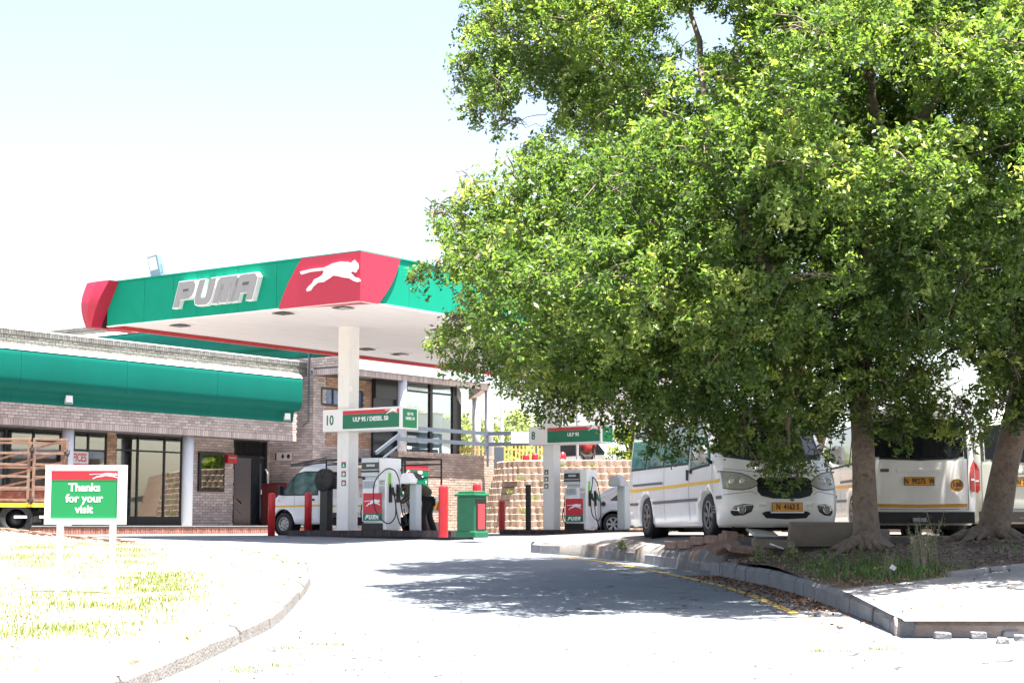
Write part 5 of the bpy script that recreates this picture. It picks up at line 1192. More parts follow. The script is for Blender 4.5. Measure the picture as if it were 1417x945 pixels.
B = MB(W); B.tube([(0, 0, 7.2), (.3, 0, 7.5), (.9, 0, 7.6)], [.04, .035, .03], 8); B.cbox((1.1, 0, 7.58), (.6, .22, .1)); B.build("lamp_head", "pillar_paint", r)
p = at_y(799, 627, 55.5); B = MB(); B.cyl((p.x, 55.5, G3), (p.x, 55.5, G3 + 2.4), .05, 10); tag(B.build("sign_pole", "grey_plastic"), "short grey pole in front of the white car on the terrace", "pole")
# ================================================================== VEHICLES
class Body:
    """smooth closed vehicle shell stacked from horizontal rings; x forward, y left, z up"""
    def __init__(s, xf, xr, w, zs, Rf=.28, pf=3.0, Rr=.10, pr=5.0):
        s.xf, s.xr, s.w, s.zs, s.Rf, s.pf, s.Rr, s.pr = xf, xr, w, zs, Rf, pf, Rr, pr
    def W(s, z): return lerp_tab(s.w, z)
    def front(s, y, z): w = s.W(z); return lerp_tab(s.xf, z) - s.Rf * min(1, abs(y) / w) ** s.pf
    def rear(s, y, z): w = s.W(z); return lerp_tab(s.xr, z) + s.Rr * min(1, abs(y) / w) ** s.pr
    def side(s, x, z): return s.W(z)
    def mesh(s, B, mi=0):
        nF, nS = 16, 20; rings = []
        for z in s.zs:
            w = s.W(z); r = []
            for i in range(nF + 1):
                t = -1 + 2 * i / nF; t = math.copysign(abs(t) ** .75, t); r.append((s.front(t * w, z), t * w, z))
            x0, x1 = s.front(w, z), s.rear(w, z)
            for i in range(1, nS): r.append((x0 + (x1 - x0) * i / nS, w, z))
            for i in range(nF + 1):
                t = 1 - 2 * i / nF; t = math.copysign(abs(t) ** .75, t); r.append((s.rear(t * w, z), t * w, z))
            for i in range(1, nS): r.append((x1 + (x0 - x1) * i / nS, -w, z))
            rings.append(r)
        n = len(rings[0]); vs = [p for r in rings for p in r]
        fs = [(j * n + i, j * n + (i + 1) % n, (j + 1) * n + (i + 1) % n, (j + 1) * n + i) for j in range(len(rings) - 1) for i in range(n)]
        fs += [tuple(range(n))[::-1], tuple(range((len(rings) - 1) * n, len(rings) * n))]
        B.add(vs, fs, mi, True)
    def patch(s, B, where, cols, off=.004, nz=6, sub=3, mi=0, th=0.0):
        """cols: list of (u, zlow, zhigh); conforming strip on side L/R (u = x), front or rear (u = y)"""
        C = []
        for (u0, a0, b0), (u1, a1, b1) in zip(cols, cols[1:]):
            for k in range(sub): t = k / sub; C.append((u0 + (u1 - u0) * t, a0 + (a1 - a0) * t, b0 + (b1 - b0) * t))
        C.append(cols[-1]); vs = []
        for (u, a, b) in C:
            for j in range(nz + 1):
                z = a + (b - a) * j / nz
                if where == 'L': p = (u, s.side(u, z) + off, z)
                elif where == 'R': p = (u, -s.side(u, z) - off, z)
                elif where == 'F': p = (s.front(u, z) + off, u, z)
                else: p = (s.rear(u, z) - off, u, z)
                vs.append(p)
        m = nz + 1; B.add(vs, [(i * m + j, i * m + j + 1, (i + 1) * m + j + 1, (i + 1) * m + j) for i in range(len(C) - 1) for j in range(nz)], mi, True)
        return B
def boolean_cut(o, cutter_B):
    c = cutter_B.build("cutter", "black_rubber", None, (0, 0, 0)); c.matrix_world = PERM[o.name] if False else c.matrix_world
    m = o.modifiers.new("cut", 'BOOLEAN'); m.operation = 'DIFFERENCE'; m.object = c; m.solver = 'EXACT'
    bpy.context.view_layer.update(); dg = bpy.context.evaluated_depsgraph_get()
    me = bpy.data.meshes.new_from_object(o.evaluated_get(dg)); o.modifiers.clear(); old = o.data; o.data = me; me.name = o.name
    bpy.data.objects.remove(c)
def wheel(parent, W, x, y, r, w, spokes=6, style="alloy", name="wheel", lift=0.0, rimm="hub_steel"):
    s = 1 if y > 0 else -1
    M_ = W @ Matrix.Translation((x, y, r + lift)) @ Matrix.Rotation(radians(-90 * s), 4, 'X')
    B = MB(M_); rr = r * (.66 if style == "alloy" else .6)
    B.lathe([(rr, -w * .5), (r * .93, -w * .5), (r * .985, -w * .38), (r, -w * .2), (r, w * .2), (r * .985, w * .38), (r * .93, w * .5), (rr, w * .47), (rr, -w * .5)], 32)
    wo = B.build(name, "tyre", parent, fix=True)
    B = MB(M_); B.lathe([(rr, w * .47), (rr * .92, w * .47), (rr * .88, w * .2), (rr * .86, w * .05), (0, w * .05)], 28, 1)
    B.lathe([(rr + .002, w * .44), (rr + .002, w * .5), (rr * .9, w * .5), (rr * .88, w * .3)], 28, 0)
    if style == "alloy":
        for k in range(spokes):
            a = 2 * pi * k / spokes
            for d in (-.13, .13):
                B.bar((.02 * cos(a), .02 * sin(a), w * .36), (rr * .9 * cos(a + d), rr * .9 * sin(a + d), w * .42), .032, .03)
    else:
        B.lathe([(rr * .9, w * .32), (rr * .6, w * .40), (rr * .35, w * .36), (0, w * .36)], 24, 0)
        for k in range(8):
            a = 2 * pi * k / 8; B.cyl((rr * .72 * cos(a), rr * .72 * sin(a), w * .36), (rr * .72 * cos(a), rr * .72 * sin(a), w * .40), rr * .11, 8, 1)
    B.lathe([(.055, w * .38), (.05, w * .44), (0, w * .45)], 14, 0)
    B.build("rim", [rimm, "black_paint"], wo, fix=False)
    return wo
def plate(parent, M_, txt, w=.44, h=.115, prefix=None):
    B = MB(M_); B.box(-w / 2, w / 2, -h / 2, h / 2, 0, .01, 0); B.box(-w / 2 - .006, w / 2 + .006, -h / 2 - .006, h / 2 + .006, -.004, .006, 1)
    p = B.build("number_plate", ["plate_orange", "black_print"], parent)
    B = MB(M_); B.text(txt, h * .98, .002, Matrix.Translation((0, 0, .013)), 0, .003, 0, .74); B.build("plate_lettering", "black_print", p)

VAN = Body(xf=[(.2, 2.56), (.26, 2.66), (.45, 2.70), (.6, 2.69), (.75, 2.66), (.95, 2.58), (1.12, 2.44), (1.2, 2.33), (1.85, 1.78), (1.98, 1.62), (2.06, 1.35), (2.1, 1.0)],
           xr=[(.2, -2.56), (.3, -2.64), (.55, -2.66), (1.2, -2.66), (1.8, -2.58), (2.0, -2.48), (2.07, -2.3), (2.1, -2.0)],
           w=[(.2, .80), (.27, .835), (.5, .855), (.9, .86), (1.15, .85), (1.6, .80), (1.9, .745), (2.0, .69), (2.06, .58), (2.1, .40)],
           zs=[.2, .23, .27, .34, .45, .55, .65, .75, .85, .95, 1.03, 1.12, 1.2, 1.35, 1.5, 1.65, 1.8, 1.9, 1.95, 2.0, 2.035, 2.06, 2.085, 2.1])
def make_van(label, W, paint, front=True, plate_txt="", stripe="stripe_yellow", glassm="window_green", group="white taxi vans parked under the trees"):
    b = VAN; r = thing("minibus_van", label, "van", W, group)
    B = MB(W); b.mesh(B); body = B.build("body", paint, r, fix=True)
    wx = (1.72, -1.55); cut = MB(W)
    for x in wx:
        for s in (1, -1): cut.cyl((x, s * .56, .37), (x, s * 1.1, .37), .385, 28)
    boolean_cut(body, cut)
    B = MB(W)
    for x in wx:
        for s in (1, -1): B.lathe([(.395, -.13), (.405, .13), (0, .13)], 24, 0, Matrix.Translation((x, s * .69, .37)) @ Matrix.Rotation(radians(90 * s), 4, 'X'))
    B.box(-2.4, 2.4, -.7, .7, .19, .26); B.box(-2.45, 2.35, -.42, .42, .15, .2); B.box(1.2, 2.3, -.62, .62, .16, .2); B.box(-2.5, -.9, -.6, .6, .14, .2); B.build("underbody", "dark_void", r)
    for x in wx:
        for s in (1, -1): wheel(r, W, x, s * .745, .31, .2, lift=.07, rimm="rim_dark")
    # side windows: cab, sliding door, middle, rear
    wins = [(1.62, .92, .0), (.78, -.42, 0), (-.52, -1.45, 0), (-1.55, -2.42, 0)]
    for s in 'LR':
        for k, (xa_, xb_, _) in enumerate(wins):
            zl, zh = 1.17, 1.74
            cols = [(xb_, zl, zh), ((xa_ + xb_) / 2, zl, zh), (xa_, zl, zh)] if k else [(xb_, zl - .1, zh), (xa_ - .4, zl - .08, zh), (xa_, zl - .06, zh - .22), (xa_ + .22, zl - .05, zl + .05)]
            fr = MB(W); e = .035
            cf = [(c[0] + (e if i == len(cols) - 1 else -e if i == 0 else 0), c[1] - e, c[2] + e) for i, c in enumerate(cols)]
            b.patch(fr, s, cf, .004, 6); fo = fr.build("window", "black_rubber", r)
            g = MB(W); b.patch(g, s, cols, .010, 6); g.build("pane", glassm, fo)
        L = MB(W); b.patch(L, s, [(-2.55, .775, .825), (0, .80, .85), (2.1, .83, .88), (2.33, .84, .89)], .004, 2, 6); L.build("stripe", stripe, r)
        for cc, nn in (([(-2.5, .555, .60), (-2.0, .555, .60)], 3), ([(-1.12, .565, .61), (.1, .575, .62), (.52, .58, .625)], 5), ([(.53, .58, .625), (1.27, .585, .63)], 4), ([(2.16, .6, .645), (2.4, .605, .65)], 3)):
            L = MB(W); b.patch(L, s, cc, .012, 1, nn); L.build("side_trim", "trim_grey", r)
        L = MB(W); b.patch(L, s, [(-2.3, .87, .91), (-.55, .875, .915)], .012, 1, 5); L.build("door_rail", "trim_grey", r)
        L = MB(W)
        for (x, z0_, z1_) in ((.84, .3, 1.95), (-.48, .3, 1.95), (1.98, .7, 1.1)):
            L = MB(W); b.patch(L, s, [(x - .006, z0_, z1_), (x + .006, z0_, z1_)], .0025, 12, 1); L.build("door_seam", "trim_grey", r)
        L = MB(W); sg = 1 if s == 'L' else -1; L.box(.87, 1.0, sg * .856, sg * .885, 1.0, 1.05); L.box(.77, .81, sg * .856, sg * .885, .9, 1.06); L.build("door_handle", "black_paint", r, bevel=.006)
        # mirror
        L = MB(W); L.tube([(1.95, sg * .84, 1.12), (2.0, sg * .98, 1.2)], .025, 8, 1); L.lathe([(0, -.14), (.06, -.135), (.085, -.08), (.09, .05), (.07, .115), (.03, .135), (0, .14)], 14, 0, Matrix.Translation((2.02, sg * 1.05, 1.25)) @ Matrix.Scale(1.25, 4, (0, 1, 0)) @ Matrix.Scale(.8, 4, (1, 0, 0))); mo = L.build("side_mirror", [paint, "black_paint"], r, bevel=0.0)
        # repeater
        L = MB(W); b.patch(L, s, [(2.22, .98, 1.0), (2.34, .98, 1.0)], .006, 1, 2); L.build("side_repeater", "amber", r)
    # windscreen and rear window
    fr = MB(W); b.patch(fr, 'F', [(-.74, 1.2, 1.78), (-.4, 1.14, 1.9), (0, 1.12, 1.93), (.4, 1.14, 1.9), (.74, 1.2, 1.78)], .004, 6, 4); fo = fr.build("windscreen", "black_rubber", r)
    g = MB(W); b.patch(g, 'F', [(-.68, 1.24, 1.74), (-.4, 1.19, 1.86), (0, 1.17, 1.89), (.4, 1.19, 1.86), (.68, 1.24, 1.74)], .010, 6, 4); g.build("pane", "window_dark", fo)
    fr = MB(W); b.patch(fr, 'B', [(-.74, 1.2, 1.8), (0, 1.17, 1.88), (.74, 1.2, 1.8)], .004, 6, 4); fo = fr.build("rear_window", "black_rubber", r)
    g = MB(W); b.patch(g, 'B', [(-.68, 1.23, 1.76), (0, 1.2, 1.84), (.68, 1.23, 1.76)], .009, 6, 4); g.build("pane", "window_dark", fo)
    B = MB(W)
    for s in (1, -1): B.tube([(1.0, s * .5, 2.08), (-2.0, s * .5, 2.08)], .018, 6, 0)
    B.build("roof_rail", "trim_grey", r)
    # front end
    for sg in (1, -1):
        L = MB(W); cols = [(.40, .80, .835), (.5, .755, .91), (.6, .735, .955), (.72, .74, .975), (.84, .76, .985)]
        b.patch(L, 'F', [(c[0] * sg, c[1] - .015, c[2] + .015) for c in cols], .006, 5, 3); hl = L.build("headlight", "trim_grey", r)
        L = MB(W); b.patch(L, 'F', [(c[0] * sg, c[1], c[2]) for c in cols], .014, 5, 3); L.build("lens", "lamp_lens", hl)
        for (yy, rr) in ((.585, .055), (.71, .062)):
            x = b.front(yy, .86); Mx = W @ Matrix.Translation((x + .012, sg * yy, .845)) @ Matrix.Rotation(radians(90), 4, 'Y')
            L = MB(Mx); L.lathe([(rr, -.01), (rr, .012), (rr * .8, .02), (rr * .75, .008)], 18, 0); L.lathe([(rr * .75, .008), (rr * .4, .014), (0, .016)], 18, 1); L.build("bulb_ring", ["chrome", "lamp_glass"], hl)
        # fog lamp recess, white fins
        L = MB(W); b.patch(L, 'F', [(sg * .47, .50, .50), (sg * .50, .42, .52), (sg * .6, .37, .53), (sg * .72, .36, .50), (sg * .76, .40, .44)], .006, 4, 3); fg = L.build("fog_light", "grille_black", r)
        x = b.front(.63, .45); Mx = W @ Matrix.Translation((x + .01, sg * .63, .45)) @ Matrix.Rotation(radians(90), 4, 'Y')
        L = MB(Mx); L.lathe([(.062, -.01), (.062, .015), (.048, .022), (.045, .008)], 18, 0); L.lathe([(.045, .008), (0, .018)], 18, 1); L.build("lamp", ["chrome", "lamp_lens"], fg)
        L = MB(W); b.patch(L, 'F', [(sg * .50, .505, .512), (sg * .6, .50, .512), (sg * .74, .468, .478)], .012, 1, 3); b.patch(L, 'F', [(sg * .68, .43, .45), (sg * .78, .44, .46)], .012, 1, 2); L.build("fin", paint, fg)
        L = MB(W); b.patch(L, 'F', [(sg * .30, .485, .525), (sg * .40, .485, .525)], .008, 1, 2); L.build("marker_lamp", "lamp_lens", r)
    L = MB(W); b.patch(L, 'F', [(-.41, .70, .86), (-.36, .64, .90), (-.2, .605, .905), (0, .60, .905), (.2, .605, .905), (.36, .64, .90), (.41, .70, .86)], .006, 6, 3); gl_ = L.build("grille", "grille_black", r)
    L = MB(W)
    for z in (.70, .755, .81, .865): b.patch(L, 'F', [(-.385, z, z + .014), (0, z - .02, z - .006), (.385, z, z + .014)], .018, 1, 4)
    L.build("grille_bars", "chrome", gl_)
    L = MB(W); b.patch(L, 'F', [(-.36, .40, .40), (-.3, .33, .425), (0, .315, .43), (.3, .33, .425), (.36, .40, .40)], .006, 4, 3); L.build("lower_intake", "grille_black", r)
    L = MB(W); b.patch(L, 'F', [(-.84, .655, .662), (-.5, .70, .707), (-.42, .66, .667)], .003, 1, 5); b.patch(L, 'F', [(.84, .655, .662), (.5, .70, .707), (.42, .66, .667)], .003, 1, 5); b.patch(L, 'F', [(-.80, 1.03, 1.037), (-.3, .965, .972), (0, .95, .957), (.3, .965, .972), (.80, 1.03, 1.037)], .003, 1, 6); L.build("bonnet_seam", "trim_grey", r)
    L = MB(W); b.patch(L, 'F', [(-.10, .915, .93), (-.02, .925, .95), (.02, .925, .95), (.10, .915, .93)], .012, 1, 2); L.build("front_badge", "chrome", r)
    L = MB(W); b.patch(L, 'F', [(-.55, 1.2, 1.215), (.02, 1.15, 1.165)], .03, 1, 4); b.patch(L, 'F', [(.1, 1.15, 1.165), (.6, 1.23, 1.245)], .03, 1, 4); L.build("wiper", "black_rubber", r)
    # rear end
    for sg in (1, -1):
        L = MB(W); b.patch(L, 'B', [(sg * .775, .74, 1.06), (sg * .81, .70, 1.14), (sg * .846, .70, 1.2)], .016, 8, 6); tl = L.build("tail_light", "red_lens", r)
        L = MB(W); b.patch(L, 'B', [(sg * .785, .87, .90), (sg * .84, .87, .90)], .02, 2, 6); L.build("reversing_lens", "lamp_glass", tl)
    L = MB(W); b.patch(L, 'B', [(-.74, .44, .448), (0, .43, .438), (.74, .44, .448)], .003, 1, 4); b.patch(L, 'B', [(-.745, .44, 1.9), (-.737, .44, 1.9)], .003, 12, 1); b.patch(L, 'B', [(.737, .44, 1.9), (.745, .44, 1.9)], .003, 12, 1); L.build("tailgate_seam", "trim_grey", r)
    B = MB(W)
    B.box(-2.735, -2.6, -.80, .80, .23, .40, 0); B.box(-2.74, -2.73, -.2, .2, .24, .3, 0); B.build("rear_bumper", "black_rubber" if not front else paint, r, bevel=.03)
    L = MB(W); xx = -2.66; L.box(xx - .012, xx - .0, -.34, .34, 1.0, 1.05); L.build("handle_bar", paint, r, bevel=.01)
    if front:
        x = b.front(0, .49); plate(r, W @ fmat((x + .022, 0, .485), (0, 1, 0), (0, 0, 1)), plate_txt)
        L = MB(W @ fmat((x + .01, 0, .43), (0, 1, 0), (0, 0, 1))); L.box(-.24, .24, -.03, -.008, -.02, .03); L.build("plate_bracket", "lamp_glass", r)
        for k in range(3):
            L = MB(W @ fmat((2.08, -.862, .50 - k * .04), (1, 0, 0), (0, 0, 1)))
            L.box(-.06, .05, -.008, .004, 0, .003); L.build("door_print", "grey_letter", r)
        L = MB(W @ fmat((1.35, -.868, .93), (1, 0, 0), (0, 0, 1)));
    else:
        plate(r, W @ fmat((-2.672, 0, .86), (0, -1, 0), (0, 0, 1)), plate_txt)
        L = MB(W); b.patch(L, 'B', [(-.72, .475, .525), (0, .46, .51), (.72, .475, .525)], .006, 1, 6); L.build("rear_stripe", "stripe_orange", r)
        L = MB(W); b.patch(L, 'B', [(.45, 1.0, 1.05), (.58, 1.0, 1.05)], .005, 1, 2); L.build("badge", "trim_grey", r)
    return r
# van 1: faces the street
f1c = Vector((3.86, 23.8)); ax = radians(-11.2); away = Vector((sin(ax), cos(ax)))
SINK = .07
c1 = f1c + away * 2.68
yaw1 = atan2(-away.y, -away.x)
van1 = make_van("white minibus facing the street with orange plate N 4163 S and a yellow side stripe", T(c1.x, c1.y, LOT - SINK, yaw1), "van_white", True, "N  4163 S", "stripe_yellow")
c2r = Vector((6.15, 25.5)); ax2 = radians(2.5); aw2 = Vector((sin(ax2), cos(ax2))); c2 = c2r + aw2 * 2.67
W2 = T(c2.x, c2.y, LOT - SINK + .03, atan2(aw2.y, aw2.x))
van2 = make_van("white minibus seen from behind with plate N 99275 W and an orange 100 sticker", W2, "van_white", False, "N  99275  W", "stripe_orange", "window_dark")
Mx = W2 @ fmat((-2.675, -.56, .80), (0, -1, 0), (0, 0, 1))
B = MB(Mx); B.cyl((0, 0, 0), (0, 0, .006), .095, 28, 0); B.lathe([(.095, .0065), (.095, .009), (.086, .009), (.086, .0065)], 28, 1); st_ = B.build("speed_sticker", ["plate_orange", "black_print"], van2)
B = MB(Mx); B.text("100", .105, .001, Matrix.Translation((0, .012, .009)), 0, .004, 0, .85); B.bar((-.035, -.055, .008), (.035, -.055, .008), .014, .002, up=(0, 0, 1)); B.build("sticker_print", "black_print", st_)
B = MB(W2); B.cyl((-2.75, .08, .28), (-2.80, .08, .28), .025, 10); B.cyl((-2.75, -.02, .28), (-2.80, -.02, .28), .025, 10); B.cbox((-2.76, .03, .28), (.02, .2, .06)); B.build("tow_coupling", "grey_plastic", van2)
c3r = Vector((8.25, 26.9)); ax3 = radians(5); aw3 = Vector((sin(ax3), cos(ax3))); c3 = c3r + aw3 * 2.67
W3 = T(c3.x, c3.y, LOT - SINK + .05, atan2(aw3.y, aw3.x))
van3 = make_van("pale silver minibus at the right edge seen from behind with plate 24232", W3, "van_silver", False, "N 24232 W", "stripe_orange", "window_dark")
B = MB(W3 @ fmat((-2.67, .04, 1.10), (0, -1, 0), (0, 0, 1))); B.lathe([(.05, 0), (.055, .012), (.04, .012), (.038, 0)], 20, 0, Matrix.Scale(1.3, 4, (1, 0, 0))); B.bar((-.04, 0, .005), (.04, 0, .005), .012, .008); B.build("badge_ring", "chrome", van3)
B = MB(W3); B.box(-2.69, -2.66, -.42, .42, .95, .99); B.build("chrome_strip", "chrome", van3, bevel=.006)
for o in list(van3.children):
    if o.name.startswith("rear_stripe") : bpy.data.objects.remove(o)

# white pickup with a pipe rack
def pickup():
    W = TS(31.9, 27.85, 0, radians(90)); r = thing("pickup_truck", "white cab-over pickup with a yellow stripe and a black pipe rack behind the first pump", "pickup", W)
    # x forward = station +y (to the left in the picture), y left = station -x (towards the camera)
    cab = Body(xf=[(.28, 2.18), (.36, 2.28), (.7, 2.30), (.92, 2.22), (1.1, 2.0), (1.55, 1.55), (1.7, 1.38), (1.76, 1.2), (1.79, 1.0)],
               xr=[(.28, .42), (1.7, .42), (1.79, .55)], w=[(.28, .66), (.4, .70), (.9, .715), (1.05, .70), (1.6, .61), (1.7, .57), (1.76, .5), (1.79, .4)],
               zs=[.28, .32, .38, .5, .6, .7, .8, .92, 1.0, 1.1, 1.25, 1.4, 1.55, 1.63, 1.7, 1.74, 1.77, 1.79], Rf=.2, pf=3.5, Rr=.02)
    B = MB(W); cab.mesh(B); c = B.build("cab", "truck_white", r, fix=True)
    cut = MB(W)
    for s in (1, -1): cut.cyl((1.75, s * .42, .3), (1.75, s * 1.0, .3), .36, 26)
    boolean_cut(c, cut)
    B = MB(W)
    for s in (1, -1): B.lathe([(.355, -.12), (.36, .12), (0, .12)], 24, 0, Matrix.Translation((1.75, s * .55, .3)) @ Matrix.Rotation(radians(90 * s), 4, 'X'))
    B.box(-2.2, 2.0, -.35, .35, .3, .42); B.box(-1.9, .3, .4, .62, .25, .45); B.build("chassis", "dark_void", r)
    for x in (1.75, -1.35):
        for s in (1, -1): wheel(r, W, x, s * .6, .285, .17, style="steel")
    for s in 'LR':
        cols = [(.62, 1.02, 1.56), (1.1, 1.02, 1.57), (1.35, 1.02, 1.52), (1.62, 1.02, 1.27), (1.82, 1.03, 1.06)]
        L = MB(W); cab.patch(L, s, [(.58, .99, 1.59)] + [(a + (.02 if i else 0), b_ - .03, c_ + .03) for i, (a, b_, c_) in enumerate(cols[1:])], .004, 6, 3); fo = L.build("window", "black_rubber", r)
        L = MB(W); cab.patch(L, s, cols, .010, 6, 3); L.build("pane", "window_cab", fo)
        L = MB(W); cab.patch(L, s, [(.44, .72, .765), (2.05, .70, .745)], .004, 1, 6); L.build("stripe", "stripe_yellow", r)
        sg = 1 if s == 'L' else -1
        L = MB(W); L.box(.68, .82, sg * .712, sg * .735, .86, .91); L.build("door_handle", "black_paint", r, bevel=.01)
        L = MB(W); L.cbox((1.78, sg * .80, 1.12), (.1, .14, .24)); L.tube([(1.75, sg * .7, 1.05), (1.78, sg * .78, 1.1)], .02, 6); L.build("side_mirror", "black_paint", r, bevel=.03)
        L = MB(W); cab.patch(L, s, [(.56, .34, 1.6), (.568, .34, 1.6)], .002, 10, 1); cab.patch(L, s, [(1.36, .66, 1.0), (1.368, .66, 1.0)], .002, 4, 1); L.build("door_seam", "trim_grey", r)
        L = MB(W); cab.patch(L, s, [(1.86, .86, .88), (1.92, .86, .88)], .006, 1, 1); L.build("side_repeater", "amber", r)
    L = MB(W); cab.patch(L, 'F', [(-.55, 1.08, 1.5), (0, 1.02, 1.6), (.55, 1.08, 1.5)], .008, 5, 5); L.build("windscreen", "window_dark", r)
    L = MB(W); cab.patch(L, 'B', [(-.45, 1.15, 1.58), (.45, 1.15, 1.58)], .008, 3, 3); L.build("rear_window", "window_dark", r)
    L = MB(W); cab.patch(L, 'F', [(-.62, .3, .52), (0, .3, .52), (.62, .3, .52)], .03, 3, 6); L.build("front_bumper", "trim_grey", r)
    # load bed
    B = MB(W); B.box(-2.25, .38, -.72, .72, .56, .60); B.box(-2.25, .38, .69, .72, .60, .93); B.box(-2.25, .38, -.72, -.69, .60, .93); B.box(.35, .38, -.69, .69, .60, .93); B.build("load_bed", "truck_white", r, bevel=.008)
    B = MB(W); B.box(-2.28, -2.255, -.70, .70, .56, .93); B.build("tailgate", "truck_white", r, bevel=.006)
    B = MB(W); B.box(-2.2, .36, .7215, .726, .70, .745); B.build("stripe", "stripe_yellow", r)
    for s in (1, -1):
        B = MB(W); B.box(-2.32, -2.285, s * .5, s * .66, .58, .72); B.build("tail_light", "red_lens", r)
    B = MB(W); B.prism([(-.6, 0), (.6, 0), (.6, .2), (-.6, .2)], .01, 0, fmat((-2.3, 0, .62), (0, -1, 0), (0, 0, 1)));
    B.build("tail_board", mat("chevron_red", (.5, .05, .02), .5), r)
    for k in range(6):
        B = MB(W); B.prism([(-.55 + k * .2, 0), (-.47 + k * .2, 0), (-.37 + k * .2, .2), (-.45 + k * .2, .2)], .004, 0, fmat((-2.313, 0, .62), (0, -1, 0), (0, 0, 1))); B.build("chevron", "yellow_paint", r)
    # pipe rack
    B = MB(W); z0, z1 = .93, 1.86; t = .022
    for x in (-2.2, -.95, .32):
        for s in (1, -1): B.cyl((x, s * .70, z0 - .3), (x, s * .70, z1), t, 6)
        B.cyl((x, -.7, z1), (x, .7, z1), t, 6)
    for s in (1, -1):
        for z in (z1, 1.74, 1.42): B.cyl((-2.2, s * .70, z), (.32, s * .70, z), t * (1 if z > 1.5 else .8), 6)
        B.cyl((.32, s * .70, z1), (1.75, s * .45, z1 - .08), t, 6); B.cyl((.32, s * .70, 1.80), (1.75, s * .45, z1 - .12), t, 6); B.cyl((.32, s * .70, 1.92), (1.75, s * .45, z1 - .08), t * .7, 6)
    B.cyl((1.75, -.45, z1 - .08), (1.75, .45, z1 - .08), t, 6)
    for y in (-.35, 0, .35): B.cyl((-2.2, y, z1), (.32, y, z1), t * .7, 6)
    B.build("pipe_rack", "black_paint", r)
pickup()

# small silver hatchback
W = T(5.62, 43.6, 0, radians(8) + pi * 0)
def hatch():
    p = at_y(845, 716, 46.8); W = T(p.x + 1.15, 47.5, 0, radians(4))
    r = thing("hatchback_car", "small silver car half hidden behind the farther pump and the front van", "car", W)
    b = Body(xf=[(.2, 1.8), (.5, 1.95), (.75, 1.85), (.9, 1.2), (1.35, .35), (1.42, .1)], xr=[(.2, -1.72), (.3, -1.86), (.62, -1.9), (.9, -1.78), (1.0, -1.66), (1.36, -.98), (1.42, -.7)],
             w=[(.2, .74), (.35, .82), (.6, .83), (.9, .79), (1.3, .62), (1.38, .55), (1.42, .4)], zs=[.2, .24, .3, .4, .5, .6, .7, .8, .88, .94, 1.0, 1.1, 1.2, 1.3, 1.36, 1.39, 1.42], Rf=.3, Rr=.2, pr=3)
    B = MB(W); b.mesh(B); bo = B.build("body", "car_silver", r, fix=True); cut = MB(W)
    for x in (-1.15, 1.2):
        for s in (1, -1): cut.cyl((x, s * .5, .29), (x, s * 1.1, .29), .36, 26)
    boolean_cut(bo, cut)
    B = MB(W)
    for x in (-1.15, 1.2):
        for s in (1, -1): B.lathe([(.355, -.12), (.36, .14), (0, .14)], 24, 0, Matrix.Translation((x, s * .66, .29)) @ Matrix.Rotation(radians(90 * s), 4, 'X'))
    B.box(-1.6, 1.6, -.6, .6, .18, .24); B.build("underbody", "dark_void", r)
    for x in (-1.15, 1.2):
        for s in (1, -1): wheel(r, W, x, s * .72, .285, .18, spokes=6)
    for s in 'LR':
        for cols in ([(-1.22, .93, .95), (-.95, .92, 1.15), (-.72, .92, 1.25)], [(-.62, .92, 1.28), (.0, .92, 1.3), (.55, .92, 1.15), (.9, .92, .97)]):
            L = MB(W); b.patch(L, s, cols, .006, 4, 3); L.build("window", "window_dark", r)
        sg = 1 if s == 'L' else -1
        L = MB(W); L.box(-.5, -.36, sg * .80, sg * .825, .8, .83); L.build("door_handle", "black_paint", r, bevel=.005)
    L = MB(W); b.patch(L, 'B', [(-.5, .98, 1.3), (0, .97, 1.32), (.5, .98, 1.3)], .006, 4, 5); L.build("rear_window", "window_dark", r)
    L = MB(W @ fmat((-1.42, -.832, .84), (1, 0, 0), (0, 0, 1))); L.cyl((0, 0, -.01), (0, 0, .012), .065, 18); L.build("fuel_cap", "black_paint", r)
    L = MB(W); b.patch(L, 'R', [(-1.0, .835, .855), (-.72, .835, .855)], .006, 1, 2); L.build("side_lettering", "black_print", r)
    for k in range(3):
        L = MB(W); b.patch(L, 'R', [(-.62, .73 - k * .1, .755 - k * .1), (-.3, .73 - k * .1, .755 - k * .1)], .005, 1, 2); L.build("door_print", "grey_letter", r)
    for sg in (1, -1): L = MB(W); b.patch(L, 'B', [(sg * .55, .7, .86), (sg * .78, .68, .84)], .01, 2, 3); L.build("tail_light", "red_lens", r)
hatch()

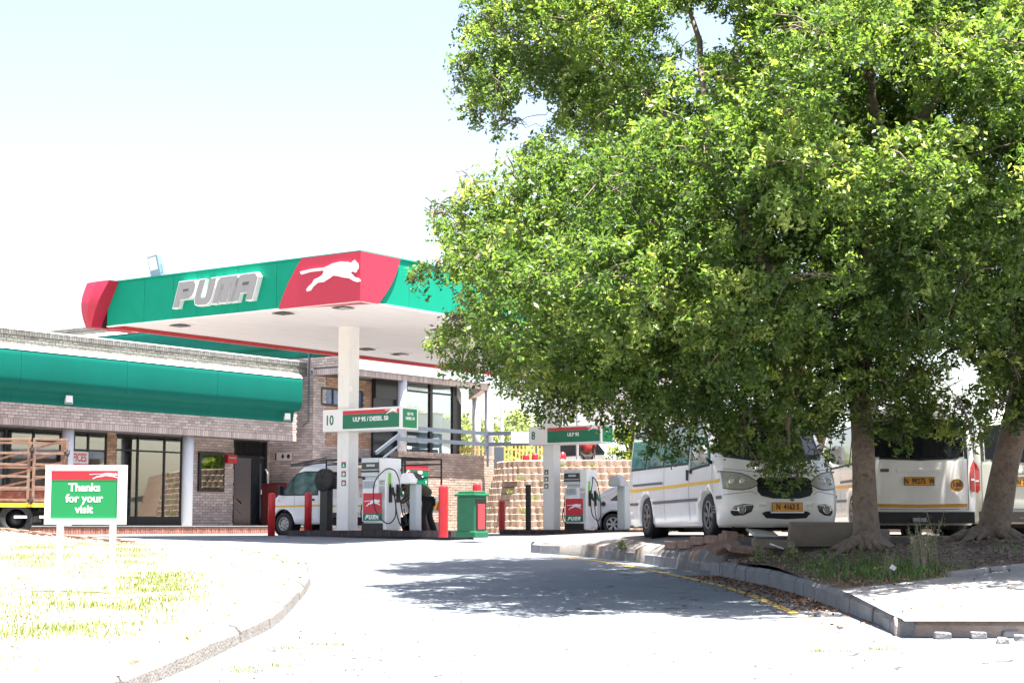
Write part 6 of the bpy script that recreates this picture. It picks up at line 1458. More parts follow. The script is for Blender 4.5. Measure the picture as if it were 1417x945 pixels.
# rusty cage truck on the left
def cage():
    c = at_y(92, 700, 40.5); yaw = radians(18); d = Vector((cos(yaw), sin(yaw), 0))
    W = Matrix.Translation((c.x, c.y, 0)) @ Matrix.Rotation(yaw, 4, 'Z')      # x: along the side, 0 at the rear right corner, truck runs to -x
    r = thing("cage_truck", "rusty cage sided farm truck bed with a yellow edge at the left", "truck", W)
    L, D_, z0, z1 = -4.6, 1.9, .78, 2.32
    B = MB(W); B.box(L, 0, 0, D_, z0 - .1, z0); B.build("bed_floor", "rust_board", r)
    B = MB(W); B.box(L, .01, -.03, -.002, z0 - .1, z0 - .0); B.build("yellow_edge", "yellow_paint", r)
    B = MB(W); B.box(-.85, -.12, .02, .05, z0 + .02, z0 + .28); B.box(-1.9, -.9, .02, .05, z0 + .02, z0 + .28); B.box(-4.5, -2.0, .02, .05, z0 + .02, z0 + .28); B.build("side_board", "rust_board", r, bevel=.006)
    def post(x, y, h=z1): B = MB(W); B.bar((x, y, z0 - .05), (x, y, h), .07, .07); B.build("cage_post", "rust", r, bevel=.006)
    for x in (-.03, -.78, -.90, -1.66, -2.6, -3.6, L): post(x, 0.02, z1 - (.0 if x < -.1 else .05))
    for x in (-.03, -1.6, -3.1, L): post(x, D_ - .02)
    post(-.03, D_ / 2)
    for z in (z0 + .06, z0 + .36, z0 + .62, z0 + .9, z0 + 1.18, z1 - .03):
        for a, b in ((0, -.78), (-.9, -1.66), (-1.68, L)):
            B = MB(W); B.bar((a, .0, z), (b, .0, z + rnd.uniform(-.02, .02)), .035, .055); B.build("slat", "rust", r, bevel=.004)
    for z in (z0 + .36, z0 + .9, z1 - .03):
        B = MB(W); B.bar((0, D_, z), (L, D_, z), .035, .055); B.build("slat", "rust", r); B = MB(W); B.bar((0, 0, z), (0, D_, z), .035, .05); B.build("slat", "rust", r)
    for k in range(4): B = MB(W); B.bar((-1.9 + .1 * k, D_ - .2, z0 + .3 + .26 * k), (-.05, .6, z0 + .75 + .26 * k), .03, .05); B.build("brace", "rust", r)
    for (x, z) in ((-.84, z1 - .28), (-.84, z0 + .05), (-.03, z1 - .35)):
        B = MB(W)
        for _ in range(10):
            a = rnd.uniform(0, 6.28); B.tube([(x + .07 * cos(a), -.05, z + .09 * sin(a)), (x - .06 * sin(a), -.09, z), (x - .07 * cos(a * 2), -.04, z - .08 * sin(a))], .008, 5)
        B.build("wire_tie", "dark_metal", r)
    B = MB(W); B.box(L, -.1, .35, .45, z0 - .28, z0 - .1); B.box(L, -.1, D_ - .45, D_ - .35, z0 - .28, z0 - .1)
    for x in (-.6, -1.6, -2.8): B.box(x - .04, x + .04, .1, D_ - .1, z0 - .2, z0 - .1)
    B.cyl((-1.1, .1, .38), (-1.1, D_ - .1, .38), .06, 10); B.box(-.5, -.42, .2, D_ - .2, .3, .6); B.bar((-.1, .3, .65), (-.9, .4, .45), .05, .06); B.bar((-.2, .2, .62), (-2.0, .3, .42), .05, .05)
    B.build("chassis", "dark_void", r)
    for x in (-1.15, -3.9):
        for y, w in ((.12, .22), (D_ - .12, .22)):
            wheel(r, W, x, -y + .0 if False else y * (1 if y > 1 else -1) * (1) if False else (y if y > 1 else -.0 - .0 + .0001 * 0 - y + .24), .40, w, style="steel")
    B = MB(W); B.box(-2.6, -2.0, -.02, .1, .35, .6); B.build("tool_box", "dark_metal", r, bevel=.02)
    for sg in (.25, D_ - .25): B = MB(W); B.box(.0, .03, sg - .1, sg + .1, z0 - .22, z0 - .12); B.build("tail_light", "red_lens", r)
    B = MB(W); B.box(-.62, -.3, -.03, .0, z0 - .36, z0 - .3); B.box(-1.2, -.9, -.03, .0, z0 - .36, z0 - .3); B.build("reflector", "white_print", r)
    return r
cage()

# vehicles and people on the upper terrace
def far_van():
    p0 = at_y(826, 636, 58.2); W = T(p0.x, 58.6, G3, radians(-52))
    r = thing("parked_car", "white car on the upper terrace behind the 8 sign", "car", W)
    b = Body(xf=[(.25, 2.1), (.5, 2.2), (.8, 2.15), (.95, 1.7), (1.5, 1.0), (1.6, .6)], xr=[(.25, -2.1), (.5, -2.2), (1.0, -2.15), (1.5, -1.9), (1.6, -1.6)], w=[(.25, .78), (.6, .85), (1.0, .82), (1.5, .68), (1.6, .5)], zs=[.25, .3, .4, .55, .7, .8, .88, .95, 1.1, 1.3, 1.5, 1.56, 1.6], Rf=.3, Rr=.15)
    B = MB(W); b.mesh(B); bo = B.build("body", "truck_white", r, fix=True); cut = MB(W)
    for x in (-1.3, 1.35):
        for s in (1, -1): cut.cyl((x, s * .5, .33), (x, s * 1.1, .33), .42, 24)
    boolean_cut(bo, cut)
    B = MB(W); B.box(-1.9, 1.9, -.6, .6, .2, .9); B.build("underbody", "dark_void", r)
    for x in (-1.3, 1.35):
        for s in (1, -1): wheel(r, W, x, s * .74, .32, .19, spokes=5)
    for s in 'LR': L = MB(W); b.patch(L, s, [(-1.9, .98, 1.4), (0, .98, 1.45), (.9, .98, 1.4), (1.4, .98, 1.05)], .006, 4, 4); L.build("window", "window_dark", r)
    for sg in (1, -1): L = MB(W); b.patch(L, 'F', [(sg * .5, .62, .78), (sg * .8, .64, .8)], .01, 2, 3); L.build("headlight", "lamp_lens", r)
far_van()
p = at_y(778.5, 625, 55.2); W = T(p.x, 55.2, G3); r = thing("red_drum", "small bright red drum with a white mark beside the farther column on the terrace", "drum", W)
B = MB(W); hz = p.z - G3; B.lathe([(0, 0), (.12, 0), (.12, hz - .16), (.08, hz - .03), (0, hz)], 16); B.build("drum_body", "car_red", r)
B = MB(W); B.box(-.04, .05, -.128, -.119, hz - .3, hz - .23); B.build("white_mark", "white_print", r)
B = MB(W); B.cyl((-.13, .05, hz - .3), (-.13, .05, hz + .35), .025, 8); B.build("handle", "black_paint", r)

# ------------------------------------------------------------------ people
def skin_mesh(name, verts, edges, radii, m, parent, W, root=0, sub=2):
    me = bpy.data.meshes.new(name); M_ = W if parent is None else PERM[parent.name].inverted() @ W
    me.from_pydata([tuple(M_ @ Vector(v)) for v in verts], edges, []); o = bpy.data.objects.new(name, me); COL.objects.link(o)
    s = o.modifiers.new("skin", 'SKIN'); s.use_smooth_shade = True
    for i, sv in enumerate(me.skin_vertices[0].data):
        r_ = radii[i]; sv.radius = (r_, r_) if not isinstance(r_, tuple) else r_; sv.use_root = (i == root)
    if sub: ss = o.modifiers.new("sub", 'SUBSURF'); ss.levels = sub; ss.render_levels = sub
    bpy.context.view_layer.update(); dg = bpy.context.evaluated_depsgraph_get(); m2 = bpy.data.meshes.new_from_object(o.evaluated_get(dg)); o.modifiers.clear(); o.data = m2; m2.name = name
    m2.materials.clear(); m2.materials.append(MATS[m])
    for p in m2.polygons: p.use_smooth = True
    if parent is not None: o.parent = parent; PERM[o.name] = PERM[parent.name]
    return o
def hand(V, E, R, wrist, fwd, side, s=1):
    """adds palm and five bent fingers to a skin skeleton, wrist = index"""
    w = Vector(V[wrist]); fwd = Vector(fwd).normalized(); side = Vector(side).normalized(); dn = fwd.cross(side)
    palm = len(V); V.append(tuple(w + fwd * .055)); E.append((wrist, palm)); R.append((.032, .018))
    for k, (o_, L) in enumerate(((-.03, .07), (-.01, .08), (.011, .076), (.03, .06))):
        a = len(V); b0 = w + fwd * .085 + side * o_
        V += [tuple(b0), tuple(b0 + fwd * L * .5 - dn * .012), tuple(b0 + fwd * L * .8 - dn * .035)]; E += [(palm, a), (a, a + 1), (a + 1, a + 2)]; R += [.009, .0085, .007]
    a = len(V); b0 = w + fwd * .03 - side * .035; V += [tuple(b0), tuple(b0 + fwd * .03 - side * .025), tuple(b0 + fwd * .055 - side * .028 - dn * .01)]; E += [(palm, a), (a, a + 1), (a + 1, a + 2)]; R += [.011, .0095, .008]
def bending_person():
    # x = facing direction (towards the pickup bed, to the left in the picture), z up
    p = at_y(592, 733, 39.9); W = T(p.x, 39.9, 0, radians(180) - radians(10))
    r = thing("person", "person in olive top and black trousers bending forward behind the grey service post", "person", W)
    hip, chest, neck = (-.02, 0, .93), (.36, 0, 1.16), (.48, 0, 1.17)
    V = [hip, (.16, 0, 1.06), chest, neck, (.57, 0, 1.14), (.64, 0, 1.08)]; E = [(0, 1), (1, 2), (2, 3), (3, 4), (4, 5)]; R = [.12, .11, .12, .055, .085, .075]
    for s in (1, -1):
        a = len(V); V += [(.40, s * .17, 1.15), (.48, s * .22, .92), (.62, s * .18, .80)]; E += [(2, a), (a, a + 1), (a + 1, a + 2)]; R += [.055, .04, .026]
        hand(V, E, R, a + 2, (.8, 0, -.35), (0, s, 0))
        a = len(V); V += [(-.03, s * .09, .88), (.06, s * .11, .48), (-.04, s * .12, .09)]; E += [(0, a), (a, a + 1), (a + 1, a + 2)]; R += [.085, .055, .04]
    skin_mesh("body", V, E, R, "skin", r, W)
    V = [(-.06, 0, .93), (.08, 0, 1.04), (.22, 0, 1.12), (.36, 0, 1.17), (.45, 0, 1.175)]; E = [(0, 1), (1, 2), (2, 3), (3, 4)]; R = [(.185, .165), (.18, .15), (.185, .145), (.16, .12), .075]
    for s in (1, -1): a = len(V); V += [(.39, s * .19, 1.15), (.45, s * .23, 1.0), (.48, s * .22, .92)]; E += [(3, a), (a, a + 1), (a + 1, a + 2)]; R += [.08, .068, .06]
    skin_mesh("shirt", V, E, R, "shirt_olive", r, W)
    V = [(-.03, 0, .93)]; E = []; R = [(.16, .15)]
    for s, kx, fx_ in ((1, .10, .06), (-1, .0, -.14)): a = len(V); V += [(-.03, s * .09, .84), (kx, s * .11, .47), (fx_ - .02, s * .13, .07)]; E += [(0, a), (a, a + 1), (a + 1, a + 2)]; R += [.12, .085, .07]
    skin_mesh("trousers", V, E, R, "trouser_black", r, W)
    for s, fx_ in ((1, .06), (-1, -.14)):
        skin_mesh("shoe", [(fx_ - .05, s * .13, .045), (fx_ + .06, s * .13, .04), (fx_ + .17, s * .14, .03)], [(0, 1), (1, 2)], [.045, .042, .03], "shoe", r, W)
    skin_mesh("hair", [(.55, 0, 1.18), (.60, 0, 1.17), (.645, 0, 1.13)], [(0, 1), (1, 2)], [.075, .082, .06], "hair", r, W)
    B = MB(W); B.cbox((.70, .03, 1.07), (.012, .014, .01)); B.cbox((.70, -.03, 1.07), (.012, .014, .01)); B.cbox((.705, 0, 1.04), (.03, .02, .02)); B.build("face_features", "hair", r)
bending_person()
def terrace_person():
    p = at_y(812.5, 618, 56.0); zt = p.z + .08; z0 = G2; H = 1.68; W = T(p.x, 56.0, G2 - .35, radians(-90)); 
    W = T(p.x, 55.6, G3, radians(-90))
    r = thing("person", "person in a red checked shirt standing by the white car on the terrace", "person", W)
    V = [(0, 0, .95), (0, 0, 1.15), (0, 0, 1.38), (0, 0, 1.48), (.01, 0, 1.58), (.01, 0, 1.66)]; E = [(i, i + 1) for i in range(5)]; R = [.12, .11, .12, .05, .08, .07]
    for s in (1, -1):
        a = len(V); V += [(0, s * .17, 1.38), (-.02, s * .22, 1.12), (.04, s * .22, .88)]; E += [(2, a), (a, a + 1), (a + 1, a + 2)]; R += [.05, .038, .025]; hand(V, E, R, a + 2, (.1, 0, -1), (1, 0, 0))
        a = len(V); V += [(0, s * .09, .9), (.02, s * .1, .48), (0, s * .1, .08)]; E += [(0, a), (a, a + 1), (a + 1, a + 2)]; R += [.08, .055, .04]
    skin_mesh("body", V, E, R, "skin", r, W, sub=1)
    V = [(0, 0, .93), (0, 0, 1.15), (0, 0, 1.37), (0, 0, 1.43)]; E = [(0, 1), (1, 2), (2, 3)]; R = [(.12, .17), (.12, .17), (.12, .18), .07]
    for s in (1, -1): a = len(V); V += [(0, s * .19, 1.37), (-.02, s * .23, 1.14)]; E += [(2, a), (a, a + 1)]; R += [.075, .06]
    skin_mesh("shirt", V, E, R, "shirt_check", r, W, sub=1)
    V = [(0, 0, .92)]; E = []; R = [(.13, .16)]
    for s in (1, -1): a = len(V); V += [(0, s * .09, .84), (.02, s * .1, .47), (0, s * .1, .06)]; E += [(0, a), (a, a + 1), (a + 1, a + 2)]; R += [.11, .08, .07]
    skin_mesh("trousers", V, E, R, "trouser_black", r, W, sub=1)
    skin_mesh("hair", [(-.01, 0, 1.64), (.0, 0, 1.69)], [(0, 1)], [.08, .07], "hair", r, W, sub=1)
terrace_person()

# ------------------------------------------------------------------ THE SIGN IN THE VERGE
p = at_z(119, 816, 0); Y = 17.5
cL, cR = at_y(62.5, 684, Y), at_y(175, 684, Y); zt_, zb_ = at_y(119, 643.5, Y).z, at_y(119, 725.5, Y).z; w = cR.x - cL.x; hh = zt_ - zb_; cx_ = (cL.x + cR.x) / 2
rs = thing("thanks_sign", "white framed green board reading Thanks for your visit on two white posts in the verge", "sign", T(cx_, Y, ground_l(cx_, Y)))
M_ = Matrix.Translation((cx_, Y, (zt_ + zb_) / 2)) @ Matrix.Rotation(radians(0), 4, 'Z') @ fmat((0, 0, 0), (1, 0, 0), (0, 0, 1))
B = MB(M_)
B.box(-w / 2, w / 2, -hh / 2, hh / 2, -.03, -.004, 0); B.build("backing", "white_paint", rs)
B = MB(M_); fx, fy = w * .072, hh * .095
B.box(-w / 2, w / 2, hh / 2 - fy, hh / 2, -.003, .018); B.box(-w / 2, w / 2, -hh / 2, -hh / 2 + fy, -.003, .018); B.box(-w / 2, -w / 2 + fx, -hh / 2 + fy + .001, hh / 2 - fy - .001, -.003, .017); B.box(w / 2 - fx - .03, w / 2, -hh / 2 + fy + .001, hh / 2 - fy - .001, -.003, .017); B.build("frame", "white_paint", rs, bevel=.004)
gx0, gx1, gy0, gy1 = -w / 2 + fx, w / 2 - fx - .03, -hh / 2 + fy, hh / 2 - fy; rh = (gy1 - gy0) * .19
B = MB(M_); B.box(gx0, gx1, gy0, gy1 - rh, -.003, .003, 0); B.box(gx0, gx1, gy1 - rh, gy1, -.003, .0035, 1); B.prism([(x, y) for x, y in cat_poly((gx1 - gx0) * .44)], .002, 2, Matrix.Translation((gx1 - (gx1 - gx0) * .215, gy1 - rh * .55, .004)) @ Matrix.Scale(.62, 4, (0, 1, 0)))
B.build("panel", ["green_sign", "red_sign", "white_print"], rs)
gc = (gx0 + gx1) / 2; hg = (gy1 - rh - gy0)
for t, yy in (("Thanks", .80), ("for your", .52), ("visit", .24)):
    B = MB(M_); B.text(t, hg * .285, .0004, Matrix.Translation((gc, gy0 + hg * yy, .0042)), 0, .0026, 0, 1.0); B.build("lettering", "white_print", rs)
for u in (80, 153.5):
    q = at_y(u, 780, Y); B = MB(); B.box(q.x - .034, q.x + .034, Y + .035, Y + .075, ground_l(q.x, Y) - .1, zb_ + .5); B.build("post", "white_paint", rs, bevel=.005)
# concrete strip and sparse soil line where the sign stands
B = MB(); q = at_y(100, 818, 17.3)

# ================================================================== TREES
def tree(label, base, trunk_pts, trunk_r, limbs, blobs, seed, leaves_per_m2, roots=True, lw=(.074, .036), name="shade_tree", leafm="tree_leaf", group="shade trees in front of the vans", sprig=26, var=0.0):
    W = T(base[0], base[1], base[2]); r = thing(name, label, "tree", W, group)
    R = random.Random(seed); G = np.random.default_rng(seed)
    B = MB(); B.tube(trunk_pts, trunk_r, 18)
    if roots:
        b0 = Vector(trunk_pts[0]); r0 = trunk_r[1]
        for k in range(11):
            a = k * 2 * pi / 11 + R.uniform(-.3, .3); L = R.uniform(.12, .34) * (2.6 if k in (5, 6) else 1)
            pts = [(b0.x + cos(a) * r0 * .45, b0.y + sin(a) * r0 * .45, b0.z + R.uniform(.10, .2))]
            for t in (.3, .65, 1.0): 
                x, y = b0.x + cos(a + .2 * t) * (r0 * .8 + L * t), b0.y + sin(a + .2 * t) * (r0 * .8 + L * t); pts.append((x, y, ground_r(x, y) + .10 * (1 - t) - .02 * t))
            B.tube(pts, [r0 * .5, r0 * .36, r0 * .2, .02], 8)
    tr = B.build("trunk", "bark", r)
    def bump(me):                                               # lumpy bark
        from mathutils import noise
        for v in me.vertices:
            n = noise.noise(v.co * 5.0) * .022 + noise.noise(v.co * 14) * .008
            v.co += v.normal * n
    bump(tr.data)
    B = MB()
    nodes = []
    def wig(P, rad, amp, n=9, k=4):
        Q, rr_ = [], []
        for i in range(len(P) - 1):
            for j in range(k):
                t = j / k; q = P[i].lerp(P[i + 1], t)
                if i or j: q = q + Vector((R.gauss(0, amp), R.gauss(0, amp), R.gauss(0, amp)))
                Q.append(q); rr_.append((rad[i] * (1 - t) + rad[i + 1] * t) * R.uniform(.9, 1.12))
        Q.append(P[-1]); rr_.append(rad[-1]); B.tube(Q, rr_, n)
    for pts, rr in limbs:
        P = [Vector(p) for p in pts]; m = len(P); rad = [rr * (1 - .75 * i / (m - 1)) for i in range(m)]
        wig(P, rad, .025); nodes += [(P[i].lerp(P[i + 1], t), rad[i] * (1 - t) + rad[i + 1] * t) for i in range(m - 1) for t in (0, .33, .66)] + [(P[-1], rad[-1])]
    for (c, rad) in sorted(blobs, key=lambda b: min((q[0] - Vector(b[0])).length for q in nodes)):
        c = Vector(c); best = min(nodes, key=lambda q: (q[0] - c).length + (0 if q[0].z < c.z + .6 else 1.2)); s, sr = best
        mid = s.lerp(c, .5) + Vector((R.uniform(-.25, .25), R.uniform(-.25, .25), R.uniform(-.1, .25))); rr = max(.008, min(sr * .75, .03 + .012 * (c - s).length)); nodes += [(s.lerp(mid, .6), rr * .85), (mid, rr * .7), (mid.lerp(c, .5), rr * .5), (c, rr * .38)]
        wig([s, mid, c], [rr, rr * .7, rr * .35], .03, 6)
        for _ in range(5):
            e = c + Vector((R.gauss(0, 1), R.gauss(0, 1), R.gauss(0, .8))).normalized() * rad * .85; q = mid.lerp(c, R.uniform(.3, 1)); B.tube([q, q.lerp(e, .5) + Vector((0, 0, .06)), e], [rr * .4, .01, .005], 4)
    B.build("limbs", "limb_bark", r)
    # foliage: sprigs of leaves round the outside of each clump
    Cs, Sh = [], []
    for (c, rad) in blobs:
        ns = int(4 * pi * rad * rad * leaves_per_m2 * R.uniform(.7, 1.3) / sprig)
        d = G.normal(size=(ns, 3)); d /= np.linalg.norm(d, axis=1)[:, None]; d[:, 2] *= .85
        q_ = G.random(ns); rr = rad * np.where(q_ < .66, G.uniform(.78, 1.12, ns), np.where(q_ < .80, G.uniform(1.1, 1.38, ns), G.uniform(.25, .8, ns))); tip = np.array(c) + d * rr[:, None]
        g = d * .6 + G.normal(size=(ns, 3)) * .5; g /= np.linalg.norm(g, axis=1)[:, None]
        t = G.random((ns, sprig, 1)); ln = G.uniform(.12, .32, (ns, 1, 1))
        P = tip[:, None, :] + g[:, None, :] * (t - .5) * ln + G.normal(size=(ns, sprig, 3)) * G.uniform(.025, .05, (ns, 1, 1))
        P[:, :, 2] -= .05 * (t[:, :, 0] ** 2)
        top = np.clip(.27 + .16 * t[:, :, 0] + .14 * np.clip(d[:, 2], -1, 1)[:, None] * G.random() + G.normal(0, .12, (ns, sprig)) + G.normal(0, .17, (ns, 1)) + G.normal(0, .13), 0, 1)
        Cs.append(P.reshape(-1, 3)); Sh.append(top.reshape(-1))
    C = np.concatenate(Cs); S = np.concatenate(Sh); n = len(C)
    N = G.normal(size=(n, 3)) * .75 + [0, 0, .75]; N /= np.linalg.norm(N, axis=1)[:, None]
    inv = np.array(W.translation); V, Fq = leaf_quads(C - inv, N, lw[0], lw[1], .18)
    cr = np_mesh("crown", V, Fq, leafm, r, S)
    print("tree", name, "leaves", n, file=__import__("sys").stderr)
    return r
def inside(poly, x, y):
    c = False; j = len(poly) - 1
    for i in range(len(poly)):
        xi, yi = poly[i]; xj, yj = poly[j]
        if (yi > y) != (yj > y) and x < (xj - xi) * (y - yi) / (yj - yi) + xi: c = not c
        j = i
    return c
def edge_dist(poly, x, y):
    m = 1e9
    for (x0, y0), (x1, y1) in zip(poly, poly[1:] + poly[:1]):
        dx, dy = x1 - x0, y1 - y0; t = max(0, min(1, ((x - x0) * dx + (y - y0) * dy) / (dx * dx + dy * dy + 1e-9))); m = min(m, math.hypot(x - x0 - t * dx, y - y0 - t * dy))
    return m
# outline of the joined crowns as surveyed; converted to clumps that fill its real depth
SIL = [(720, -130), (655, -10), (640, 60), (622, 95), (632, 135), (655, 160), (690, 190), (712, 180), (745, 160), (772, 148), (760, 172), (722, 185), (698, 205), (690, 225), (655, 245), (640, 262), (602, 290), (596, 312),
       (622, 345), (608, 362), (578, 366), (568, 384), (590, 400), (618, 388), (640, 398), (640, 415), (612, 445), (600, 480), (606, 500), (640, 512), (672, 520), (690, 545), (712, 552), (728, 575), (752, 572), (790, 572), (812, 580), (842, 574),
       (858, 592), (890, 600), (905, 622), (935, 625), (960, 618), (1000, 640), (1032, 640), (1050, 668), (1072, 686), (1100, 682), (1108, 655), (1150, 650), (1152, 600), (1195, 580), (1225, 590), (1232, 615), (1262, 622), (1285, 600), (1322, 605), (1345, 618), (1380, 600), (1417, 595), (1500, 590), (1760, 540), (1820, 250), (1740, -20), (1500, -190), (1150, -240), (900, -220)]
HOLES = [(985, 30, 16), (1322, 512, 16), (1165, 605, 14), (745, 148, 14)]
GAPS = [((1012, 285), (1058, 368)), ((1256, 180), (1298, 130)), ((1207, 60), (1212, 200)), ((1352, 235), (1370, 200)), ((1198, 330), (1203, 400))]
def seg_d(x, y, s_):
    (x0, y0), (x1, y1) = s_; dx, dy = x1 - x0, y1 - y0; t = max(0, min(1, ((x - x0) * dx + (y - y0) * dy) / (dx * dx + dy * dy))); return math.hypot(x - x0 - t * dx, y - y0 - t * dy)
R = random.Random(5); blobs = []
tries = 0; YC = 20.0
PR = 2330 / 20.0
while len(blobs) < 700 and tries < 220000:
    tries += 1
    u, v = R.uniform(570, 1860), R.uniform(-240, 690)
    if not inside(SIL, u, v + (9 if v > 540 else 0)): continue
    ed = edge_dist(SIL, u, v + (9 if v > 540 else 0)); rad = R.uniform(.38, .72) if ed > 70 else R.uniform(.2, .42)
    if ed < rad * PR * .82: 
        if ed < 13: continue
        rad = max(.10, ed / PR * 1.05)
    dm = ed / PR; lowf = max(0, (v - 420) / 260.0)
    Tk = min(3.9, .9 + dm * 1.4) * (1 - .35 * min(1, lowf))
    Y = YC - .3 + R.uniform(-1, 1) * Tk
    if u > 1300: Y += .7
    if u >= 960: Y = YC + .6 + R.uniform(-1, 1) * min(4.7, .9 + dm * 1.5) * (1 - .35 * min(1, lowf))
    if u < 960: Y = (24.3 if v < 225 else 19.9 if v < 470 else 21.0) + R.uniform(-1, 1) * min(3.4, 1.0 + dm * 1.6)
    if v > 560 and u > 1040 and u < 1160: Y = R.uniform(19.6, 21.6)
    p = at_y(u, v, Y)
    if any(math.hypot(u - hx, v - hy) < hr + rad * 2330 / Y * .85 for hx, hy, hr in HOLES): continue
    if p.z < .95: 
        if rad > .32: rad = .3
    if Y < 20.9 and any(seg_d(u, v, sg_) < 2 + rad * 2330 / Y * .7 for sg_ in GAPS): continue
    if any((Vector(c) - p).length < (rad + r2) * .54 for c, r2 in blobs): continue
    if Y > 22.8 and p.z < 2.75: Y = R.uniform(19, 22.6); p = at_y(u, v, Y)
    blobs.append(((p.x, p.y, p.z), rad))
print("blobs", len(blobs))
for (u, v, Y, rd) in [(582, 382, 23.5, .17), (572, 390, 23.5, .1), (600, 376, 23.3, .15), (612, 305, 23, .2), (604, 296, 23.4, .13), (612, 470, 23, .2), (604, 486, 22.6, .14), (622, 492, 22.4, .2), (645, 500, 22, .2), (660, 430, 23, .25), (642, 445, 23.4, .2),
                     (672, 508, 21.6, .2), (645, 120, 22, .2), (636, 92, 22.4, .16), (660, 155, 22, .2), (690, 178, 21.8, .15), (646, 268, 23.5, .16), (624, 286, 23.6, .16), (735, 562, 21.5, .2), (765, 560, 21, .2), (795, 562, 20.8, .2), (830, 562, 20.6, .2), (872, 588, 20.4, .22), (905, 606, 20, .2), (940, 612, 19.8, .2), (650, 40, 22, .2), (668, 10, 22, .25), (628, 130, 22.3, .1), (640, 385, 23, .2),
                     (1068, 655, 19.8, .13), (1094, 664, 19.8, .13), (1116, 645, 19.9, .13), (1085, 632, 19.8, .18), (1140, 630, 20, .14), (1250, 600, 20.6, .2), (1300, 592, 20.6, .2), (1350, 600, 20.8, .18), (1180, 575, 20.2, .25), (1225, 578, 20.3, .25)]:
    if u < 700 and 200 < v < 520: Y -= 2.8
    if v < 200: Y += 1.5
    q = at_y(u, v, Y); blobs.append(((q.x, q.y, q.z), rd))
b1 = [b for b in blobs if b[0][0] < 5.75 + .25 * math.sin(b[0][2] * 2)]; b2 = [b for b in blobs if not b[0][0] < 5.75 + .25 * math.sin(b[0][2] * 2)]
def PX(u, v, Y): return tuple(at_y(u, v, Y))
t1 = [PX(1199, 762, 21.3), PX(1199, 735, 21.3), PX(1197, 700, 21.3), PX(1195, 650, 21.3), PX(1193, 590, 21.35), PX(1188, 530, 21.4)]
lim1 = [([t1[5], PX(1150, 470, 21), PX(1080, 400, 20.6), PX(1045, 340, 20.4), PX(1015, 270, 20.2), PX(990, 220, 20)], .13),
        ([t1[5], PX(1195, 420, 21), PX(1205, 300, 20.5), PX(1215, 240, 20.2), PX(1205, 100, 19.8), PX(1195, -120, 19.8)], .13),
        ([PX(1080, 400, 20.6), PX(990, 360, 20.4), PX(930, 370, 20.2), PX(860, 390, 20), PX(800, 355, 20.4), PX(760, 330, 20.8)], .08),
        ([PX(1045, 340, 20.4), PX(960, 300, 20.4), PX(900, 297, 20.6), PX(800, 330, 21), PX(700, 300, 21.4)], .07),
        ([PX(1205, 300, 20.5), PX(1260, 180, 20), PX(1300, 128, 19.6), PX(1330, 20, 19.3)], .09),
        ([PX(990, 220, 20), PX(890, 130, 23), PX(780, 90, 25), PX(710, 60, 25.5)], .06),
        ([PX(1150, 470, 21), PX(1020, 500, 21), PX(900, 520, 21), PX(780, 500, 21.5), PX(690, 480, 22)], .07),
        ([t1[5], PX(1180, 440, 22.3), PX(1120, 300, 23.5), PX(1060, 150, 24)], .1),
        ([PX(990, 220, 20), PX(965, 60, 22.4), PX(940, -100, 23.2)], .06),
        ([PX(1150, 470, 21), PX(1110, 520, 20.2), PX(1090, 590, 19.9), PX(1095, 640, 19.8)], .045)]
t2 = [PX(1374, 752, 22.6), PX(1376, 730, 22.6), PX(1382, 700, 22.6), PX(1392, 640, 22.6), PX(1404, 590, 22.6), PX(1412, 540, 22.6)]
lim2 = [([t2[5], PX(1420, 400, 22), PX(1400, 260, 21.5), PX(1390, 120, 21)], .13), ([t2[5], PX(1360, 500, 22), PX(1330, 480, 21.5), PX(1300, 495, 21)], .07),
        ([t2[5], PX(1500, 400, 22), PX(1600, 200, 22), PX(1650, 0, 22)], .12), ([PX(1400, 260, 21.5), PX(1470, 100, 21), PX(1480, -100, 21)], .09),
        ([PX(1420, 400, 22), PX(1380, 275, 20.4), PX(1417, 255, 19.8)], .05), ([t2[5], PX(1345, 440, 21), PX(1340, 330, 20.4), PX(1370, 240, 20)], .08)]
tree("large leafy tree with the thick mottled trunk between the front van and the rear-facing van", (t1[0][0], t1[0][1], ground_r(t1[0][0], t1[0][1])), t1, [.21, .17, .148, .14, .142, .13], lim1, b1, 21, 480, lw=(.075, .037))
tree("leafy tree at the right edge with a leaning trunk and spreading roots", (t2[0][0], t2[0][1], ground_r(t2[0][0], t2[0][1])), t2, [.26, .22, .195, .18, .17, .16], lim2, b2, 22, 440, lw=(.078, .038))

# background trees on the terrace and the bright bush
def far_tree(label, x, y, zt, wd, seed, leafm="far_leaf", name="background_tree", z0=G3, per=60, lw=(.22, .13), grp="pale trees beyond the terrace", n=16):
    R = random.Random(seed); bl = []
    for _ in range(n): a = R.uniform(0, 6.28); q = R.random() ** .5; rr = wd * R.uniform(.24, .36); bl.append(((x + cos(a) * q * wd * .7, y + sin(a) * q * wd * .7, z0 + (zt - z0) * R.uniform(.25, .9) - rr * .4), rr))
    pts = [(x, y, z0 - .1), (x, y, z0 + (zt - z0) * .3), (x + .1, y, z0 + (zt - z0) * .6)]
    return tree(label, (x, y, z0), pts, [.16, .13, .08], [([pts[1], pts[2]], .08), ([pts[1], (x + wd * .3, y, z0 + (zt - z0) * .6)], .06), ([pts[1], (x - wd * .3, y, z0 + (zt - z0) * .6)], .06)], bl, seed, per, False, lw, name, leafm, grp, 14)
def uX(u, Y): return at_y(u, 600, Y).x
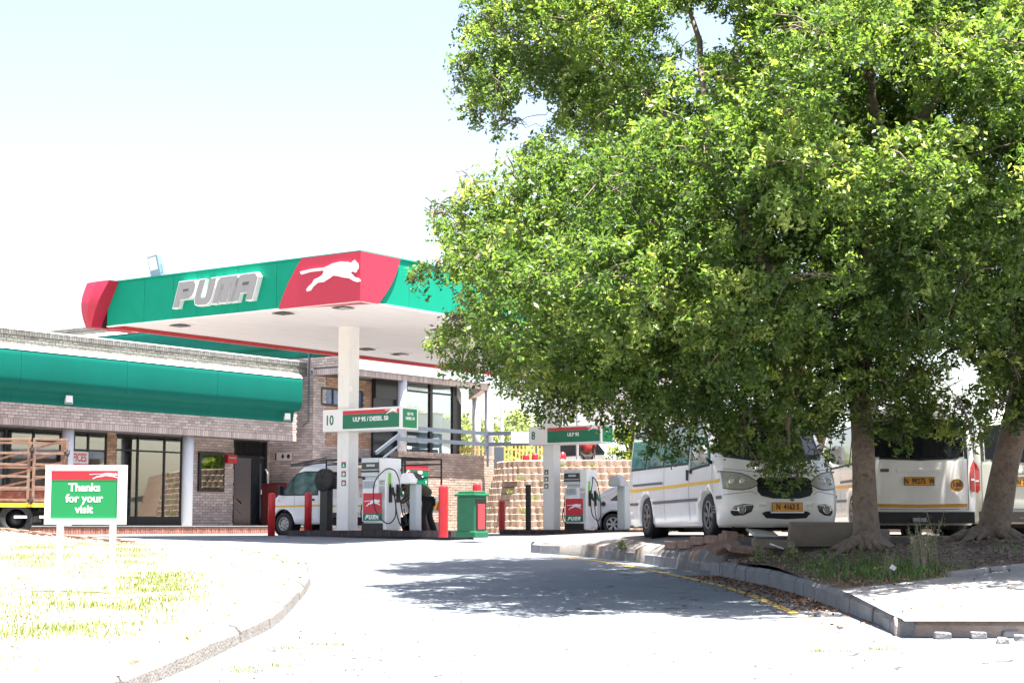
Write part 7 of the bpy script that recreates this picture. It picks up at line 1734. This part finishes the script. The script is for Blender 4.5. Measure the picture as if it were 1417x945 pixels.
for i, (u, v, Y, wd, lb) in enumerate([(600, 562, 74, 2.6, "pale tree seen through the left pane of the glass room"), (628, 566, 82, 2.4, "pale tree seen beside the thick black post of the glass room"), (652, 578, 76, 2.0, "pale tree between the porch's black frame and the middle pillar"), (684, 556, 88, 2.8, "pale tree behind the right porch pillar and lamp post"),
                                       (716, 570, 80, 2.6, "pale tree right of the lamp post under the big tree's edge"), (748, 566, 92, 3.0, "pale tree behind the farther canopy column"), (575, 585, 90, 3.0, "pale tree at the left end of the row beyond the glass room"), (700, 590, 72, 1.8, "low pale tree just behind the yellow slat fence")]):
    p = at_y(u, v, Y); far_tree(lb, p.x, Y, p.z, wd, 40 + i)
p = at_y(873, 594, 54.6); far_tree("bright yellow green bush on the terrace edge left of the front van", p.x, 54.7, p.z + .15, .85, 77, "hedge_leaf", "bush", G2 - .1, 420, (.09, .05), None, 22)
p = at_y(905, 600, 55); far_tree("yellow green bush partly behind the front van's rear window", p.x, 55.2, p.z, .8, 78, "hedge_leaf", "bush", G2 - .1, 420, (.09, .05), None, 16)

# far buildings
def far_house():
    Y = 86; x0, x1 = at_y(764, 600, Y).x, at_y(1010, 600, Y).x; z1 = at_y(800, 520, Y).z
    W = T((x0 + x1) / 2, Y + 4, G2); r = thing("white_building", "white building with small dark windows behind the farther column and the bush", "building", W)
    B = MB(); B.box(x0, x1, Y, Y + 8, G2, z1); B.build("wall", "plaster_white", r)
    B = MB(); B.box(x0 - .3, x1 + .3, Y - .3, Y + 8.3, z1, z1 + .2); B.build("roof", "roof_sheet", r)
    for (u0, u1, v0, v1) in [(774, 783.5, 570, 590), (801, 806, 575, 590), (832, 841, 581, 590), (862, 872, 560, 580), (895, 905, 570, 590), (930, 942, 570, 590)]:
        a, b_ = at_y(u0, v0, Y), at_y(u1, v1, Y); B = MB(); B.box(a.x, b_.x, Y - .06, Y - .02, b_.z, a.z); f = B.build("window", "plaster_white", r)
        B = MB(); B.box(a.x + .06, (a.x + b_.x) / 2 - .03, Y - .075, Y - .061, b_.z + .06, a.z - .06); B.box((a.x + b_.x) / 2 + .03, b_.x - .06, Y - .075, Y - .061, b_.z + .06, a.z - .06); B.build("pane", "window_dark", f)
far_house()
def brown_house():
    Y = 44; x0 = at_y(1138, 600, Y).x; z1 = at_y(1150, 583, Y).z
    W = T(x0 + 8, Y + 3, 0); r = thing("brown_building", "low brown walled building behind the parked vans", "building", W)
    B = MB(); B.box(x0, x0 + 16, Y, Y + 7, 0, z1); B.build("wall", "plaster_brown", r)
    B = MB(); B.box(x0 - .4, x0 + 16.4, Y - .5, Y + 7.5, z1, z1 + .35); B.build("roof", "roof_sheet", r)
    for k in range(4): B = MB(); B.box(x0 + 2 + 3.6 * k, x0 + 3.4 + 3.6 * k, Y - .04, Y - .01, 1.0, 2.2); B.build("window", "window_dark", r)
brown_house()
